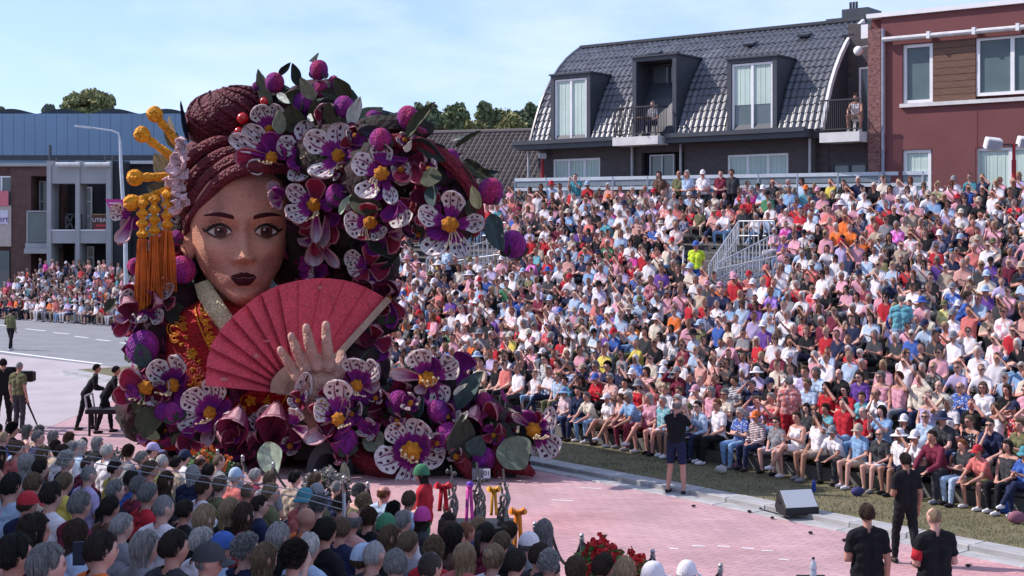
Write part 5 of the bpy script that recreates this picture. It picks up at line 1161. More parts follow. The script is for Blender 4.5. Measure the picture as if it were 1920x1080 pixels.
# chassis, wheel guard and number plate
mb = MB(); a, b = P(300, 0, 32.0), P(620, 0, 32.0); mb.b2(a.x, b.x, 30.9, 33.2, .28, .62); mb.b2(P(560, 0, 30).x, P(960, 0, 30).x, 29.4, 32.0, .22, .6); mb.build('chassis', M('chassis_dark', (.03, .024, .022), .8), FLT)
for X, d in ((330, 31.2), (470, 31.0), (860, 29.9), (700, 30.0)):
    mb = MB(); c = P(X, 0, d); ax = Matrix.Rotation(math.pi / 2, 3, 'Y'); mb.lathe((c.x, d, .36), [(.20, -.13), (.34, -.13), (.36, -.09), (.36, .09), (.34, .13), (.20, .13)], 20, ax); mb.build('wheel', M('tyre_black', (.012, .012, .012), .8), FLT, smooth=True, angle=30)
mb = MB(); k = 28.7 / F
vs = []
for t in np.linspace(0, math.pi, 20):
    for r, dy in ((40, 0), (26, 0), (26, .75), (40, .75)):
        vs.append(P(613 - r * 0.98 * math.cos(t), 890 - r * 1.55 * math.sin(t), 28.75) + Vector((dy * .55, dy, 0)))
mb.add(vs, [(i * 4 + j, i * 4 + (j + 1) % 4, (i + 1) * 4 + (j + 1) % 4, (i + 1) * 4 + j) for i in range(19) for j in range(4)] + [(0, 1, 2, 3), (76, 77, 78, 79)]); mb.build('wheel_guard', M('rubber_grey', (.055, .058, .065), .7, .1, 3), FLT, smooth=True, angle=50)
bd = P(900, 888, 28.0); mb = MB(); mb.b2(bd.x - .16, bd.x + .18, bd.y, bd.y + .22, bd.z - .13, bd.z + .08); nbx = mb.build('number_box', M('plate_grey', (.16, .17, .19), .5), FLT)
c = P(913, 887, 27.99); mb = MB(); mb.b2(c.x - .068, c.x + .068, c.y - .012, c.y, c.z - .10, c.z + .085); mb.build('number_card', M('card_white', (.78, .78, .80), .6), nbx)
text_mesh('01', .135, 'lettering', M('ink_black', (.01, .01, .015), .6), nbx, Matrix.Translation(c + Vector((0, -.018, -.005)) - FO) @ Matrix.Rotation(math.pi / 2, 4, 'X'))

# ------------------------------------------------------------------ people: bodies grown as one skin, clothes and hair as children
m_pskin = M('skin', (1, 1, 1), 0.6, 0.06, 12, objcol=True, attr='tint', spec=.35)
m_cloth = M('cloth', (1, 1, 1), 0.9, 0.16, 7, bump=1.0, bscale=13, objcol=True, spec=.15)
m_hairp = M('hair', (1, 1, 1), 0.6, 0.40, 9, bump=.9, bscale=26, objcol=True, stretch=(7, 7, .8), spec=.35)
m_curl = M('curly_hair', (1, 1, 1), 0.75, 0.45, 40, bump=1.0, bscale=60, objcol=True, spec=.2)
m_shoe = M('shoe', (1, 1, 1), 0.6, 0.1, 9, objcol=True)
m_hatm = M('hat', (1, 1, 1), 0.85, 0.10, 30, bump=.3, bscale=90, objcol=True)
m_lens = M('sunglasses', (.012, .012, .014), .15, .1, 4, spec=.6)
m_crowd = M('crowd_cloth', (1, 1, 1), 0.85, 0.10, 9, attr='tint', spec=.15)
def stripe_mat():
    m = bpy.data.materials.new('striped_cloth'); m.use_nodes = True; n = m.node_tree.nodes; l = m.node_tree.links; b = n['Principled BSDF']; b.inputs['Roughness'].default_value = .9
    t = n.new('ShaderNodeTexCoord'); sx = n.new('ShaderNodeSeparateXYZ'); l.new(t.outputs['Object'], sx.inputs[0])
    w = n.new('ShaderNodeMath'); w.operation = 'MULTIPLY'; w.inputs[1].default_value = 26; l.new(sx.outputs['Z'], w.inputs[0])
    f = n.new('ShaderNodeMath'); f.operation = 'FRACT'; l.new(w.outputs[0], f.inputs[0]); g = n.new('ShaderNodeMath'); g.operation = 'GREATER_THAN'; g.inputs[1].default_value = .55; l.new(f.outputs[0], g.inputs[0])
    oi = n.new('ShaderNodeObjectInfo'); mx_ = n.new('ShaderNodeMix'); mx_.data_type = 'RGBA'; l.new(g.outputs[0], mx_.inputs['Factor']); l.new(oi.outputs['Color'], mx_.inputs['A']); mx_.inputs['B'].default_value = (.62, .62, .62, 1); l.new(mx_.outputs['Result'], b.inputs['Base Color']); return m
def print_mat():
    m = bpy.data.materials.new('printed_cloth'); m.use_nodes = True; n = m.node_tree.nodes; l = m.node_tree.links; b = n['Principled BSDF']; b.inputs['Roughness'].default_value = .9
    t = n.new('ShaderNodeTexCoord'); v = n.new('ShaderNodeTexVoronoi'); v.inputs['Scale'].default_value = 22; l.new(t.outputs['Object'], v.inputs['Vector'])
    g = n.new('ShaderNodeMath'); g.operation = 'LESS_THAN'; g.inputs[1].default_value = .34; l.new(v.outputs['Distance'], g.inputs[0])
    oi = n.new('ShaderNodeObjectInfo'); mx_ = n.new('ShaderNodeMix'); mx_.data_type = 'RGBA'; l.new(g.outputs[0], mx_.inputs['Factor']); l.new(oi.outputs['Color'], mx_.inputs['A']); mx_.inputs['B'].default_value = (.55, .52, .50, 1); l.new(mx_.outputs['Result'], b.inputs['Base Color']); return m
m_stripe, m_print = stripe_mat(), print_mat()

HEADR = (.077, .096, .118)
def joints(kind, arms='lap', lean=0.0, legs='normal', turn=0.0):
    """joint positions; the figure faces -Y, feet on z = 0"""
    V = Vector; J = {}
    if kind == 'sit':
        J['pel'] = V((0, .02, .54)); J['chest'] = V((0, .03 - lean, .86 - lean * .25)); J['neck'] = V((0, .015 - lean * 1.25, 1.05 - lean * .35))
        for s, n in ((-1, 'R'), (1, 'L')):
            J['hip' + n] = V((s * .095, 0, .52))
            if legs == 'normal': J['kn' + n] = V((s * .13, -.44, .53)); J['an' + n] = V((s * .12, -.42 - (.05 if s > 0 else -.03), .09))
            elif legs == 'crossed': J['kn' + n] = V((s * .06, -.45, .55 + (.10 if s > 0 else 0))); J['an' + n] = V((-.10 if s > 0 else -.03, -.62 if s > 0 else -.40, .26 if s > 0 else .09))
            elif legs == 'apart': J['kn' + n] = V((s * .22, -.40, .54)); J['an' + n] = V((s * .19, -.36, .09))
            elif legs == 'out': J['kn' + n] = V((s * .12, -.43, .50)); J['an' + n] = V((s * .10 + .03, -.68, .10))
    else:
        J['pel'] = V((0, .0, .95)); J['chest'] = V((0, .02 - lean, 1.26)); J['neck'] = V((0, .015 - lean * 1.3, 1.45))
        sp = {'normal': .09, 'apart': .16, 'walk': .08}[legs if legs in ('apart', 'walk') else 'normal']
        for s, n in ((-1, 'R'), (1, 'L')):
            J['hip' + n] = V((s * .09, 0, .92)); wk = (.20 * s if legs == 'walk' else 0)
            J['kn' + n] = V((s * (.09 + (sp - .09) * .5), -.02 - wk * .6, .50)); J['an' + n] = V((s * sp, .02 - wk, .09))
    c = J['chest']; nk = J['neck']; sz = nk.z - .055; sy = nk.y + .02
    for s, n in ((-1, 'R'), (1, 'L')):
        sh = J['sh' + n] = V((s * .175, sy, sz)); fr = -1
        a = arms if isinstance(arms, str) else arms[0 if s < 0 else 1]
        if a == 'lap': J['el' + n] = V((s * .235, sy - .04, sz - .28)); J['wr' + n] = V((s * .07, sy - .27, sz - .39))
        elif a == 'knees': J['el' + n] = V((s * .23, sy - .16, sz - .25)); J['wr' + n] = V((s * .14, sy - .38, sz - .36))
        elif a == 'cross': J['el' + n] = V((s * .225, sy - .08, sz - .27)); J['wr' + n] = V((-s * .06, sy - .22, sz - .22 - .03 * s))
        elif a == 'brow': J['el' + n] = V((s * .33, sy - .17, sz + .02)); J['wr' + n] = V((s * .12, sy - .16, sz + .225))
        elif a == 'phone': J['el' + n] = V((s * .21, sy - .18, sz - .16)); J['wr' + n] = V((s * .06, sy - .36, sz + .10))
        elif a == 'up': J['el' + n] = V((s * .25, sy - .10, sz + .20)); J['wr' + n] = V((s * .13, sy - .16, sz + .44))
        elif a == 'clap': J['el' + n] = V((s * .22, sy - .10, sz - .25)); J['wr' + n] = V((s * .035, sy - .32, sz - .16))
        elif a == 'down': J['el' + n] = V((s * .22, sy + .03, sz - .29)); J['wr' + n] = V((s * .23, sy - .04, sz - .54))
        elif a == 'hip': J['el' + n] = V((s * .34, sy + .06, sz - .24)); J['wr' + n] = V((s * .17, sy - .05, sz - .42))
        elif a == 'front': J['el' + n] = V((s * .235, sy - .02, sz - .28)); J['wr' + n] = V((s * .08, sy - .24, sz - .33))
        elif a == 'chin': J['el' + n] = V((s * .12, sy - .27, sz - .26)); J['wr' + n] = V((s * .05, sy - .17, sz + .00))
    J['head'] = nk + V((0, -.028, .165)); J['turn'] = turn
    return J
def head_pts(J, nu=26, nv=22, grow=0.0):
    """a head with jaw, nose, brow and eye hollows; returns verts and faces"""
    H = J['head']; R = Matrix.Rotation(J['turn'], 3, 'Z'); vs = []
    for j in range(nv + 1):
        ph = math.pi * j / nv; z = math.cos(ph)
        for i in range(nu):
            th = 2 * math.pi * i / nu; x, y = math.sin(th), -math.cos(th); s_ = math.sin(ph)
            rx, ry = HEADR[0], HEADR[1]
            if z < 0: k = 1 - .34 * (-z) ** 1.3; rx *= k; ry *= (1 - .12 * -z) if y < 0 else (1 - .45 * -z)
            q = Vector((x * s_ * rx, y * s_ * ry, z * HEADR[2]))
            if y < 0:
                fx, fz = q.x / HEADR[0], q.z / HEADR[2]
                q.y -= .026 * math.exp(-(fx / .16) ** 2) * math.exp(-((fz + .12) / .20) ** 2) + .006 * math.exp(-((fz - .26) / .10) ** 2)
                q.y += .010 * math.exp(-((abs(fx) - .42) / .2) ** 2 - ((fz - .04) / .12) ** 2); q.y -= .008 * math.exp(-(fx / .3) ** 2 - ((fz + .48) / .1) ** 2) + .010 * math.exp(-(fx / .35) ** 2 - ((fz + .80) / .15) ** 2)
            vs.append(H + R @ q)
    return vs, [(i + j * nu, i + (j + 1) * nu, (i + 1) % nu + (j + 1) * nu, (i + 1) % nu + j * nu) for j in range(nv) for i in range(nu)]
def body(J, voxel=.015, fat=1.0, fingers=True, ratio=None, female=False):
    mb = MB(); V = Vector; segs = []
    def cap(a, b, ra, rb, lab, flat=None): capsule(mb, a, b, ra, rb, 10, 3, flat); segs.append((lab, np.array(a), np.array(b), ra, rb))
    J_ = J; p, c, n = J['pel'], J['chest'], J['neck']
    for s in (-1, 1):
        o = V((s * .062 * fat, 0, 0)); cap(p + o, p.lerp(c, .5) + o * .9, .112 * fat, .098 * fat, 'torso'); cap(p.lerp(c, .5) + o * .9, c + o * 1.1, .098 * fat, .108, 'torso'); cap(c + o * 1.1, n + V((s * .10, .015, -.09)), .105, .062, 'torso')
        if female: cap(c + V((s * .075, -.075, .01)), c + V((s * .078, -.10, -.015)), .055, .05, 'torso')
    if fat > 1.08: cap(p + V((0, -.05, .10)), p.lerp(c, .6) + V((0, -.06, 0)), .12 * fat, .10 * fat, 'torso')
    cap(J['shR'] * .85 + n * .15 - V((0, 0, .03)), J['shL'] * .85 + n * .15 - V((0, 0, .03)), .062, .062, 'torso'); cap(n + V((0, .01, -.05)), J['head'] + V((0, .02, -.05)), .052, .050, 'neck')
    hv, hf_ = head_pts(J); mb.add(hv, hf_); hd = np.array(J['head']); 
    for s in (-1, 1):
        R = Matrix.Rotation(J['turn'], 3, 'Z'); e = J['head'] + R @ V((s * .078, .012, -.005)); cap(e + V((0, 0, .02)), e - V((0, 0, .018)), .014, .011, 'head')
    for nme, s in (('R', -1), ('L', 1)):
        sh, el, wr = J['sh' + nme], J['el' + nme], J['wr' + nme]
        cap(sh, el, .048, .041, 'uarm' + nme); cap(n + V((s * .03, .012, -.005)), sh + V((-s * .01, 0, .004)), .050, .046, 'torso'); cap(el, wr, .041, .028, 'farm' + nme)
        d = (wr - el).normalized(); side = d.cross(V((0, 0, 1)))
        if side.length < .2: side = d.cross(V((0, 1, 0)))
        side.normalize(); nrm = d.cross(side); cap(wr + d * .02, wr + d * .075, .030, .036, 'hand', (nrm, .55))
        if fingers:
            for k, ln in enumerate((.062, .072, .068, .052)):
                q = wr + d * .085 + side * (-.030 + .020 * k); m1 = q + d * ln * .55 - nrm * .008; cap(q, m1, .0105, .0095, 'hand'); cap(m1, m1 + d * ln * .45 - nrm * .020, .0095, .008, 'hand')
            q = wr + d * .035 - side * .034; m1 = q + d * .03 - side * .022; cap(q, m1, .012, .0105, 'hand'); cap(m1, m1 + d * .03 - side * .006, .0105, .009, 'hand')
        hp, kn, an = J['hip' + nme], J['kn' + nme], J['an' + nme]
        cap(hp, kn, .088 * (fat ** .5), .058, 'thigh' + nme); cap(kn, kn.lerp(an, .35), .055, .056, 'calf' + nme); cap(kn.lerp(an, .35), an, .056, .036, 'calf' + nme)
        f = (an - kn); fd_ = V((0, -1, 0)) if f.z < -.2 else V((0, -.8, .3)).normalized(); toe = an + fd_ * .15 + V((0, 0, -.045)); cap(an + V((0, .035, -.045)), an + fd_ * .06 + V((0, 0, -.04)), .040, .040, 'foot' + nme); cap(an + fd_ * .05 + V((0, 0, -.045)), toe, .040, .030, 'foot' + nme)
    me = remesh(mb, voxel, 2 if ratio else 4, 'body', ratio)
    co = np.empty(len(me.vertices) * 3); me.vertices.foreach_get('co', co); co = co.reshape(-1, 3)
    best = np.full(len(co), 1e9); lab = np.zeros(len(co), int); tt = np.zeros(len(co)); names = []
    for (nm, a, b, ra, rb) in segs:
        if nm not in names: names.append(nm)
        ab = b - a; L2 = max(ab @ ab, 1e-9); t = np.clip(((co - a) @ ab) / L2, 0, 1); dd = np.linalg.norm(co - (a + t[:, None] * ab), axis=1) - (ra + (rb - ra) * t)
        k = dd < best; best[k] = dd[k]; lab[k] = names.index(nm); tt[k] = t[k]
    hl = (co - hd) / (np.array(HEADR) * 1.12); isH = (hl ** 2).sum(1) < 1.25
    if 'head' not in names: names.append('head')
    lab[isH & (co[:, 2] > hd[2] - .105)] = names.index('head')
    L_ = np.array(names, dtype=object)[lab]
    # pigment: lips, brows, eyes; everything else 1
    tint = np.ones((len(co), 3)); R = np.array(Matrix.Rotation(-J['turn'], 3, 'Z')); h = (co - hd) @ R.T; fx, fy, fz = h[:, 0] / HEADR[0], h[:, 1], h[:, 2] / HEADR[2]
    fr = (fy < -.03) & isH
    eye = fr & (np.abs(np.abs(fx) - .42) < .20) & (np.abs(fz - .06) < .085); tint[eye] = (.28, .25, .26)
    br = fr & (np.abs(np.abs(fx) - .43) < .26) & (np.abs(fz - .23) < .06); tint[br] = (.5, .45, .42)
    lp_ = fr & (np.abs(fx) < .32) & (np.abs(fz + .47) < .075); tint[lp_] = (.78, .45, .45)
    ck = fr & (np.abs(np.abs(fx) - .5) < .25) & (np.abs(fz + .15) < .2); tint[ck] = (1.04, .90, .90)
    at = me.color_attributes.new('tint', 'FLOAT_COLOR', 'POINT'); at.data.foreach_set('color', np.hstack([tint, np.ones((len(co), 1))]).astype(np.float32).ravel())
    me.polygons.foreach_set('use_smooth', [True] * len(me.polygons)); me.materials.append(m_pskin)
    return me, co, L_, tt
def faces_of(me):
    ls = np.empty(len(me.polygons), int); lt = np.empty(len(me.polygons), int); me.polygons.foreach_get('loop_start', ls); me.polygons.foreach_get('loop_total', lt)
    vi = np.empty(len(me.loops), int); me.loops.foreach_get('vertex_index', vi); return [tuple(vi[a:a + b]) for a, b in zip(ls, lt)]
def shell(me, co, mask, off, name, mat, post=None):
    """garment: the skin faces under mask, lifted off the body"""
    nr = np.empty(len(co) * 3); me.vertices.foreach_get('normal', nr); nr = nr.reshape(-1, 3)
    fs = [f for f in faces_of(me) if all(mask[i] for i in f)]
    use = sorted({i for f in fs for i in f}); mp_ = {i: k for k, i in enumerate(use)}
    p = co[use] + nr[use] * (off[use][:, None] if isinstance(off, np.ndarray) else off)
    if post is not None: p = post(p)
    out = bpy.data.meshes.new(name); out.from_pydata(p.tolist(), [], [tuple(mp_[i] for i in f) for f in fs]); out.update()
    out.polygons.foreach_set('use_smooth', [True] * len(out.polygons)); out.materials.append(mat); return out
def starts(L_, *pre): return np.array([any(str(x).startswith(p) for p in pre) for x in L_])
class Proto: pass
def make_proto(kind, arms, lean=0, legs='normal', turn=0, fat=1.0, female=False, voxel=.015):
    J = joints(kind, arms, lean, legs, turn); pr = Proto(); pr.J = J; pr.kind = kind
    me, co, L_, tt = body(J, voxel, fat, True, None, female); pr.body = me
    wz = J['pel'].z + .045
    tor = starts(L_, 'torso'); nk = starts(L_, 'neck') & (co[:, 2] < J['neck'].z - .02)
    wave = .004 * np.sin(co[:, 2] * 52 + co[:, 0] * 25 + co[:, 1] * 20) + .003 * np.sin(co[:, 0] * 43 + co[:, 2] * 27 - co[:, 1] * 18) + .003
    up = tor & (co[:, 2] > wz - .06) | nk
    ua = starts(L_, 'uarm'); fa = starts(L_, 'farm'); th = starts(L_, 'thigh'); ca = starts(L_, 'calf'); ft = starts(L_, 'foot')
    pr.tee = shell(me, co, up | (ua & (tt < .72)), .013 + wave, 'shirt', m_cloth)
    pr.long = shell(me, co, up | ua | fa & (tt < .92), .013 + wave, 'shirt', m_cloth)
    pr.top = shell(me, co, up & ~(nk) & (co[:, 2] < J['neck'].z - .045), .011 + wave, 'shirt', m_cloth)
    lowt = tor & (co[:, 2] < wz + .0)
    pr.trou = shell(me, co, lowt | th | ca & (co[:, 2] > .075), .010 + wave * .7, 'trousers', m_cloth)
    pr.shorts = shell(me, co, lowt | th & (tt < .86), .014 + wave * .7, 'shorts', m_cloth)
    pr.shoe = [shell(me, co, starts(L_, 'foot' + n) & (co[:, 2] < .30), .006, 'shoe', m_shoe) for n in 'RL']
    return pr
def hair_mesh(style, seed=0):
    """hair cap in head space (head centre at 0, facing -Y)"""
    rn = random.Random(seed); nu, nv = 32, 14; mb = MB(); hx, hy, hz = [h * 1.08 for h in HEADR]
    long_ = {'long': .26, 'bob': .10, 'shoulder': .17}.get(style, 0)
    rows = nv + 1 + (7 if long_ else 0); sd = seed * 3.7
    def surf(th, j, lift=0.0):
        """point of the hair surface at angle th (0 = front) and row j, lifted off by lift"""
        th = th % (2 * math.pi); a = min(th, 2 * math.pi - th); k = min(max((a - .75) / 1.0, 0), 1); k = k * k * (3 - 2 * k)
        front, back = (1.02, 1.93) if style not in ('ring', 'buzz') else (1.15, 1.88)
        if long_ or style == 'bun': back = 2.02
        pm = front + (back - front) * k + (.05 * math.sin(th * 5 + sd) + .04 * math.sin(th * 11 + sd * 2)); p0 = 0.02
        if k > .2 and a < 1.9 and not long_: pm -= .22 * math.exp(-((a - 1.57) / .22) ** 2)
        if style == 'ring': pm = 1.34 + .60 * k; p0 = 1.0 + .26 * (1 - k)
        t = min(j / nv, 1); ph = p0 + (pm - p0) * t
        puff = {'short': .985, 'buzz': .945, 'ring': .95, 'curly': 1.07, 'wavy': 1.03}.get(style, 1.01)
        puff *= 1 + .015 * math.sin(th * 3 + sd) + .02 * math.sin(th * 2 + ph * 3 + sd)
        x, y, z = math.sin(ph) * math.sin(th) * hx * puff, -math.sin(ph) * math.cos(th) * hy * puff + .004, math.cos(ph) * hz * puff
        if z < 0: x *= 1 - .25 * min(1, -z / hz); y *= 1 - .18 * min(1, -z / hz)
        if j > nv:
            e = (j - nv) / 7; z -= long_ * e * k * (1 + .10 * math.sin(th * 7 + sd)); x *= (1 + .22 * e * k - .10 * e * e); y = y * (1 - .02 * e) + .012 * e * k + .005 * math.sin(th * 11 + j); x += .006 * math.sin(th * 9 + j)
        q = Vector((x, y, z)); return q + Vector((x, y, max(z, -.02))).normalized() * lift
    vs = [surf(2 * math.pi * i / nu, j) for j in range(rows) for i in range(nu)]
    fs = [(j * nu + i, (j + 1) * nu + i, (j + 1) * nu + (i + 1) % nu, j * nu + (i + 1) % nu) for j in range(rows - 1) for i in range(nu)]
    mb.add(vs, fs)
    curl = {'curly': .34, 'wavy': .15}.get(style, .0); n_ = {'buzz': 0, 'ring': 120, 'curly': 620, 'wavy': 560}.get(style, 620)
    for _ in range(n_):                                            # locks laid over the cap
        th = rn.uniform(0, 2 * math.pi); top = rows - 1; j0 = rn.uniform(0, top * .75); ln = rn.uniform(.25, .6) * nv if not curl else rn.uniform(.15, .3) * nv; j1 = min(j0 + ln, top + .0); dr = rn.uniform(-.35, .35); w = rn.uniform(.0016, .0042) * (1.4 if curl else 1); ph0 = rn.uniform(0, 6); m = 5; L_ = []
        for q in range(m + 1):
            u = q / m; j = j0 + (j1 - j0) * u; a = th + dr * u + curl * math.sin(ph0 + u * 7); lf = .002 + .010 * math.sin(math.pi * u) + (.018 * (1 + math.sin(ph0 * 2 + u * 8)) * .5 if curl else 0) + (.008 * u if rn.random() < .15 else 0)
            c = surf(a, j, lf); sd_ = (surf(a + .08, j, lf) - surf(a - .08, j, lf)); sd_ = sd_.normalized() if sd_.length > 1e-6 else Vector((1, 0, 0)); ww = w * (1 - .85 * u ** 3) * (0.35 + .65 * min(1, u * 4)); up = c.normalized() * ww * .7; L_ += [c - sd_ * ww - up * .6, c + up, c + sd_ * ww - up * .6]
        mb.add(L_, [(q * 3 + i, q * 3 + i + 1, q * 3 + i + 4, q * 3 + i + 3) for q in range(m) for i in (0, 1)])
    if style == 'bun': mb.ball((0, .112, .070), (.048, .042, .043), 14, 10, None, .05)
    if style == 'pony': mb.tube([(0, .095, .06), (0, .15, .04), (0, .165, -.04), (0, .15, -.14), (0, .135, -.2)], [.025, .035, .034, .026, .006], 10)
    me = mb.mesh('hair', True, 80); me.materials.append(m_curl if style in ('curly', 'wavy') else m_hairp); return me
def hat_mesh(style):
    mb = MB(); hx, hy, hz = [h * 1.20 for h in HEADR]; nu = 28
    def dome(pm, flat=1.0, z0=0.0, puff=1.0, rows=9):
        vs = []
        for j in range(rows + 1):
            ph = .03 + (pm - .03) * j / rows
            for i in range(nu): th = 2 * math.pi * i / nu; vs.append((math.sin(ph) ** flat * math.sin(th) * hx * puff, -math.sin(ph) ** flat * math.cos(th) * hy * puff, math.cos(ph) * hz * puff + z0))
        mb.add(vs, [(j * nu + i, (j + 1) * nu + i, (j + 1) * nu + (i + 1) % nu, j * nu + (i + 1) % nu) for j in range(rows) for i in range(nu)] + [tuple(range(nu - 1, -1, -1))])
    def brim(r0, r1, z0, z1, n=nu):
        vs = []
        for (r, z) in ((r0, z0), ((r0 + r1) / 2, (z0 + z1) / 2 + .006), (r1, z1), (r1, z1 - .008), (r0, z0 - .012)):
            for i in range(n): th = 2 * math.pi * i / n; vs.append((math.sin(th) * hx * r, -math.cos(th) * hy * r, z + .006 * math.sin(th * 2)))
        mb.add(vs, [(j * n + i, (j + 1) * n + i, (j + 1) * n + (i + 1) % n, j * n + (i + 1) % n) for j in range(4) for i in range(n)])
    if style == 'cap':
        dome(1.42, .8)
        vs = []
        for j in range(4):
            for i in range(11): a = -.95 + 1.9 * i / 10; r = 1.0 + .62 * j / 3 * (math.cos(a * 1.25) ** .5 if abs(a) < 1.2 else 0); vs.append((math.sin(a) * hx * r, -math.cos(a) * hy * r, .020 - .012 * j / 3 * 2 - .010 * a * a))
        nvv = len(vs); vs += [(x, y, z - .008) for x, y, z in vs]
        mb.add(vs, [(j * 11 + i, j * 11 + i + 1, (j + 1) * 11 + i + 1, (j + 1) * 11 + i) for j in range(3) for i in range(10)] + [(nvv + j * 11 + i, nvv + (j + 1) * 11 + i, nvv + (j + 1) * 11 + i + 1, nvv + j * 11 + i + 1) for j in range(3) for i in range(10)])
        mb.ball((0, 0, hz * .99), .010, 8, 5)
    elif style == 'bucket': dome(1.45, .55, .0, .98); brim(.98, 1.42, .022, -.022)
    elif style == 'sunhat': dome(1.42, .6, .01, .98); brim(.98, 1.95, .028, .0)
    elif style == 'knit': dome(1.6, .85, .004, 1.05)
    elif style == 'visor': brim(1.0, 1.02, .05, .02); 
    me = mb.mesh(style, True, 50); me.materials.append(m_hatm); return me
def glasses_mesh():
    mb = MB()
    for s in (-1, 1): mb.ball((s * .034, -.098, .008), (.028, .010, .020), 10, 6); mb.bar((s * .06, -.092, .012), (s * .080, .0, .010), .005)
    mb.bar((-.01, -.104, .012), (.01, -.104, .012), .006); me = mb.mesh('sunglasses', True); me.materials.append(m_lens); return me
HAIR = {s: [hair_mesh(s, i) for i in range({'short': 4, 'long': 2, 'shoulder': 2, 'bob': 2}.get(s, 1))] for s in ('short', 'buzz', 'ring', 'curly', 'wavy', 'bob', 'shoulder', 'long', 'bun', 'pony')}
HATS = {s: hat_mesh(s) for s in ('cap', 'bucket', 'sunhat', 'knit')}
GLASS = glasses_mesh()

# colours: name -> pigment
COLR = {'white': (.66, .63, .66), 'cream': (.55, .49, .41), 'pale blue': (.36, .46, .60), 'light blue': (.20, .33, .52), 'blue': (.05, .11, .36), 'navy': (.020, .026, .065), 'black': (.014, .014, .017), 'charcoal': (.045, .046, .052),
        'grey': (.22, .22, .24), 'red': (.42, .024, .036), 'coral': (.52, .15, .14), 'orange': (.64, .15, .035), 'pink': (.56, .28, .35), 'magenta': (.46, .05, .24), 'purple': (.12, .055, .26), 'maroon': (.15, .022, .045), 'yellow': (.60, .48, .10), 'lime': (.52, .66, .05),
        'green': (.05, .18, .09), 'olive': (.13, .13, .065), 'teal': (.06, .23, .28), 'turquoise': (.13, .35, .41), 'brown': (.12, .068, .05), 'beige': (.40, .32, .25), 'lilac': (.40, .34, .54), 'salmon': (.54, .29, .26)}
HCOL = {'grey': (.20, .195, .19), 'white': (.55, .52, .49), 'silver': (.34, .33, .32), 'dark': (.028, .020, .016), 'black': (.014, .011, .010), 'brown': (.060, .034, .022), 'light brown': (.13, .080, .050), 'blonde': (.34, .24, .14), 'dark blonde': (.19, .13, .08), 'red': (.15, .045, .020), 'ginger': (.25, .09, .035)}
SKINS = [(.50, .26, .20), (.55, .31, .25), (.45, .225, .165), (.58, .34, .28), (.36, .18, .125), (.53, .25, .20)]
SIT = [make_proto('sit', 'lap'), make_proto('sit', 'lap', .06, 'apart', .25, 1.14), make_proto('sit', ('cross', 'cross'), .0, 'normal', -.2, 1.05), make_proto('sit', 'knees', .16, 'apart', .1, 1.05),
       make_proto('sit', ('lap', 'brow'), .0, 'normal', .15), make_proto('sit', ('brow', 'lap'), .02, 'out', -.1, 1.0, True), make_proto('sit', 'phone', .03, 'normal', 0, 1.0, True), make_proto('sit', 'clap', .02, 'crossed', .3, 1.0, True),
       make_proto('sit', 'lap', .02, 'crossed', -.25, .96, True), make_proto('sit', ('chin', 'lap'), .12, 'normal', .2, 1.0, True), make_proto('sit', 'lap', .01, 'normal', .35, 1.0, True)]
STD = {'down': make_proto('stand', 'down'), 'walk': make_proto('stand', ('down', 'front'), 0, 'walk'), 'front': make_proto('stand', 'front', .0, 'normal', .2, 1.1), 'photo': make_proto('stand', 'phone', .02, 'apart'), 'hip': make_proto('stand', ('hip', 'down'), 0, 'apart', 0, 1.05, False, .013), 'lean': make_proto('stand', 'front', .22, 'walk'), 'apart': make_proto('stand', ('down', 'front'), 0, 'apart', 0, 1.06, False, .013)}
BACKS = [make_proto('sit', 'lap', .0, 'normal', t, f, fm) for t, f, fm in ((0, 1, False), (.35, 1.05, False), (-.35, 1, True), (.15, 1.12, False), (-.15, .97, True))] + [make_proto('sit', ('lap', 'up'), 0, 'normal', .1, 1, True), make_proto('sit', 'phone', 0, 'normal', 0)]

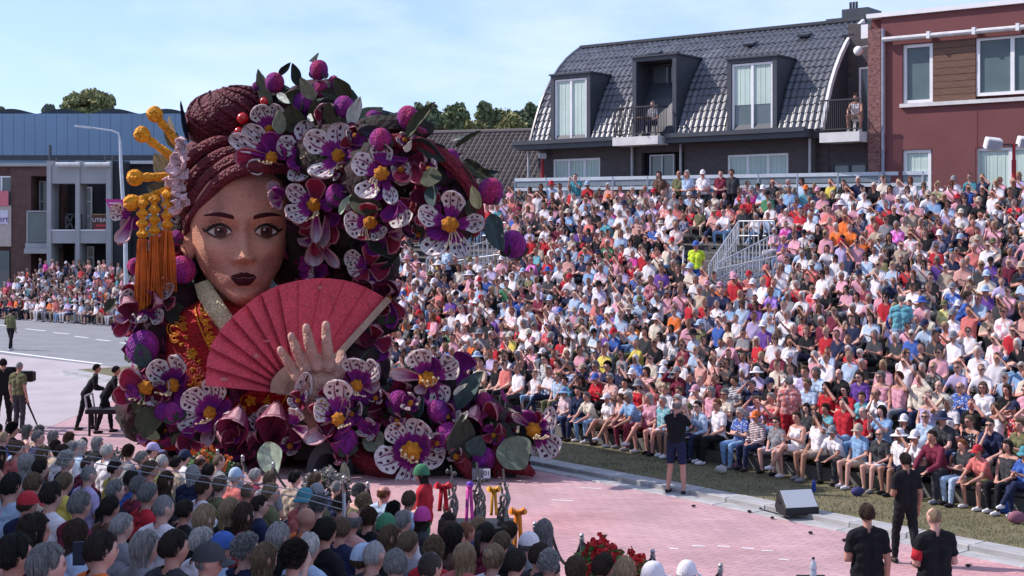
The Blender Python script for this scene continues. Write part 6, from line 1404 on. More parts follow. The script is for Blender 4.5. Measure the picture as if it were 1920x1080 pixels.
PEOPLE = []
def person(pr, loc, rz, spec, scale=1.0, label=None, group=None, legs=True):
    """spec: hair (style, colour), hat (style, colour) or None, top (cut, colour, pattern), legs (cut, colour), skin index"""
    b = bpy.data.objects.new('person', pr.body); COL.objects.link(b); b.location = loc; b.rotation_euler = (0, 0, rz); b.scale = (scale,) * 3
    b['category'] = 'person'; b.color = (*SKINS[spec.get('skin', 0) % len(SKINS)], 1)
    if group: b['group'] = group
    def kid(name, me, col, mtx=None, mat=None):
        o = bpy.data.objects.new(name, me); COL.objects.link(o); o.parent = b; o.color = (*col, 1)
        if mtx is not None: o.matrix_local = mtx
        if mat is not None: o.material_slots[0].link = 'OBJECT'; o.material_slots[0].material = mat
        return o
    cut, tc_ = spec['top'][0], spec['top'][1]; pat = spec['top'][2] if len(spec['top']) > 2 else None
    kid('shirt', {'tee': pr.tee, 'long': pr.long, 'top': pr.top}[cut], COLR[tc_], None, {'stripe': m_stripe, 'print': m_print}.get(pat))
    if legs:
        lc = spec.get('legs', ('trou', 'navy')); kid('trousers' if lc[0] == 'trou' else 'shorts', pr.trou if lc[0] == 'trou' else pr.shorts, COLR[lc[1]])
        [kid('shoe', m_, COLR[spec.get('shoe', 'white')]) for m_ in pr.shoe]
    HM = Matrix.Translation(pr.J['head']) @ Matrix.Rotation(pr.J['turn'], 4, 'Z')
    if spec.get('hair'):
        hs_, hc = spec['hair']; kid('hair', RNG.choice(HAIR['bob' if spec.get('hat') and hs_ in ('curly', 'wavy') else hs_]), (lambda f_: tuple(c * f_ for c in HCOL[hc]))(RNG.uniform(.75, 1.25)), HM @ (Matrix.Diagonal((.95, .95, .93, 1)) if spec.get('hat') else Matrix.Diagonal((RNG.uniform(.95, 1.02), RNG.uniform(.95, 1.02), RNG.uniform(.96, 1.02), 1))))
    if spec.get('hat'):
        kid('cap' if spec['hat'][0] == 'cap' else 'hat', HATS[spec['hat'][0]], COLR[spec['hat'][1]], HM @ Matrix.Rotation(math.radians(spec.get('hatrot', 0)), 4, 'Z'))
    if spec.get('glasses'): kid('sunglasses', GLASS, (.01, .01, .01), HM)
    b['label'] = label or ''; PEOPLE.append((b, spec)); return b
HNAME = {'short': 'short {} hair', 'buzz': 'cropped {} hair', 'ring': 'balding head', 'curly': 'curly {} hair', 'wavy': 'wavy {} hair', 'bob': '{} bob', 'shoulder': 'straight {} hair', 'long': 'long {} hair', 'bun': '{} hair in bun', 'pony': '{} ponytail'}
HATN = {'cap': '{} cap', 'bucket': '{} bucket hat', 'sunhat': '{} sun hat', 'knit': '{} close fitting hat'}
CUTN = {'tee': 'shirt', 'long': 'long sleeved top', 'top': 'sleeveless top'}
def short_look(spec):
    h = HATN[spec['hat'][0]].format(spec['hat'][1]) if spec.get('hat') else (HNAME[spec['hair'][0]].format(spec['hair'][1]) if spec.get('hair') else 'bald head')
    return f"{h}, {spec['top'][1]} top"
def look(spec, full=True):
    h = HATN[spec['hat'][0]].format(spec['hat'][1]) if spec.get('hat') else (HNAME[spec['hair'][0]].format(spec['hair'][1]) if spec.get('hair') else 'bald head')
    t = spec['top']; pat = {'stripe': 'striped ', 'print': 'patterned '}.get(t[2] if len(t) > 2 else None, '')
    return f"{h} and {pat}{t[1]} {CUTN[t[0]] if full else 'top'}"
def rand_spec(rn, hot=False):
    s = {'skin': rn.randrange(6)}
    fem = rn.random() < .5
    hc = rn.choices(['grey', 'white', 'silver', 'dark', 'brown', 'light brown', 'blonde', 'dark blonde', 'red', 'black'], [2.5, 1.8, 1.5, 4, 4.5, 2, 2, 1.5, .5, 2])[0]
    hsx = rn.choice(['bob', 'shoulder', 'long', 'bun', 'pony', 'curly', 'wavy', 'short']) if fem else rn.choices(['short', 'buzz', 'ring', 'wavy'], [5, 2, 2, 1])[0]
    s['hair'] = (hsx, hc)
    if rn.random() < .17: s['hat'] = (rn.choices(['cap', 'bucket', 'sunhat'], [7, 1.5, .8])[0], rn.choices(['white', 'navy', 'cream', 'grey', 'black', 'red', 'pale blue', 'beige', 'pink', 'orange', 'blue', 'olive'], [6, 3, 3, 3, 2, 2, 2, 3, 1, .6, 1, 1])[0])
    if s.get('hat') and hsx in ('bun', 'curly', 'wavy', 'pony'): s['hair'] = ('shoulder' if fem else 'short', hc)
    if rn.random() < .45: s['glasses'] = True
    col = rn.choices(['white', 'cream', 'pale blue', 'light blue', 'blue', 'navy', 'black', 'charcoal', 'grey', 'red', 'coral', 'orange', 'pink', 'magenta', 'purple', 'maroon', 'yellow', 'green', 'olive', 'teal', 'turquoise', 'beige', 'lilac', 'salmon', 'lime'], [21, 3, 7, 3, 1.8, 9, 16, 7, 4, 5, 3, .9, 9, .9, 1.2, 4, .4, .6, 1.0, .7, .4, 2, 5, 2.5, .1])[0]
    s['top'] = (rn.choices(['tee', 'long', 'top'], [6, 1.6, 1.6 if fem else .3])[0], col) + ((rn.choice(['stripe', 'print']),) if rn.random() < .16 and col not in ('white', 'cream') else ())
    s['legs'] = (rn.choice(['trou', 'trou', 'shorts']), rn.choices(['navy', 'black', 'charcoal', 'grey', 'beige', 'white', 'light blue', 'olive'], [4, 4, 2, 2, 3, 2, 3, 1])[0]); s['shoe'] = rn.choice(['white', 'white', 'grey', 'black', 'brown', 'navy'])
    return s

# ------------------------------------------------------------------ the big stand
NROW, RISE = 23, 0.2455
KS = 22 / 19                                  # marks below were read on a 20 row grid
A0, B0, A1, B1 = Vector((-4.15, 40.3)), Vector((10.25, 22.79)), Vector((-4.2, 53.5)), Vector((17.3, 39.6))
def rowline(k): f = k / (NROW - 1); return A0.lerp(A1, f), B0.lerp(B1, f)
def rowdir(k): a, b = rowline(k); t = (b - a).normalized(); return t, Vector((t.y, -t.x))           # along (to the right), and towards the road
m_deck = M('stand_deck', (.13, .125, .12), .85, .2, 3); m_seat = M('stand_bench', (.22, .20, .18), .7, .2, 3); m_alu = M('galvanised_rail', (.50, .52, .55), .45, .1, 5, metal=.3)
STAND = thing('grandstand', (4, 36, 0), 'tiered spectator stand packed with people in front of the apartment block', 'grandstand')
for k in range(NROW):
    a, b = rowline(k); t, fwd_ = rowdir(k); a2, b2 = rowline(min(k + 1, NROW - 1)); z = .10 + k * RISE
    f0 = fwd_ * .62; bk = (a2 - a).dot(-fwd_)
    def quad(p, q, fa, fb, z0, z1):
        return [(p + fa), (q + fa), (q + fb), (p + fb)]
    mb = MB(); B1_ = b + (b2 - b) * .25 if k < NROW - 1 else b - fwd_ * .9; A1_ = a + (a2 - a) * .25 if k < NROW - 1 else a - fwd_ * .9
    if k > 0:
        poly = [a + f0, b + f0, B1_, A1_]; mb.prism([(p.x, p.y, z - .06) for p in poly], (0, 0, .06)); mb.build('tier', m_deck, STAND)
        mb = MB(); mb.prism([((a + f0).x, (a + f0).y, z - RISE - .05), ((b + f0).x, (b + f0).y, z - RISE - .05), ((b + f0).x, (b + f0).y, z - .062), ((a + f0).x, (a + f0).y, z - .062)], (-fwd_.x * .03, -fwd_.y * .03, 0)); mb.build('riser', m_deck, STAND)
    poly = [a + fwd_ * .02, b + fwd_ * .02, b - fwd_ * .26, a - fwd_ * .26]; mb = MB(); mb.prism([(p.x, p.y, z + .40) for p in poly], (0, 0, .045)); mb.build('bench', m_seat, STAND)
# back wall of the stand, and the pale double rail along the top
a, b = Vector((-3.5, 54.3)), Vector((18.6, 40.0)); t = (b - a).normalized(); nb2 = Vector((-t.y, t.x))
mb = MB(); mb.prism([(a.x, a.y, .2), (b.x, b.y, .2), (b.x, b.y, 5.9), (a.x, a.y, 5.9)], (nb2.x * .05, nb2.y * .05, 0)); mb.build('back_board', m_deck, STAND)
ra, rb_ = P(965, 340, 52.0), P(1990, 324, 41.8); zr = (ra.z + rb_.z) / 2; ra.z = zr + .06; rb_.z = zr - .06
m_rail = M('pale_rail', (.55, .60, .64), .5, .1, 3)
for dz, w in ((0.06, .12), (-.30, .11)):
    mb = MB(); mb.bar(ra + Vector((0, 0, dz)), rb_ + Vector((0, 0, dz)), .05, w); mb.build('top_rail', m_rail, STAND)
mb = MB(); v = rb_ - ra; th = Vector((nb2.x * .02, nb2.y * .02, 0)); mb.prism([ra + Vector((0, 0, -.21)), rb_ + Vector((0, 0, -.21)), rb_ + Vector((0, 0, -.005)), ra + Vector((0, 0, -.005))], th); mb.build('rail_glass', M('rail_glass', (.22, .26, .29), .15, .1, 2), STAND)
for i in range(15):
    q = ra.lerp(rb_, i / 14); mb = MB(); mb.bar((q.x, q.y, 5.2), (q.x, q.y, q.z + .12), .06); mb.build('rail_post', m_alu, STAND)
def stand_pt(k, X):
    """seat point on row k at image column X"""
    a, b = rowline(k); q = (X - 960) / F; d = b - a; f = (q * a.y - a.x) / (d.x - q * d.y); return a + d * f, f
def fence(p, q, h, n, label=None, parent=None, mid=2):
    """tube railing between two ground points (3D): posts, rails and balusters"""
    mb = MB(); up = Vector((0, 0, h))
    for j in range(mid + 1): e = Vector((0, 0, h * (1 - j / (mid + .35)))); mb.tube([p + e, q + e], .022, 6)
    mb.build('handrail', m_alu, parent)
    mb = MB()
    for j in range(n + 1): c = p.lerp(q, j / n); mb.tube([c + Vector((0, 0, .02)), c + up], .019 if j % 4 else .03, 5)
    o = mb.build('balusters', m_alu, parent); o['kind'] = 'stuff'
# stair openings: (column range, rows) where nobody sits
VOID = [(1282, 1452, 10.2, 15.2), (770, 948, 11.0, 15.5)]
def in_void(X, k): return any(x0 < X < x1 and r0 * KS < k < r1 * KS for x0, x1, r0, r1 in VOID)
def sp3(X, k, dz=0.0):
    k *= KS; k0 = int(k); p, _ = stand_pt(k0, X); p2, _ = stand_pt(min(k0 + 1, NROW - 1), X); p = p.lerp(p2, k - k0); return Vector((p.x, p.y, .10 + k * RISE + dz))
for (xa, xb, label) in ((1330, 1452, 'galvanised stair railing climbing beside the police officer in the stand'), (800, 948, 'galvanised stair railing in the stand behind the right arch of the float')):
    base = sp3(xa, 11)
    fr_ = thing('stair_railing', base, label, 'railing')
    fence(sp3(xa, 10.6), sp3(xa + (xb - xa) * .45, 15), 1.05, 14, parent=fr_); fence(sp3(xa + (xb - xa) * .45, 15), sp3(xb, 15), 1.05, 7, parent=fr_); fence(sp3(xa + 12, 10.6), sp3(xb, 13.6), 1.05, 16, parent=fr_); fence(sp3(xa + 14, 10.3), sp3(xb + 4, 11.6), 1.0, 16, parent=fr_); fence(sp3(xa - 50, 10.4), sp3(xa - 48, 12.4), 1.0, 6, parent=fr_)
    mb = MB(); mb.prism([sp3(xa, 10.6, .04), sp3(xb, 11.6, .04), sp3(xb, 15, .04), sp3(xa + (xb - xa) * .45, 15, .04)], (0, 0, .03)); mb.build('stair_deck', M('stair_blue_deck', (.10, .12, .20), .8), fr_)

# who sits where: rows of seats, the nearest rows as individuals, the rest as one crowd
FRONT = [  # image column, look: a reading of the front row from left to right
 (1058, 'sunhat', 'light blue', 'brown', 'short', 'pink', 'stripe', 'tee', 'trou', 'light blue'), (1085, None, None, 'dark', 'short', 'navy', None, 'long', 'trou', 'navy'), (1112, None, None, 'grey', 'short', 'cream', None, 'tee', 'trou', 'light blue'), (1140, 'cap', 'white', 'white', 'short', 'white', None, 'tee', 'shorts', 'beige'),
 (1166, None, None, 'red', 'short', 'salmon', 'print', 'tee', 'shorts', 'pink'), (1193, None, None, 'silver', 'bob', 'light blue', None, 'tee', 'trou', 'maroon'), (1219, None, None, 'white', 'bob', 'pink', None, 'tee', 'shorts', 'maroon'), (1243, None, None, 'white', 'short', 'turquoise', 'print', 'tee', 'shorts', 'white'), (1272, None, None, 'white', 'bob', 'navy', None, 'top', 'shorts', 'light blue'),
 (1300, 'cap', 'olive', 'dark', 'short', 'grey', None, 'tee', 'shorts', 'beige'), (1318, None, None, 'dark', 'short', 'pale blue', None, 'long', 'trou', 'navy'), (1345, None, None, 'ginger', 'short', 'white', None, 'tee', 'trou', 'black'), (1388, None, None, 'white', 'short', 'blue', 'print', 'tee', 'trou', 'light blue'),
 (1418, 'cap', 'orange', 'brown', 'short', 'maroon', 'stripe', 'long', 'trou', 'navy'), (1460, None, None, 'brown', 'short', 'grey', None, 'tee', 'shorts', 'pale blue'), (1496, None, None, 'brown', 'bun', 'white', None, 'top', 'shorts', 'white'), (1533, None, None, 'brown', 'long', 'white', None, 'tee', 'shorts', 'beige'), (1572, 'cap', 'grey', 'grey', 'short', 'white', None, 'tee', 'trou', 'charcoal'), (1610, 'cap', 'beige', 'white', 'short', 'light blue', None, 'tee', 'shorts', 'beige'),
 (1650, None, None, 'grey', 'ring', 'charcoal', None, 'tee', 'shorts', 'white'), (1688, 'sunhat', 'white', 'grey', 'bob', 'white', 'print', 'tee', 'shorts', 'navy'), (1727, 'cap', 'white', 'grey', 'short', 'white', None, 'tee', 'trou', 'black'), (1762, None, None, 'dark', 'short', 'maroon', None, 'long', 'trou', 'charcoal'), (1805, None, None, 'ginger', 'short', 'charcoal', None, 'tee', 'trou', 'pale blue'), (1848, 'cap', 'red', 'brown', 'short', 'coral', None, 'tee', 'shorts', 'olive'), (1890, None, None, 'dark', 'shoulder', 'charcoal', None, 'top', 'trou', 'black'), (1922, 'bucket', 'teal', 'dark', 'short', 'blue', None, 'tee', 'trou', 'navy')]
rs_ = random.Random(2024); ZONE_RED = [(1440, 1560, 6, 9), (1500, 1660, 3, 4)]
STANDIND, STUFF = [], []
def zonecol(X, k, s, rn):
    """clusters of like shirts that the photograph shows"""
    k /= KS
    if 1530 < X < 1640 and 12.5 < k < 16 and rn.random() < .5: s['top'] = ('tee', rn.choice(['orange', 'orange', 'coral']))
    if 1330 < X < 1450 and 8.5 < k < 10.5 and rn.random() < .7: s['top'] = ('tee', rn.choice(['red', 'coral', 'orange'])); s['hat'] = ('cap', rn.choice(['red', 'pink', 'coral']))
    if 1570 < X < 1660 and 8.5 < k < 10.5 and rn.random() < .6: s['top'] = ('tee', rn.choice(['pink', 'pink', 'white']))
    if 1540 < X < 1680 and .5 < k < 2.5 and rn.random() < .5: s['top'] = ('tee', rn.choice(['red', 'red', 'turquoise']))
    return s
for k in range(NROW):
    a, b = rowline(k); t, fw_ = rowdir(k); ln = (b - a).length; s0 = rs_.uniform(0, .5)
    if k == 0:
        for it in FRONT:
            X = it[0]; p, f = stand_pt(0, X); sp_ = {'hair': (it[4], it[3]), 'hat': (it[1], it[2]) if it[1] else None, 'top': (it[7], it[5]) + ((it[6],) if it[6] else ()), 'legs': (it[8], it[9]), 'shoe': rs_.choice(['white', 'white', 'grey', 'black']), 'skin': rs_.randrange(6), 'glasses': rs_.random() < .35}
            STANDIND.append((k, X, p, sp_))
        continue
    while s0 < ln:
        p = a + t * s0; X = 960 + p.x / p.y * F; s0 += rs_.uniform(.40, .53)
        if X > 1965 or X < 690 or in_void(X, k + .5) or (k == 1 and abs(X - 1480) < 20): continue
        if rs_.random() < .02: continue
        sp_ = zonecol(X, k, rand_spec(rs_), rs_)
        if k <= 4 and X > (1035 if k < 2 else 1010): STANDIND.append((k, X, p, sp_))
        else: STUFF.append((k, X, p, sp_))
STUFF += [q for q in STANDIND if not (q[0] <= 2 or q[0] == 3 and q[1] > 1500)]
STANDIND = [q for q in STANDIND if q[0] <= 2 or q[0] == 3 and q[1] > 1500]
STANDIND = [q for q in STANDIND if not (q[0] == 0 and False)]
ORD = ['first', 'second', 'third', 'fourth', 'fifth', 'sixth', 'seventh', 'eighth', 'ninth', 'tenth', 'eleventh', 'twelfth', 'thirteenth', 'fourteenth', 'fifteenth', 'sixteenth', 'seventeenth', 'eighteenth', 'nineteenth', 'twentieth']
def ordn(i): return ORD[i] if i < 20 else ('twenty-' + ORD[i - 20] if i < 29 else 'thirty-' + ORD[i - 30] if 30 <= i < 39 else 'thirtieth')
USED = set()
def unique(lbls):
    for l in lbls:
        if l not in USED and len(l.split()) <= 16: USED.add(l); return l
    USED.add(lbls[-1]); return lbls[-1]
byrow = {}
for q in STANDIND: byrow.setdefault(q[0], []).append(q)
for k, L_ in byrow.items():
    L_.sort(key=lambda q: -q[1]); t, fw_ = rowdir(k); rown = ['front', 'second', 'third', 'fourth', 'fifth'][k]
    for i, (_, X, p, s) in enumerate(L_):
        pr = rs_.choice(SIT); sc = rs_.uniform(.88, 1.03)
        rz = math.atan2(fw_.y, fw_.x) + math.pi / 2 + rs_.uniform(-.25, .05)
        z = .10 + k * RISE if k else .09
        nbx_ = L_[i - 1][3] if i > 0 else (L_[1][3] if len(L_) > 1 else None)
        lbl = unique([f"person with {look(s)}, large stand {rown} row", f"person with {short_look(s)}, large stand {rown} row, {ordn(i)} from right"])
        person(pr, (p.x, p.y, z), rz, s, sc, lbl, 'spectators seated in the large stand')
# ---- low detail figures for the far rows: one joined crowd
def low_proto(kind, arms, lean=0, legs='normal', turn=0, fat=1.0, long_hair=False):
    J = joints(kind, arms, lean, legs, turn); me, co, L_, tt = body(J, .034, fat, False, .34 if kind == 'sit' else .34)
    fs = faces_of(me); H = np.array(J['head']); R = np.array(Matrix.Rotation(-turn, 3, 'Z')); h = (co - H) @ R.T
    hairm = (np.array([x == 'head' for x in L_])) & ((h[:, 2] > .058) | ((h[:, 1] > .012) & (h[:, 2] > -.075)))
    lab = np.zeros(len(co), int)                                   # 0 skin 1 shirt 2 legs 3 hair 4 shoes 5 cap
    lab[starts(L_, 'torso')] = 1; lab[starts(L_, 'uarm') & (tt < .75)] = 1; lab[starts(L_, 'thigh', 'calf')] = 2; lab[starts(L_, 'foot')] = 4; lab[hairm] = 3
    tor_low = starts(L_, 'torso') & (co[:, 2] < J['pel'].z + .03); lab[tor_low] = 2
    bpy.data.meshes.remove(me)
    # hair volume and eyes as small separate shells
    co2 = co.copy(); n = h / (np.linalg.norm(h, axis=1)[:, None] + 1e-6); co2[hairm] += (n[hairm] @ np.array(Matrix.Rotation(turn, 3, 'Z')).T) * .014
    face = (np.array([x == 'head' for x in L_])) & (h[:, 1] < -.04) & (np.abs(h[:, 2] - .008) < .022)
    return co2, fs, lab, face
LOW = [low_proto('sit', 'lap'), low_proto('sit', 'lap', .05, 'apart', .3, 1.12), low_proto('sit', ('cross', 'cross'), 0, 'normal', -.2), low_proto('sit', ('lap', 'brow'), 0, 'normal', .15), low_proto('sit', 'phone', .02, 'normal'), low_proto('sit', 'knees', .14, 'apart', .2), low_proto('sit', 'clap', 0, 'crossed', .35)]
LOWS = [low_proto('stand', 'down', 0, 'normal', .2), low_proto('stand', 'front', 0, 'apart', -.2, 1.1), low_proto('stand', 'phone', .02, 'normal')]
def lowhair(st):
    me = HAIR[st][0]; k = 32 * 22; v = np.array([q.co[:] for q in me.vertices])[:k]; return v, [f for f in faces_of(me) if max(f) < k]
LOWHAIR = {st: lowhair(st) for st in ('long', 'shoulder', 'bob')}
CV, CF, CC = [], [], []; nv_ = 0
capm = np.array([v.co[:] for v in HATS['cap'].vertices]); capf = faces_of(HATS['cap']); sunm = np.array([v.co[:] for v in HATS['sunhat'].vertices]); sunf = faces_of(HATS['sunhat'])
def add_low(proto, J_head, loc, rz, s, sc, rn):
    global nv_
    co, fs, lab, face = proto; R = np.array(Matrix.Rotation(rz, 3, 'Z'))
    sk, sh = np.array(SKINS[s['skin']]), np.array(COLR[s['top'][1]]); lg = np.array(COLR[s['legs'][1]]); ha = np.array(HCOL[s['hair'][1]]) if s.get('hair') else sk; so = np.array(COLR[s['shoe']])
    pal = np.stack([sk, sh * rn.uniform(.85, 1.1), lg, ha, so, ha]); c = pal[lab].copy()
    if s['top'][0] == 'top': pass
    if s['legs'][0] == 'shorts': c[(lab == 2) & (co[:, 2] < .40)] = sk
    if len(s['top']) > 2: m = (lab == 1) & (np.sin(co[:, 2] * 90 + co[:, 0] * (60 if s['top'][2] == 'print' else 0)) > .2); c[m] = np.minimum(c[m] * 2.2 + .15, .7)
    if s.get('glasses'): c[face] = (.02, .02, .02)
    else: c[face] *= .62
    CV.append((co * sc) @ R.T + np.array(loc)); CF.extend([tuple(i + nv_ for i in f) for f in fs]); CC.append(c); nv_ += len(co)
    if s.get('hat'):
        m, f_ = (capm, capf) if s['hat'][0] == 'cap' else (sunm, sunf); q = m + np.array(J_head); CV.append((q * sc) @ R.T + np.array(loc)); CF.extend([tuple(i + nv_ for i in f) for f in f_]); CC.append(np.tile(np.array(COLR[s['hat'][1]]), (len(m), 1))); nv_ += len(m)
    elif s.get('hair') and s['hair'][0] in LOWHAIR:
        q, f_ = LOWHAIR[s['hair'][0]]; q = q + np.array(J_head); CV.append((q * sc) @ R.T + np.array(loc)); CF.extend([tuple(i + nv_ for i in f) for f in f_]); CC.append(np.tile(ha, (len(q), 1))); nv_ += len(q)
JS = [joints('sit', 'lap')['head'], joints('sit', 'lap', .05)['head'], joints('sit', 'lap')['head'], joints('sit', 'lap')['head'], joints('sit', 'lap', .02)['head'], joints('sit', 'lap', .14)['head'], joints('sit', 'lap')['head']]
JT = [joints('stand', 'down')['head']] * 2 + [joints('stand', 'down', .02)['head']]
rc = random.Random(77)
for (k, X, p, s) in STUFF:
    t, fw_ = rowdir(k); rz = math.atan2(fw_.y, fw_.x) + math.pi / 2 + rc.uniform(-.35, .2); i = rc.randrange(len(LOW))
    jf = rc.uniform(-.16, .14); add_low(LOW[i], JS[i], (p.x + fw_.x * jf, p.y + fw_.y * jf, .10 + k * RISE + rc.uniform(-.03, .06)), rz, s, rc.uniform(.84, 1.03), rc)
# ---- spectators across the road on the left: seated rows, then standing ones behind
def left_row(X0, Y0, X1, Y1, z, n, kind, jit):
    a, b = G(X0, Y0), G(X1, Y1); t = (b - a).normalized(); rz = math.atan2(-t.x, t.y) + math.pi / 2 + math.pi
    fwd2 = Vector((-t.y, t.x, 0)); fwd2 = fwd2 if fwd2.y < 0 else -fwd2; rz = math.atan2(fwd2.y, fwd2.x) + math.pi / 2
    return a, b, t, fwd2, rz
a, b, t, f2, rz = left_row(-80, 592, 330, 620, 0, 0, '', 0)
for r, (back, z, kind) in enumerate(((0.3, 0.0, 'sit'), (1.0, .0, 'sit'), (1.7, .35, 'sit'), (2.4, .1, 'stand'), (3.1, .45, 'stand'), (3.9, .85, 'stand'), (4.7, 1.25, 'stand'), (5.5, 1.65, 'stand'))):
    s0 = rc.uniform(0, .5); ln = (b - a).length
    while s0 < ln:
        q = a + t * s0 - f2 * (back + rc.uniform(-.15, .15)); s0 += rc.uniform(.42, .66) * (1 if r < 6 else 1.5)
        s = rand_spec(rc); kk = kind if rc.random() > .12 else 'stand'
        i = rc.randrange(len(LOW)) if kk == 'sit' else rc.randrange(len(LOWS))
        add_low((LOW if kk == 'sit' else LOWS)[i], (JS if kk == 'sit' else JT)[i], (q.x, q.y, z), rz + rc.uniform(-.5, .5), s, rc.uniform(.9, 1.06), rc)
me = bpy.data.meshes.new('crowd'); V_ = np.concatenate(CV); C_ = np.concatenate(CC); me.from_pydata(V_.tolist(), [], CF); at = me.color_attributes.new('tint', 'FLOAT_COLOR', 'POINT'); at.data.foreach_set('color', np.hstack([C_, np.ones((len(C_), 1))]).astype(np.float32).ravel())
me.polygons.foreach_set('use_smooth', [True] * len(me.polygons)); me.materials.append(m_crowd); me.update()
crowd = bpy.data.objects.new('crowd', me); COL.objects.link(crowd); tag(crowd, 'dense crowd of spectators filling the far rows and the opposite kerb', 'crowd', kind='stuff')
# low kerbside step for the back rows on the left
mb = MB(); q0, q1 = a - f2 * 2.3, b - f2 * 2.3
mb.prism([(q0.x, q0.y, .0), (q1.x, q1.y, .0), ((q1 - f2 * .9).x, (q1 - f2 * .9).y, .0), ((q0 - f2 * .9).x, (q0 - f2 * .9).y, .0)], (0, 0, .10)); o = mb.build('pavement', m_conc); struct(o)
pf = thing('spectator_platform', ((a.x + b.x) / 2, (a.y + b.y) / 2, 0), 'low stepped platform under the standing crowd across the road', 'platform')
for back, z in ((1.7, .35), (3.1, .45), (3.9, .85), (4.7, 1.25), (5.5, 1.65)):
    q0, q1 = a - f2 * (back - .34), b - f2 * (back - .34); mb = MB(); mb.prism([(q0.x, q0.y, .0), (q1.x, q1.y, .0), ((q1 - f2 * .68).x, (q1 - f2 * .68).y, .0), ((q0 - f2 * .68).x, (q0 - f2 * .68).y, .0)], (0, 0, z)); mb.build('step', m_deck, pf)

# ------------------------------------------------------------------ single figures the photograph shows
def one(pr, X, Y, face_to, spec, label, h=None, z=None, d=None, group=None):
    """stand a figure with its feet at image point (X, Y) on height z, or at depth d"""
    if d is None: q = G(X, Y, z or 0)
    else: q = P(X, Y, d)
    b = person(pr, q, face_to, spec, (h or 1.75) / 1.74, label, group); USED.add(label); return b
R = math.radians
one(STD['photo'], 1268, 926, R(150), {'hair': ('ring', 'grey'), 'top': ('tee', 'black'), 'legs': ('shorts', 'navy'), 'shoe': 'black', 'skin': 0}, 'balding photographer in black shirt and navy shorts standing on the kerb', 1.82)
one(STD['walk'], 1698, 1060, R(195), {'hair': ('short', 'dark'), 'top': ('tee', 'black'), 'legs': ('trou', 'black'), 'shoe': 'black', 'skin': 4}, 'slim crew member in all black walking at the kerb, back turned', 1.70)
one(STD['apart'], 1626, 1229, R(180), {'hair': ('short', 'brown'), 'top': ('tee', 'black'), 'legs': ('trou', 'black'), 'shoe': 'black', 'skin': 2}, 'crew member with short brown hair and black shirt, arms away from body', 1.80)
crew = one(STD['front'], 1752, 1238, R(188), {'hair': ('buzz', 'dark blonde'), 'top': ('tee', 'black'), 'legs': ('trou', 'navy'), 'shoe': 'black', 'skin': 1}, 'stocky crew member with cropped blonde hair and black shirt beside another', 1.80)
mb = MB(); J_ = STD['front'].J; mb.tube([J_['shL'].lerp(J_['elL'], t_) for t_ in (.45, .62, .85)], [.068, .066, .062], 12); ab = bpy.data.objects.new('armband', mb.mesh('armband', True)); ab.data.materials.append(m_cloth); COL.objects.link(ab); ab.parent = crew; ab.color = (*COLR['red'], 1)
p = sp3(1305, 10.5); q = person(STD['down'], p, R(-25), {'hair': ('buzz', 'grey'), 'hat': ('cap', 'blue'), 'top': ('tee', 'lime'), 'legs': ('trou', 'blue'), 'shoe': 'black', 'skin': 5}, 1.0, 'police officer in lime vest and blue trousers on the stand steps')
p = sp3(1690, 6.1); person(STD['front'], p, R(160), {'hair': ('ring', 'grey'), 'top': ('tee', 'turquoise'), 'legs': ('shorts', 'light blue'), 'shoe': 'white', 'skin': 1}, 1.05, 'person standing in turquoise shirt and pale shorts among the seated rows')
p = sp3(1795, 7.6); person(SIT[3], p, R(60), {'hair': ('short', 'brown'), 'top': ('long', 'blue'), 'legs': ('trou', 'black'), 'shoe': 'black', 'skin': 0}, 1.12, 'person in bright blue sweater hunched sideways on a bench')
p = sp3(1480, .80); person(STD['front'], p, R(165), {'hair': ('short', 'grey'), 'top': ('tee', 'coral', 'print'), 'legs': ('trou', 'red'), 'shoe': 'black', 'skin': 3}, .98, 'person in coral top and red trousers standing among seated rows')
p = sp3(838, 9.9); person(STD['front'], p, R(120), {'hair': ('short', 'dark'), 'top': ('tee', 'pale blue'), 'legs': ('trou', 'navy'), 'shoe': 'black', 'skin': 2}, 1.0, 'person in pale blue shirt standing at the foot of a stair railing')
for (X, Y, top, leg, hair, lbl) in ((1080, 345, 'teal', 'white', ('buzz', 'dark'), 'person in teal shirt and white trousers standing at the top rail'), (1273, 350, 'olive', 'black', ('ring', 'grey'), 'balding person in olive shirt standing in the back row'), (1288, 352, 'pale blue', 'grey', ('bob', 'white'), 'white haired person in pale blue shirt standing in back row'), (1318, 352, 'white', 'charcoal', ('short', 'brown'), 'person in white cap and white shirt standing in back row'), (1352, 350, 'maroon', 'black', ('short', 'dark'), 'tall dark haired person in maroon top standing in back row'), (1372, 352, 'charcoal', 'black', ('short', 'brown'), 'brown haired person in charcoal top standing in back row'), (1236, 358, 'brown', 'black', ('long', 'brown'), 'long haired person in brown top standing in back row')):
    p = sp3(X, 18.6); s = {'hair': hair, 'top': ('tee', top), 'legs': ('trou', leg), 'shoe': 'white', 'skin': RNG.randrange(6)}
    if 'white cap' in lbl: s['hat'] = ('cap', 'white')
    person(STD[RNG.choice(['front', 'down', 'photo'])], p, R(-30), s, 1.02, lbl, 'spectators standing in the back row')
one(STD['walk'], 20, 657, R(168), {'hair': ('short', 'dark'), 'top': ('long', 'olive'), 'legs': ('trou', 'black'), 'shoe': 'white', 'skin': 1}, 'person in olive yellow jacket walking on the asphalt road', 1.80)
one(STD['down'], 36, 812, R(160), {'hair': ('buzz', 'grey'), 'top': ('tee', 'olive'), 'legs': ('trou', 'charcoal'), 'shoe': 'black', 'skin': 0}, 'person in olive shirt standing behind the camera on the left', 1.80)
one(STD['photo'], 6, 806, R(200), {'hair': ('short', 'black'), 'top': ('long', 'black'), 'legs': ('trou', 'black'), 'shoe': 'black', 'skin': 2}, 'camera operator in black at the left edge', 1.82)
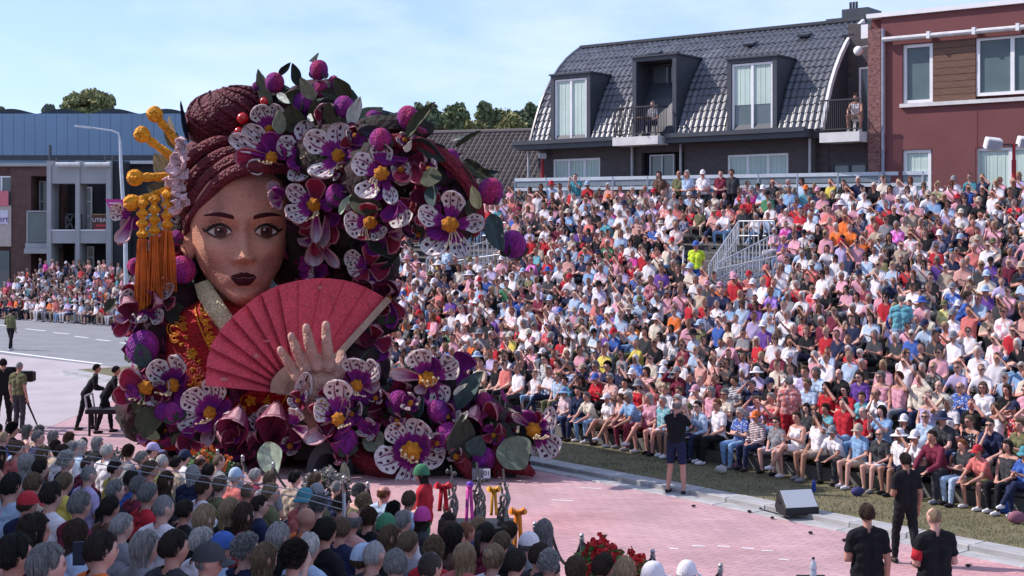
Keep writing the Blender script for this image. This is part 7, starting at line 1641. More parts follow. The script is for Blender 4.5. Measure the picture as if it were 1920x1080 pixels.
for X, Y, rz, lbl in ((160, 806, -75, 'float pusher in black bent over at the left of the float'), (196, 812, -70, 'second black clad float pusher stooping nearest the red kimono hem')):
    one(STD['lean'], X, Y, R(rz + 180), {'hair': ('short', 'black'), 'top': ('long', 'black'), 'legs': ('trou', 'black'), 'shoe': 'black', 'skin': 2}, lbl, 1.68, group='float pushers in black')
one(STD['walk'], 182, 700, R(170), {'hair': ('short', 'dark'), 'top': ('tee', 'charcoal'), 'legs': ('trou', 'black'), 'shoe': 'black', 'skin': 2}, 'distant person in dark clothes behind the left orchids', 1.7) if False else None
# balcony guests
def onb(pr, s, w, z, rz, spec, lbl, sc=1.0):
    q = BO + BU * s + Vector((.608, .794)) * w; person(pr, (q.x, q.y, z), rz, spec, sc, lbl, 'people watching from the balconies')
onb(SIT[3], bs(1602), .25, bz(1560, 249, -.6), R(-30), {'hair': ('bob', 'brown'), 'top': ('top', 'white'), 'legs': ('shorts', 'beige'), 'shoe': 'white', 'skin': 4}, 'person in white top seated on the corner balcony beside the red building')
onb(SIT[0], bs(1238), -.50, bz(1175, 259, -.8), R(-40), {'hair': ('short', 'grey'), 'top': ('tee', 'grey'), 'legs': ('trou', 'navy'), 'shoe': 'black', 'skin': 1}, 'person seated behind the middle balcony railing in grey shirt', .95)
# woman with the green cap by the trophies
one(STD['front'], 792, 1100, R(-105), {'hair': ('shoulder', 'dark'), 'hat': ('knit', 'green'), 'top': ('tee', 'red'), 'legs': ('trou', 'green'), 'shoe': 'black', 'skin': 3}, 'person with green cap and red and green costume beside the trophy table', 1.72)

# ------------------------------------------------------------------ the near stand, seen from behind
NA, NB = Vector((-8.11, 25.4)), Vector((1.34, 17.1)); NT = (NB - NA).normalized(); NN = Vector((NT.y, -NT.x)); NN = NN if NN.y < 0 else -NN      # NN: away from the road, towards the camera
NP, NR_ = .80, .150; HZ0 = 1.27
NS = thing('near_stand', (-2.5, 12, 0), 'low tiered stand under the spectators seen from behind', 'grandstand')
NROWS = 15
def nfloor(r): return HZ0 - 1.20 + NR_ * r - .02
for r in range(NROWS):
    a, b = NA + NN * NP * r - NT * 1.6, NB + NN * NP * r + NT * 0.6; z = nfloor(r); f = -NN
    poly = [a + f * .62, b + f * .62, b - f * .20, a - f * .20]; mb = MB(); mb.prism([(p.x, p.y, z - .08) for p in poly], (0, 0, .08)); mb.build('tier', m_deck, NS)
    if r == 0: mb = MB(); mb.prism([((a + f * .62).x, (a + f * .62).y, 0), ((b + f * .62).x, (b + f * .62).y, 0), ((b + f * .62).x, (b + f * .62).y, z - .082), ((a + f * .62).x, (a + f * .62).y, z - .082)], (-f.x * .05, -f.y * .05, 0)); mb.build('front_board', m_deck, NS)
    poly = [a + f * .02, b + f * .02, b - f * .24, a - f * .24]; mb = MB(); mb.prism([(p.x, p.y, z + .41) for p in poly], (0, 0, .04)); mb.build('bench', m_seat, NS)
def near_block(r, X): return (r == 0 and X > 740) or (r == 1 and X > 800) or (r == 2 and X > 1090)      # the trophy table and planters stand there
def near_hit(X, Y):
    """row whose seated heads show at image point (X, Y)"""
    best = None
    for r in range(NROWS):
        a = NA + NN * NP * r; q = (X - 960) / F; d = NT; f = (q * a.y - a.x) / (d.x - q * d.y); p = a + d * f; zh = EYE - (Y - HZ) / F * p.y; e = abs(zh - (nfloor(r) + 1.22)) + (9 if near_block(r, X) else 0)
        if best is None or e < best[0]: best = (e, r, p, zh, f)
    return best
# a reading of heads from the photograph: column, row, hair style, hair colour, hat, hat colour, shirt colour, skin
HEADS = [
 (20, 915, 'short', 'black', None, None, 'pale blue', 1), (50, 948, 'short', 'brown', 'cap', 'red', 'navy', 0), (25, 1040, 'short', 'black', None, None, 'black', 2), (75, 880, 'short', 'dark', None, None, 'charcoal', 1), (85, 1050, 'short', 'grey', None, None, 'charcoal', 1), (120, 908, 'short', 'dark blonde', None, None, 'yellow', 0), (148, 950, 'short', 'grey', None, None, 'maroon', 0), (188, 1035, 'short', 'dark', None, None, 'orange', 1), (165, 892, 'buzz', 'grey', None, None, 'lilac', 1), (205, 955, 'short', 'dark', None, None, 'brown', 2),
 (228, 990, 'short', 'silver', None, None, 'grey', 1), (270, 1030, 'bob', 'silver', None, None, 'grey', 1), (258, 915, 'short', 'grey', None, None, 'maroon', 0), (276, 930, 'short', 'grey', None, None, 'red', 0), (305, 955, 'buzz', 'grey', None, None, 'white', 1), (325, 1030, 'short', 'dark', None, None, 'charcoal', 0), (345, 960, 'short', 'dark', None, None, 'black', 2), (376, 1020, 'short', 'white', None, None, 'white', 1), (382, 975, 'shoulder', 'blonde', None, None, 'black', 1), (415, 1030, 'short', 'grey', 'cap', 'blue', 'pale blue', 1), (388, 1055, 'buzz', 'grey', 'cap', 'charcoal', 'grey', 0),
 (430, 960, 'long', 'blonde', None, None, 'black', 1), (455, 970, 'long', 'brown', None, None, 'red', 0), (486, 950, 'short', 'dark', None, None, 'navy', 1), (495, 1050, 'long', 'dark blonde', None, None, 'navy', 1), (520, 1010, 'bob', 'silver', None, None, 'black', 1), (578, 1030, 'short', 'white', None, None, 'pale blue', 0), (610, 1000, 'short', 'black', None, None, 'black', 2), (638, 995, 'short', 'light brown', None, None, 'navy', 0), (572, 975, None, None, None, None, 'orange', 4), (570, 935, 'short', 'dark', 'bucket', 'teal', 'coral', 1), (597, 950, 'curly', 'grey', None, None, 'black', 1), (640, 950, 'curly', 'light brown', None, None, 'brown', 1), (680, 945, 'curly', 'blonde', None, None, 'brown', 1), (690, 975, 'wavy', 'brown', None, None, 'black', 0), (660, 980, 'ring', 'grey', None, None, 'salmon', 5),
 (722, 990, 'short', 'brown', 'knit', 'green', 'blue', 1), (755, 980, 'short', 'silver', None, None, 'white', 0), (790, 974, 'bob', 'dark', 'knit', 'magenta', 'charcoal', 1), (765, 1022, 'short', 'dark blonde', None, None, 'grey', 1), (680, 1052, 'short', 'brown', 'cap', 'pale blue', 'navy', 1), (700, 1045, 'buzz', 'silver', None, None, 'charcoal', 1), (730, 1010, 'long', 'light brown', None, None, 'black', 0), (812, 1035, 'wavy', 'dark blonde', None, None, 'red', 1), (870, 1045, 'long', 'blonde', None, None, 'coral', 1), (840, 1000, 'short', 'brown', None, None, 'black', 0), (872, 1000, 'buzz', 'ginger', None, None, 'brown', 5), (850, 1010, 'shoulder', 'dark', None, None, 'brown', 0), (910, 1005, 'pony', 'dark', None, None, 'maroon', 1), (940, 1020, 'short', 'dark blonde', None, None, 'black', 1), (925, 1050, 'bun', 'blonde', None, None, 'white', 1), (965, 1058, 'short', 'dark', None, None, 'navy', 0), (740, 1062, 'short', 'grey', None, None, 'charcoal', 1), (805, 1066, 'buzz', 'dark', None, None, 'grey', 0),
 (990, 1024, 'short', 'grey', 'cap', 'white', 'grey', 1), (1028, 1060, 'wavy', 'silver', None, None, 'maroon', 0), (1010, 1045, 'short', 'brown', None, None, 'charcoal', 1), (1078, 1068, 'bob', 'light brown', None, None, 'cream', 1), (1130, 1066, 'short', 'brown', None, None, 'brown', 0), (1170, 1074, 'long', 'blonde', None, None, 'charcoal', 1), (1222, 1084, 'short', 'white', 'cap', 'white', 'grey', 1), (1287, 1080, 'short', 'white', 'cap', 'white', 'cream', 1), (550, 1050, 'curly', 'dark', None, None, 'green', 0), (460, 1035, 'wavy', 'grey', None, None, 'navy', 1),
 (30, 845, 'short', 'light brown', None, None, 'coral', 0), (48, 870, 'bob', 'white', None, None, 'grey', 1), (80, 852, 'shoulder', 'dark blonde', None, None, 'brown', 1), (115, 850, 'short', 'brown', None, None, 'white', 0), (150, 840, 'bob', 'white', None, None, 'pale blue', 1), (285, 845, 'short', 'brown', 'cap', 'lilac', 'cream', 1), (200, 848, 'short', 'white', None, None, 'white', 0), (240, 850, 'curly', 'brown', None, None, 'grey', 1), (215, 880, 'short', 'dark', None, None, 'yellow', 1), (310, 905, 'long', 'brown', None, None, 'charcoal', 0), (360, 890, 'bob', 'silver', None, None, 'navy', 1), (390, 885, 'short', 'black', None, None, 'charcoal', 2), (440, 895, 'short', 'white', 'cap', 'pale blue', 'coral', 1), (505, 900, 'bob', 'dark blonde', None, None, 'grey', 1), (330, 870, 'short', 'dark', None, None, 'beige', 1), (95, 930, 'short', 'dark', None, None, 'white', 1), (60, 1000, 'long', 'dark', None, None, 'navy', 0), (140, 1005, 'bob', 'brown', None, None, 'pale blue', 1)]
placed = []
for (X, Y, hs_, hc, ht, hcol, tcol, sk) in HEADS:
    e, r, p, zh, f = near_hit(X, Y); placed.append((r, f, p, zh, {'hair': (hs_, hc) if hs_ else None, 'hat': (ht, hcol) if ht else None, 'top': ('tee', tcol), 'legs': ('trou', 'navy'), 'skin': sk}, X, Y))
rn_ = random.Random(31)
for r in range(NROWS):
    s0 = -1.5 + rn_.uniform(0, .4); L = (NB - NA).length
    while s0 < L + .3:
        p = NA + NN * NP * r + NT * s0; s0 += rn_.uniform(.43, .56)
        if p.y < 7.6: continue
        X, Y = px_of((p.x, p.y, nfloor(r) + 1.22))
        if X < -40 or X > 1180 or Y > 1150 or near_block(r, X): continue
        if any(q[0] == r and abs((q[2] - p).length) < .42 for q in placed): continue
        hh = .26 * F / p.y
        if any(abs(q[5] - X) < .50 * hh and abs(q[6] - Y) < .50 * hh for q in placed): continue
        s = rand_spec(rn_); s['glasses'] = False
        if s.get('hat') and rn_.random() < .6: s['hat'] = None
        s['top'] = (s['top'][0], rn_.choice(['navy', 'black', 'charcoal', 'grey', 'white', 'pale blue', 'maroon', 'olive', 'brown', 'blue', 'beige', 'coral']))
        placed.append((r, (p - NA).dot(NT), p, nfloor(r) + 1.22 + rn_.uniform(-.08, .06), s, X, Y))
nrow = {}
for q in placed: nrow.setdefault(q[0], []).append(q)
RN = ['front', 'second', 'third', 'fourth', 'fifth', 'sixth', 'seventh', 'eighth', 'ninth', 'tenth', 'eleventh', 'twelfth', 'thirteenth', 'fourteenth', 'fifteenth', 'sixteenth', 'seventeenth']
for r, L_ in nrow.items():
    L_.sort(key=lambda q: q[5])
    # neighbours closer than a shoulder width are nudged apart
    for i, (_, f, p, zh, s, X, Y) in enumerate(L_):
        rz = math.atan2(-NN.y, -NN.x) + math.pi / 2 + rn_.uniform(-.3, .3); fl = nfloor(r); pr = rn_.choices(BACKS, [4, 3, 3, 3, 3, .15, .5])[0]
        sc = min(max((zh - fl) / (pr.J['head'].z), .86), 1.05)
        lbl = unique([f"person with {look(s)}, near stand {RN[r]} row", f"person with {short_look(s)}, near stand {RN[r]} row, {ordn(i)} from left"])
        person(pr, (p.x, p.y, fl), rz, s, sc, lbl, 'spectators in the near stand seen from behind')

print('PEOPLE', len(PEOPLE), 'stand', len(STANDIND), 'near', len(placed), 'low', len(STUFF))

# ------------------------------------------------------------------ street furniture and small things
m_galv = M('galvanised', (.52, .55, .58), .45, .1, 4, metal=.3)
q = P(238, 0, 68); lpst = thing('street_lamp', (q.x, 68, 0), 'tall grey street lamp with long bent arm behind the float hairpins', 'street lamp')
zt = P(0, 262, 68).z
mb = MB(); mb.tube([(q.x, 68, 0), (P(235, 0, 68).x, 68, zt * .5), (P(227, 0, 68).x, 68, zt * .86), (P(225, 0, 68).x, 68, zt)], [.13, .10, .085, .06], 10); mb.build('pole', m_galv, lpst, smooth=True)
mb = MB(); mb.tube([P(225, 262, 68), P(222, 250, 68), P(210, 245, 68), P(170, 239, 68)], [.05, .045, .04, .035], 8); mb.build('arm', m_galv, lpst, smooth=True)
mb = MB(); a, b = P(172, 239.5, 68), P(140, 236, 68); mb.bar(a, b, .16, .10); mb.build('lantern', m_galv, lpst)
bn = thing('pink_banner', P(215, 388, 67.6), 'magenta banner with white lines hanging on the street lamp', 'banner')
mb = MB(); mb.prism([P(197, 373, 67.6), P(231, 374, 67.6), P(229, 402, 67.6), P(210, 402, 67.6)], (0, .02, 0)); mb.build('cloth', M('banner_magenta', (.42, .04, .22), .8), bn)
for y, x0, x1 in ((381, 204, 227), (387, 206, 226), (392, 209, 226)): mb = MB(); a, b = P(x0, y, 67.57), P(x1, y, 67.57); mb.bar(a, b, .008, .07, up=(0, 0, 1)); mb.build('print_line', M('banner_white', (.65, .45, .55), .8), bn)
# floodlights on red posts
m_redp = M('red_post', (.34, .02, .03), .5, .1, 4)
def flood(X, Yb, Yt, d, heads, label):
    zb_ = 0.0; q = P(X, Yt, d); t = thing('floodlight_post', (q.x, d, 0), label, 'floodlight')
    mb = MB(); mb.tube([(q.x, d, 0), (q.x, d, q.z - .5)], .07, 8); mb.tube([(q.x, d, q.z - .5), (q.x, d, q.z)], .05, 8); mb.build('post', m_redp, t, smooth=True)
    for (hx, hy, w, h) in heads:
        c = P(hx, hy, d); mb = MB(); k = d / F; mb.bar((q.x, d, q.z - .05), (c.x, d, q.z - .05), .05); mb.build('arm', m_iron, t)
        mb = MB(); rot = Matrix.Rotation(.35, 3, 'X') @ Matrix.Rotation(.12, 3, 'Y'); mb.box(c, (w * k, .30, h * k), rot); hd_ = mb.build('lamp_head', M('lamp_casing', (.66, .66, .66), .5), t); bevel_mesh(hd_, .03)
        mb = MB(); mb.box(c + rot @ Vector((0, -.153, 0)), (w * k * .84, .012, h * k * .72), rot); mb.build('lamp_glass', M('lamp_glass', (.40, .42, .48), .2), hd_)
flood(1901, 340, 268, 41.0, [(1862, 270, 30, 22), (1921, 267, 26, 20)], 'red floodlight post with two pale lamp heads before the red building')
flood(1017, 340, 287, 52.6, [(1017, 291, 15, 10)], 'thin red post with one pale lamp head left of the apartment block')
# stage monitor on the verge
SP = G(1494, 962, .09); sp = thing('stage_monitor', (SP.x, SP.y, .09), 'black wedge stage monitor with grey grille lying on the verge', 'loudspeaker', rz=R(14), local=True)
w_, d_, h_ = .64, .46, .40
mb = MB(); prof_ = [(-d_ / 2, 0.04), (-d_ / 2 + .02, 0.0), (d_ / 2 - .06, 0), (d_ / 2, .10), (d_ / 2 - .10, h_), (d_ / 2 - .17, h_ + .01), (-d_ / 2, .12)]
mb.prism([(-w_ / 2, y, z) for y, z in prof_], (w_, 0, 0)); cab = mb.build('cabinet', M('monitor_black', (.016, .017, .020), .6, .1, 8), sp); bevel_mesh(cab, .012)
a = Vector((0, -d_ / 2, .12)); b = Vector((0, d_ / 2 - .17, h_ + .01)); nn_ = Vector((0, -(b - a).z, (b - a).y)).normalized()
mb = MB(); p0, p1 = a.lerp(b, .06), a.lerp(b, .95); mb.prism([p0 + Vector((-w_ * .46, 0, 0)), p0 + Vector((w_ * .46, 0, 0)), p1 + Vector((w_ * .46, 0, 0)), p1 + Vector((-w_ * .46, 0, 0))], nn_ * .014); mb.build('grille', M('grille_grey', (.42, .45, .48), .55, .1, 60), sp)
for s in (-1, 1): mb = MB(); mb.box((s * (w_ / 2 + .004), .03, .2), (.012, .12, .05)); mb.build('handle', m_black, sp)
# stanchions with slack black ropes
m_chrome = M('brushed_steel', (.36, .37, .39), .42, .08, 6, metal=.6, spec=.4); m_rope = M('black_rope', (.015, .014, .016), .85, .15, 20)
sp_me = MB(); sp_me.lathe((0, 0, 0), [(.16, 0), (.165, .015), (.10, .03), (.03, .045), (.026, .06), (.026, .93), (.034, .94), (.034, .985), (.02, .99), (.03, 1.01), (.032, 1.03), (.015, 1.05)], 16); sp_me = sp_me.mesh('pole', True, 40); sp_me.materials.append(m_chrome)
ST = [(408, 842, 22.9), (455, 853, 22.3), (513, 866, 21.8), (592, 880, 21.4), (645, 892, 21.0), (690, 903, 20.6), (725, 914, 20.2), (1003, 978, 17.6), (1034, 987, 17.3), (1091, 1000, 16.9), (1224, 1030, 15.6), (1351, 1056, 14.9)]
stobs = []
for i, (X, Yt, d) in enumerate(ST):
    d = 3.95 * F / (Yt - HZ); q = P(X, Yt, d); t = thing('stanchion', (q.x, d, 0), '', 'stanchion', 'rope stanchions along the road', local=True)
    o = bpy.data.objects.new('pole', sp_me); COL.objects.link(o); o.parent = t; stobs.append(t)
SL = ['steel stanchion in front of the orange flower bed', 'steel stanchion just right of the orange flower bed', 'steel stanchion before the big pale green leaf', 'steel stanchion at the grey wheel guard', 'steel stanchion right of the white flowered plant', 'steel stanchion left of the dark red stem end', 'steel stanchion beside the person with the green cap', 'steel stanchion right of the orange ribbon on the table', 'second steel stanchion right of the orange ribbon', 'steel stanchion left of the red flower planter', 'steel stanchion right of the red flower planter', 'steel stanchion nearest the crew members in black']
for t, l in zip(stobs, SL): t['label'] = l
RL = ['by the orange flower bed', 'under the maroon cup flowers', 'by the pale green leaf', 'beside the white flowered plant', 'right of the white flowered plant', 'before the red stem', None, 'right of the orange ribbon', 'left of the red flower planter', 'behind the red flower planter', 'at the bottom edge on the pink road']
for i, (a, b) in enumerate(zip(stobs, stobs[1:])):
    if RL[i] is None: continue
    A, B = Vector(a.location) + Vector((0, 0, .95)), Vector(b.location) + Vector((0, 0, .95)); mb = MB()
    mb.tube([A.lerp(B, t) - Vector((0, 0, .36 * 4 * t * (1 - t))) for t in np.linspace(0, 1, 13)], .022, 7)
    o = mb.build('barrier_rope', m_rope, smooth=True); tag(o, 'slack black rope between steel stanchions ' + RL[i], 'rope', 'barrier ropes')
# two pale lines strung above the near spectators
for dz, lbl in ((0, 'upper pale line strung above the near spectators'), (-.07, 'lower pale line strung above the near spectators')):
    pts = [P(-40, 828, 16.8), P(150, 852, 16.0), P(330, 884, 15.2), P(470, 905, 14.9), P(560, 920, 14.6), P(650, 945, 14.4)]
    mb = MB(); mb.tube([p + Vector((0, 0, dz)) for p in pts], .0055, 5); o = mb.build('safety_line', M('white_cord', (.40, .42, .46), .6)); tag(o, lbl, 'rope')
for X, Y, d in ((-30, 830, 16.8), (645, 944, 14.4)):
    q = P(X, Y, d); mb = MB(); mb.tube([(q.x, d, .0), (q.x, d, q.z + .1)], .02, 6); o = mb.build('line_post', m_galv); tag(o, 'thin post holding the pale lines ' + ('at the left edge of the near stand' if X < 0 else 'beside the curly haired spectators'), 'post')
# planters
def planter(name, cx, d, w, dep, ztop, fcol, lcol, label, cat, n, seed, white=False, pot=True, fr=.26):
    rn = random.Random(seed); q = P(cx, 0, d); t = thing(name, (q.x, d, 0), label, cat)
    if pot: mb = MB(); mb.b2(q.x - w / 2, q.x + w / 2, d - dep / 2, d + dep / 2, 0, ztop * .55); mb.build('planter_box', M('planter_grey', (.20, .19, .18), .8, .2, 4), t)
    lv, fl = MB(), MB(); z0 = ztop * (.5 if pot else 0)
    for _ in range(n):
        x, y = q.x + rn.uniform(-.5, .5) * w, d + rn.uniform(-.5, .5) * dep; z = z0 + rn.uniform(0, 1) ** .6 * (ztop - z0) * (1 - .3 * abs((x - q.x) / w * 2)); a, e = rn.uniform(0, 6.28), rn.uniform(-.6, .9); l = rn.uniform(.06, .13)
        dr = Vector((math.cos(a) * math.cos(e), math.sin(a) * math.cos(e), math.sin(e))); sd = dr.orthogonal().normalized() * l * .28; p = Vector((x, y, z))
        lv.add([p, p + dr * l * .5 + sd, p + dr * l, p + dr * l * .5 - sd], [(0, 1, 2, 3)])
    for _ in range(int(n * (fr if not white else .16))):
        x, y = q.x + rn.uniform(-.5, .5) * w, d + rn.uniform(-.5, .5) * dep; z = ztop * rn.uniform(.80, 1.06) * (1 - .18 * abs((x - q.x) / w * 2)); p = Vector((x, y, z))
        for _k in range(5):
            e = Euler((rn.uniform(0, 6), rn.uniform(0, 6), rn.uniform(0, 6))).to_matrix(); s = rn.uniform(.020, .036); o_ = p + Vector((rn.uniform(-.03, .03), rn.uniform(-.03, .03), rn.uniform(-.03, .03)))
            fl.add([o_ + e @ Vector(v) * s for v in ((-1, -.6, 0), (.7, -.8, .3), (1, .5, 0), (-.1, 1, .3), (-1, .4, -.2))], [(0, 1, 2, 3, 4)])
    o = lv.build('leaves', lcol, t, fix=False); o['kind'] = 'stuff'; o = fl.build('blossoms', fcol, t, fix=False); o['kind'] = 'stuff'; return t
m_geran = M('geranium_red', (.55, .025, .03), .7, .3, 3); m_gleaf = M('planter_leaf', (.07, .15, .035), .7, .4, 4); m_bego = M('orange_blossom', (.62, .14, .03), .7, .3, 3); m_wfl = M('white_blossom', (.28, .26, .24), .8, .3, 4)
planter('flower_planter', 1128, 16.9, .55, .5, 1.27, m_geran, m_gleaf, 'tall planter of bright red geraniums between two stanchions', 'planter', 420, 1)
planter('flower_planter', 1188, 16.5, .55, .5, 1.16, m_geran, m_gleaf, 'lower planter of red geraniums right of the tall geranium planter', 'planter', 420, 2)
planter('flower_bed', 382, 25.6, .95, .7, 1.02, m_bego, m_gleaf, 'bed of orange flowers with bright green leaves before the kimono', 'flower bed', 1500, 3, pot=False, fr=.035)
planter('flower_bed', 612, 24.0, .75, .6, .92, m_wfl, M('grey_leaf', (.075, .085, .06), .8, .4, 4), 'grey leaved plant with small white flowers before the wheel guard', 'plant', 800, 4, True, pot=False)
planter('flower_bed', 200, 25.0, .9, .6, 1.15, m_wfl, M('grey_leaf', (.075, .085, .06), .8, .4, 4), 'dark bushy plant with white flowers below the float pushers', 'plant', 700, 6, True, pot=False)
# trophy table
TD = 18.9; TZ = P(0, 984, TD).z; x0, x1 = P(822, 0, TD).x, P(966, 0, TD).x
tb = thing('trophy_table', ((x0 + x1) / 2, TD, 0), 'black draped table carrying three silver trophies', 'table')
mb = MB(); mb.b2(x0, x1, TD - .25, TD + .45, TZ - .05, TZ); top = mb.build('table_top', M('table_black', (.02, .021, .024), .5), tb)
mb = MB(); k = 40
for i in range(k): a = x0 + (x1 - x0) * i / k; b = x0 + (x1 - x0) * (i + 1) / k; o_ = .02 * math.sin(i * 1.7); mb.add([(a, TD - .23 + o_, 0), (b, TD - .23 + .02 * math.sin((i + 1) * 1.7), 0), (b, TD - .23, TZ - .05), (a, TD - .23, TZ - .05)], [(0, 1, 2, 3)])
mb.build('drape', M('drape_black', (.014, .014, .016), .9), tb, smooth=True)
m_silver = M('aged_silver', (.17, .165, .155), .45, .4, 14, bump=.6, bscale=30, metal=.55)
def trophy(X, Yt, label, seed, d=TD + .05):
    q = P(X, 0, d); z1 = P(X, Yt, d).z; t = thing('trophy', (q.x, d, TZ), label, 'trophy', 'silver trophies'); rn = random.Random(seed); h = z1 - TZ
    mb = MB(); mb.b2(q.x - .085, q.x + .085, d - .085, d + .085, TZ + .001, TZ + .05); mb.build('base', M('trophy_base', (.06, .055, .05), .4), t)
    for j in range(5):
        a = j * 1.256 + rn.uniform(-.3, .3); r = .07; top_ = TZ + h * (1.0 if j == 0 else rn.uniform(.5, .85)); mb = MB(); ph = rn.uniform(0, 6)
        pts = [Vector((q.x + (r * (1 - .4 * u) + .03 * math.sin(u * 9 + ph)) * math.cos(a + u * 1.8), d + (r * (1 - .4 * u)) * math.sin(a + u * 1.8), TZ + .05 + (top_ - TZ - .05) * u)) for u in np.linspace(0, 1, 10)]
        mb.tube(pts, list(np.linspace(.030, .012, 10)), 6); mb.build('branch', m_silver, t, smooth=True)
    for j in range(9):
        u = rn.uniform(.1, .95); a = rn.uniform(0, 6.28); c = Vector((q.x + .075 * math.cos(a) * (1 - .3 * u), d + .07 * math.sin(a), TZ + h * u)); mb = MB(); e = Euler((rn.uniform(0, 3), rn.uniform(0, 3), 0)).to_matrix()
        mb.ball(c, (.034, .012, .030), 8, 6, e); mb.build('petal', m_silver, t, smooth=True)
    return t
trophy(845, 874, 'silver branching trophy behind the red bow', 1); trophy(898, 868, 'silver branching trophy right of the pink ribbon, tallest on the table', 2); trophy(944, 880, 'silver branching trophy right of the gold ribbon', 3)
def ribbon(X, Yt, Yb, w, col, name, label, d=TD - .12, bow=True):
    w *= .78; t = thing('ribbon', P(X, Yb, d), label, 'ribbon'); k = d / F; m = M('ribbon_' + name, col, .5, .15, 6)
    for s in (-1, 1):
        mb = MB(); L_ = []
        for u in np.linspace(0, 1, 8):
            c = P(X + s * w * (.18 + .25 * u), Yt + (Yb - Yt) * u, d - .03 - .03 * math.sin(u * 5 + s)); L_ += [c + Vector((-w * .24 * k, 0, 0)), c + Vector((w * .24 * k, .02 * s, 0))]
        mb.add(L_, [(2 * i, 2 * i + 1, 2 * i + 3, 2 * i + 2) for i in range(7)]); o = mb.build('tail', m, t, smooth=True, fix=False); so = o.modifiers.new('t', 'SOLIDIFY'); so.thickness = .006
        if bow:
            mb = MB(); c = P(X, Yt, d - .05); mb.tube([c, c + Vector((s * w * .7 * k, -.03, w * .45 * k)), c + Vector((s * w * .9 * k, 0, -.05 * k)), c + Vector((s * w * .3 * k, .02, -w * .2 * k)), c], [.02, .05, .055, .03, .02], 8, flat=.5); mb.build('loop', m, t, smooth=True)
    mb = MB(); mb.ball(P(X, Yt, d - .06), .035, 10, 8); mb.build('knot', m, t, smooth=True)
ribbon(831, 912, 958, 20, (.50, .012, .025), 'red', 'red bow with tails on the first trophy'); ribbon(880, 912, 976, 16, (.62, .07, .36), 'pink', 'bright pink ribbon with purple knot on the second trophy', bow=False); ribbon(926, 918, 966, 14, (.62, .30, .03), 'gold', 'golden yellow ribbon on the third trophy')
ribbon(971, 960, 1046, 20, (.70, .22, .02), 'orange', 'large orange ribbon hanging at the end of the table', d=TD - .35)
mb = MB(); mb.ball(P(881, 909, TD - .17), (.05, .04, .05), 12, 8); o = mb.build('purple_knot', M('ribbon_purple', (.16, .05, .42), .5), bpy.data.objects['ribbon.001'], smooth=True)
# bottles
def bottle(X, Yb, z, h, r, m, capc, label, rz=0):
    q = G(X, Yb, z); t = thing('bottle', q, label, 'bottle'); mb = MB(); mb.lathe(q, [(r * .9, 0), (r, .02), (r, h * .30), (r * .94, h * .34), (r, h * .38), (r, h * .62), (r * .8, h * .74), (r * .36, h * .86), (r * .36, h * .93)], 18); mb.build('body', m, t, smooth=True, angle=50)
    mb = MB(); mb.lathe(q + Vector((0, 0, h * .93)), [(r * .42, 0), (r * .42, h * .07)], 12); mb.build('lid', capc, t)
q = P(1525, 1050, 14.6); tbx = thing('side_stand', (q.x, 14.6, 0), 'small black stand under the water bottle at the bottom edge', 'stand'); zb2 = P(0, 1084, 14.6).z
mb = MB(); mb.tube([(q.x, 14.6, .02), (q.x, 14.6, zb2 - .03)], .03, 8); mb.build('post', m_black, tbx); mb = MB(); mb.b2(q.x - .15, q.x + .15, 14.45, 14.75, zb2 - .03, zb2); mb.build('plate', m_black, tbx); mb = MB(); mb.b2(q.x - .2, q.x + .2, 14.4, 14.8, 0.004, .03); mb.build('foot', m_black, tbx)
t = thing('bottle', (q.x, 14.6, zb2), 'clear plastic water bottle with dark lid at the bottom edge', 'bottle'); h, r = .215, .034
mb = MB(); mb.lathe((q.x, 14.6, zb2 + .001), [(r * .9, 0), (r, .012), (r, h * .3), (r * .9, h * .34), (r, h * .38), (r, h * .62), (r * .75, h * .76), (r * .36, h * .88), (r * .36, h * .94)], 18)
mg = bpy.data.materials.new('clear_plastic'); mg.use_nodes = True; bs_ = mg.node_tree.nodes['Principled BSDF']; bs_.inputs['Base Color'].default_value = (.62, .70, .80, 1); bs_.inputs['Roughness'].default_value = .15; bs_.inputs['Transmission Weight'].default_value = .45
mb.build('body', mg, t, smooth=True, angle=50); mb = MB(); mb.lathe((q.x, 14.6, zb2 + h * .93), [(r * .45, 0), (r * .45, .02)], 12); mb.build('lid', M('lid_dark', (.02, .02, .05), .5), t)
bottle(1526, 922, .09, .26, .04, M('blue_flask', (.02, .05, .30), .4), M('lid_dark', (.02, .02, .05), .5), 'blue drinking bottle on the grass before the front row')
# lamps / cable ends by the kerb
for i, (X, Y, l) in enumerate(((1427, 955, 'dark cable lump on the gutter left of the stage monitor'), (1448, 972, 'small dark stone at the kerb below the stage monitor'), (1520, 1000, 'small dark stone on the bricks right of the stage monitor'), (1583, 1014, 'dark cable lump beside the crew member on the bricks'), (1405, 960, 'small dark stone at the left end of the cable'), (1300, 950, 'small dark clod on the gutter right of the photographer'), (1815, 1062, 'small dark stone on the gutter at the lower right'))):
    q = G(X, Y, .02); mb = MB(); mb.ball(q + Vector((0, 0, .015)), (.04, .03, .022), 10, 6, None, .25, i); o = mb.build('road_pebble', m_rope); tag(o, l, 'stone', 'small dark bits along the gutter')
mb = MB(); pts = [G(1428, 955, .04), G(1450, 961, .03), G(1470, 966, .1), G(1480, 969, .12)]; mb.tube(pts, .010, 6); o = mb.build('speaker_cable', m_rope, smooth=True); tag(o, 'thin black cable running to the stage monitor', 'cable')
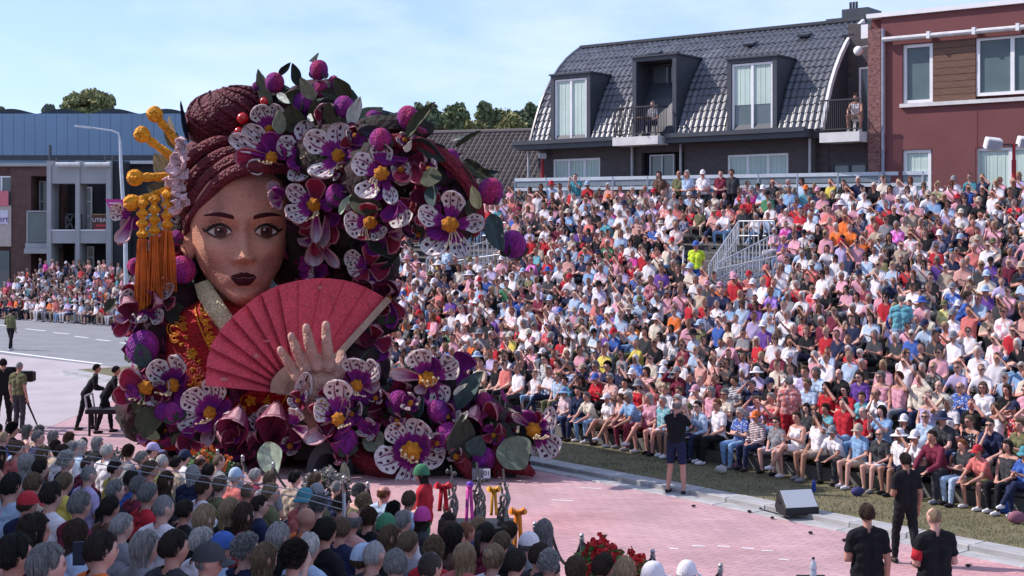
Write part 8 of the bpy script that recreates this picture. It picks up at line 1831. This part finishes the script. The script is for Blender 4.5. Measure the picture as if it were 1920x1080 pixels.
# bags and cushions on the verge by the front row
def bag(X, Y, col, label, s=.16):
    q = G(X, Y, .09); t = thing('bag', q, label, 'bag'); mb = MB(); mb.ball(q + Vector((0, 0, s * .72)), (s, s * .55, s * .75), 14, 10, None, .06, int(X)); mb.build('sack', M('bag_' + label.split()[0], col, .8, .15, 9), t, smooth=True)
    mb = MB(); mb.tube([q + Vector((-s * .5, 0, s * 1.2)), q + Vector((0, 0, s * 2.0)), q + Vector((s * .5, 0, s * 1.2))], .012, 6); mb.build('handle', m_rope, t, smooth=True)
bag(1882, 962, (.03, .10, .40), 'blue bag on the grass at the right end of the front row', .17); bag(1906, 982, (.25, .10, .14), 'maroon patterned bag on the grass at the lower right edge', .15); bag(1352, 888, (.45, .42, .42), 'pale bag on the grass under a front row seat', .12); bag(1608, 930, (.05, .05, .16), 'navy bag between shoes in the front row', .12); bag(1383, 880, (.30, .05, .09), 'maroon bag by the person with the orange cap', .11)
# television camera on the left, and the pushers' cart
q = G(10, 800); cmt = thing('television_camera', (q.x, q.y, 0), 'black television camera on a tripod at the left edge', 'camera'); D_c = q.y
mb = MB(); c = P(34, 706, D_c); mb.box(c, (.85, .30, .26)); bevel_mesh(mb.build('camera_body', m_black, cmt), .03)
mb = MB(); mb.box(P(48, 703, D_c - .1), (.30, .22, .20)); mb.build('lens_hood', m_black, cmt)
mb = MB(); mb.box(P(22, 693, D_c), (.30, .12, .14)); mb.build('viewfinder', m_black, cmt)
for a in (0.4, 2.5, 4.6): mb = MB(); mb.tube([c - Vector((0, 0, .13)), (q.x + .3 + .5 * math.cos(a), q.y + .5 * math.sin(a), .02)], [.035, .02], 8); mb.build('tripod_leg', m_black, cmt, smooth=True)
q = G(200, 815); ct = thing('tow_cart', (q.x, q.y, 0), 'low black cart that the pushers in black lean on', 'cart')
mb = MB(); mb.b2(q.x - .45, q.x + .75, q.y - .3, q.y + .3, .55, .66); mb.build('deck', m_black, ct)
for dx in (-.35, .65):
    for dy in (-.26, .26): mb = MB(); mb.bar((q.x + dx, q.y + dy, 0), (q.x + dx, q.y + dy, .55), .05); mb.build('leg', m_black, ct)
mb = MB(); mb.tube([(q.x - .4, q.y - .3, .66), (q.x - .45, q.y - .3, 1.0), (q.x - .45, q.y + .3, 1.0), (q.x - .4, q.y + .3, .66)], .025, 8); mb.build('handle', m_grey, ct, smooth=True)
# phones held up among the near spectators
for X, Y, d, lbl, w, h in ((148, 1038, 9.6, 'dark phone held up among the nearest heads at the lower left', .085, .165), (371, 965, 15.0, 'dark phone held up right of a dark haired spectator', .05, .10)):
    mb = MB(); mb.box(P(X, Y, d), (w, .01, h), Matrix.Rotation(.1, 3, 'Z')); o = mb.build('phone', M('phone_dark', (.02, .03, .05), .3)); bevel_mesh(o, .003); tag(o, lbl, 'phone')
# table on the middle balcony
sb2 = bs(1228); z = bz(1175, 259, -.8); q = BO + BU * sb2 + Vector((.608, .794)) * -.75; bt = thing('balcony_table', (q.x, q.y, z), 'small table behind the middle balcony railing', 'table')
mb = MB(); mb.lathe((q.x, q.y, z + .66), [(.28, 0), (.28, .03)], 14); mb.build('table_top', m_wood, bt); mb = MB(); mb.tube([(q.x, q.y, z), (q.x, q.y, z + .66)], .03, 6); mb.build('leg', m_iron, bt)

# stools under the balcony guests
for s_, w, z0, lbl in ((bs(1602), .25, bz(1560, 249, -.6), 'small white stool under the guest on the corner balcony'), (bs(1238), -.50, bz(1175, 259, -.8), 'small dark stool behind the middle balcony railing')):
    q = BO + BU * s_ + Vector((.608, .794)) * w; t = thing('stool', (q.x, q.y, z0), lbl, 'stool'); m_ = m_wframe if 'white' in lbl else m_iron
    mb = MB(); mb.lathe((q.x, q.y, z0 + .40), [(.17, 0), (.18, .02), (.17, .04)], 14); mb.build('seat', m_, t)
    for k in range(4): a = k * 1.571 + .78; mb = MB(); mb.bar((q.x + .11 * math.cos(a), q.y + .11 * math.sin(a), z0 + .40), (q.x + .16 * math.cos(a), q.y + .16 * math.sin(a), z0), .025); mb.build('leg', m_, t)
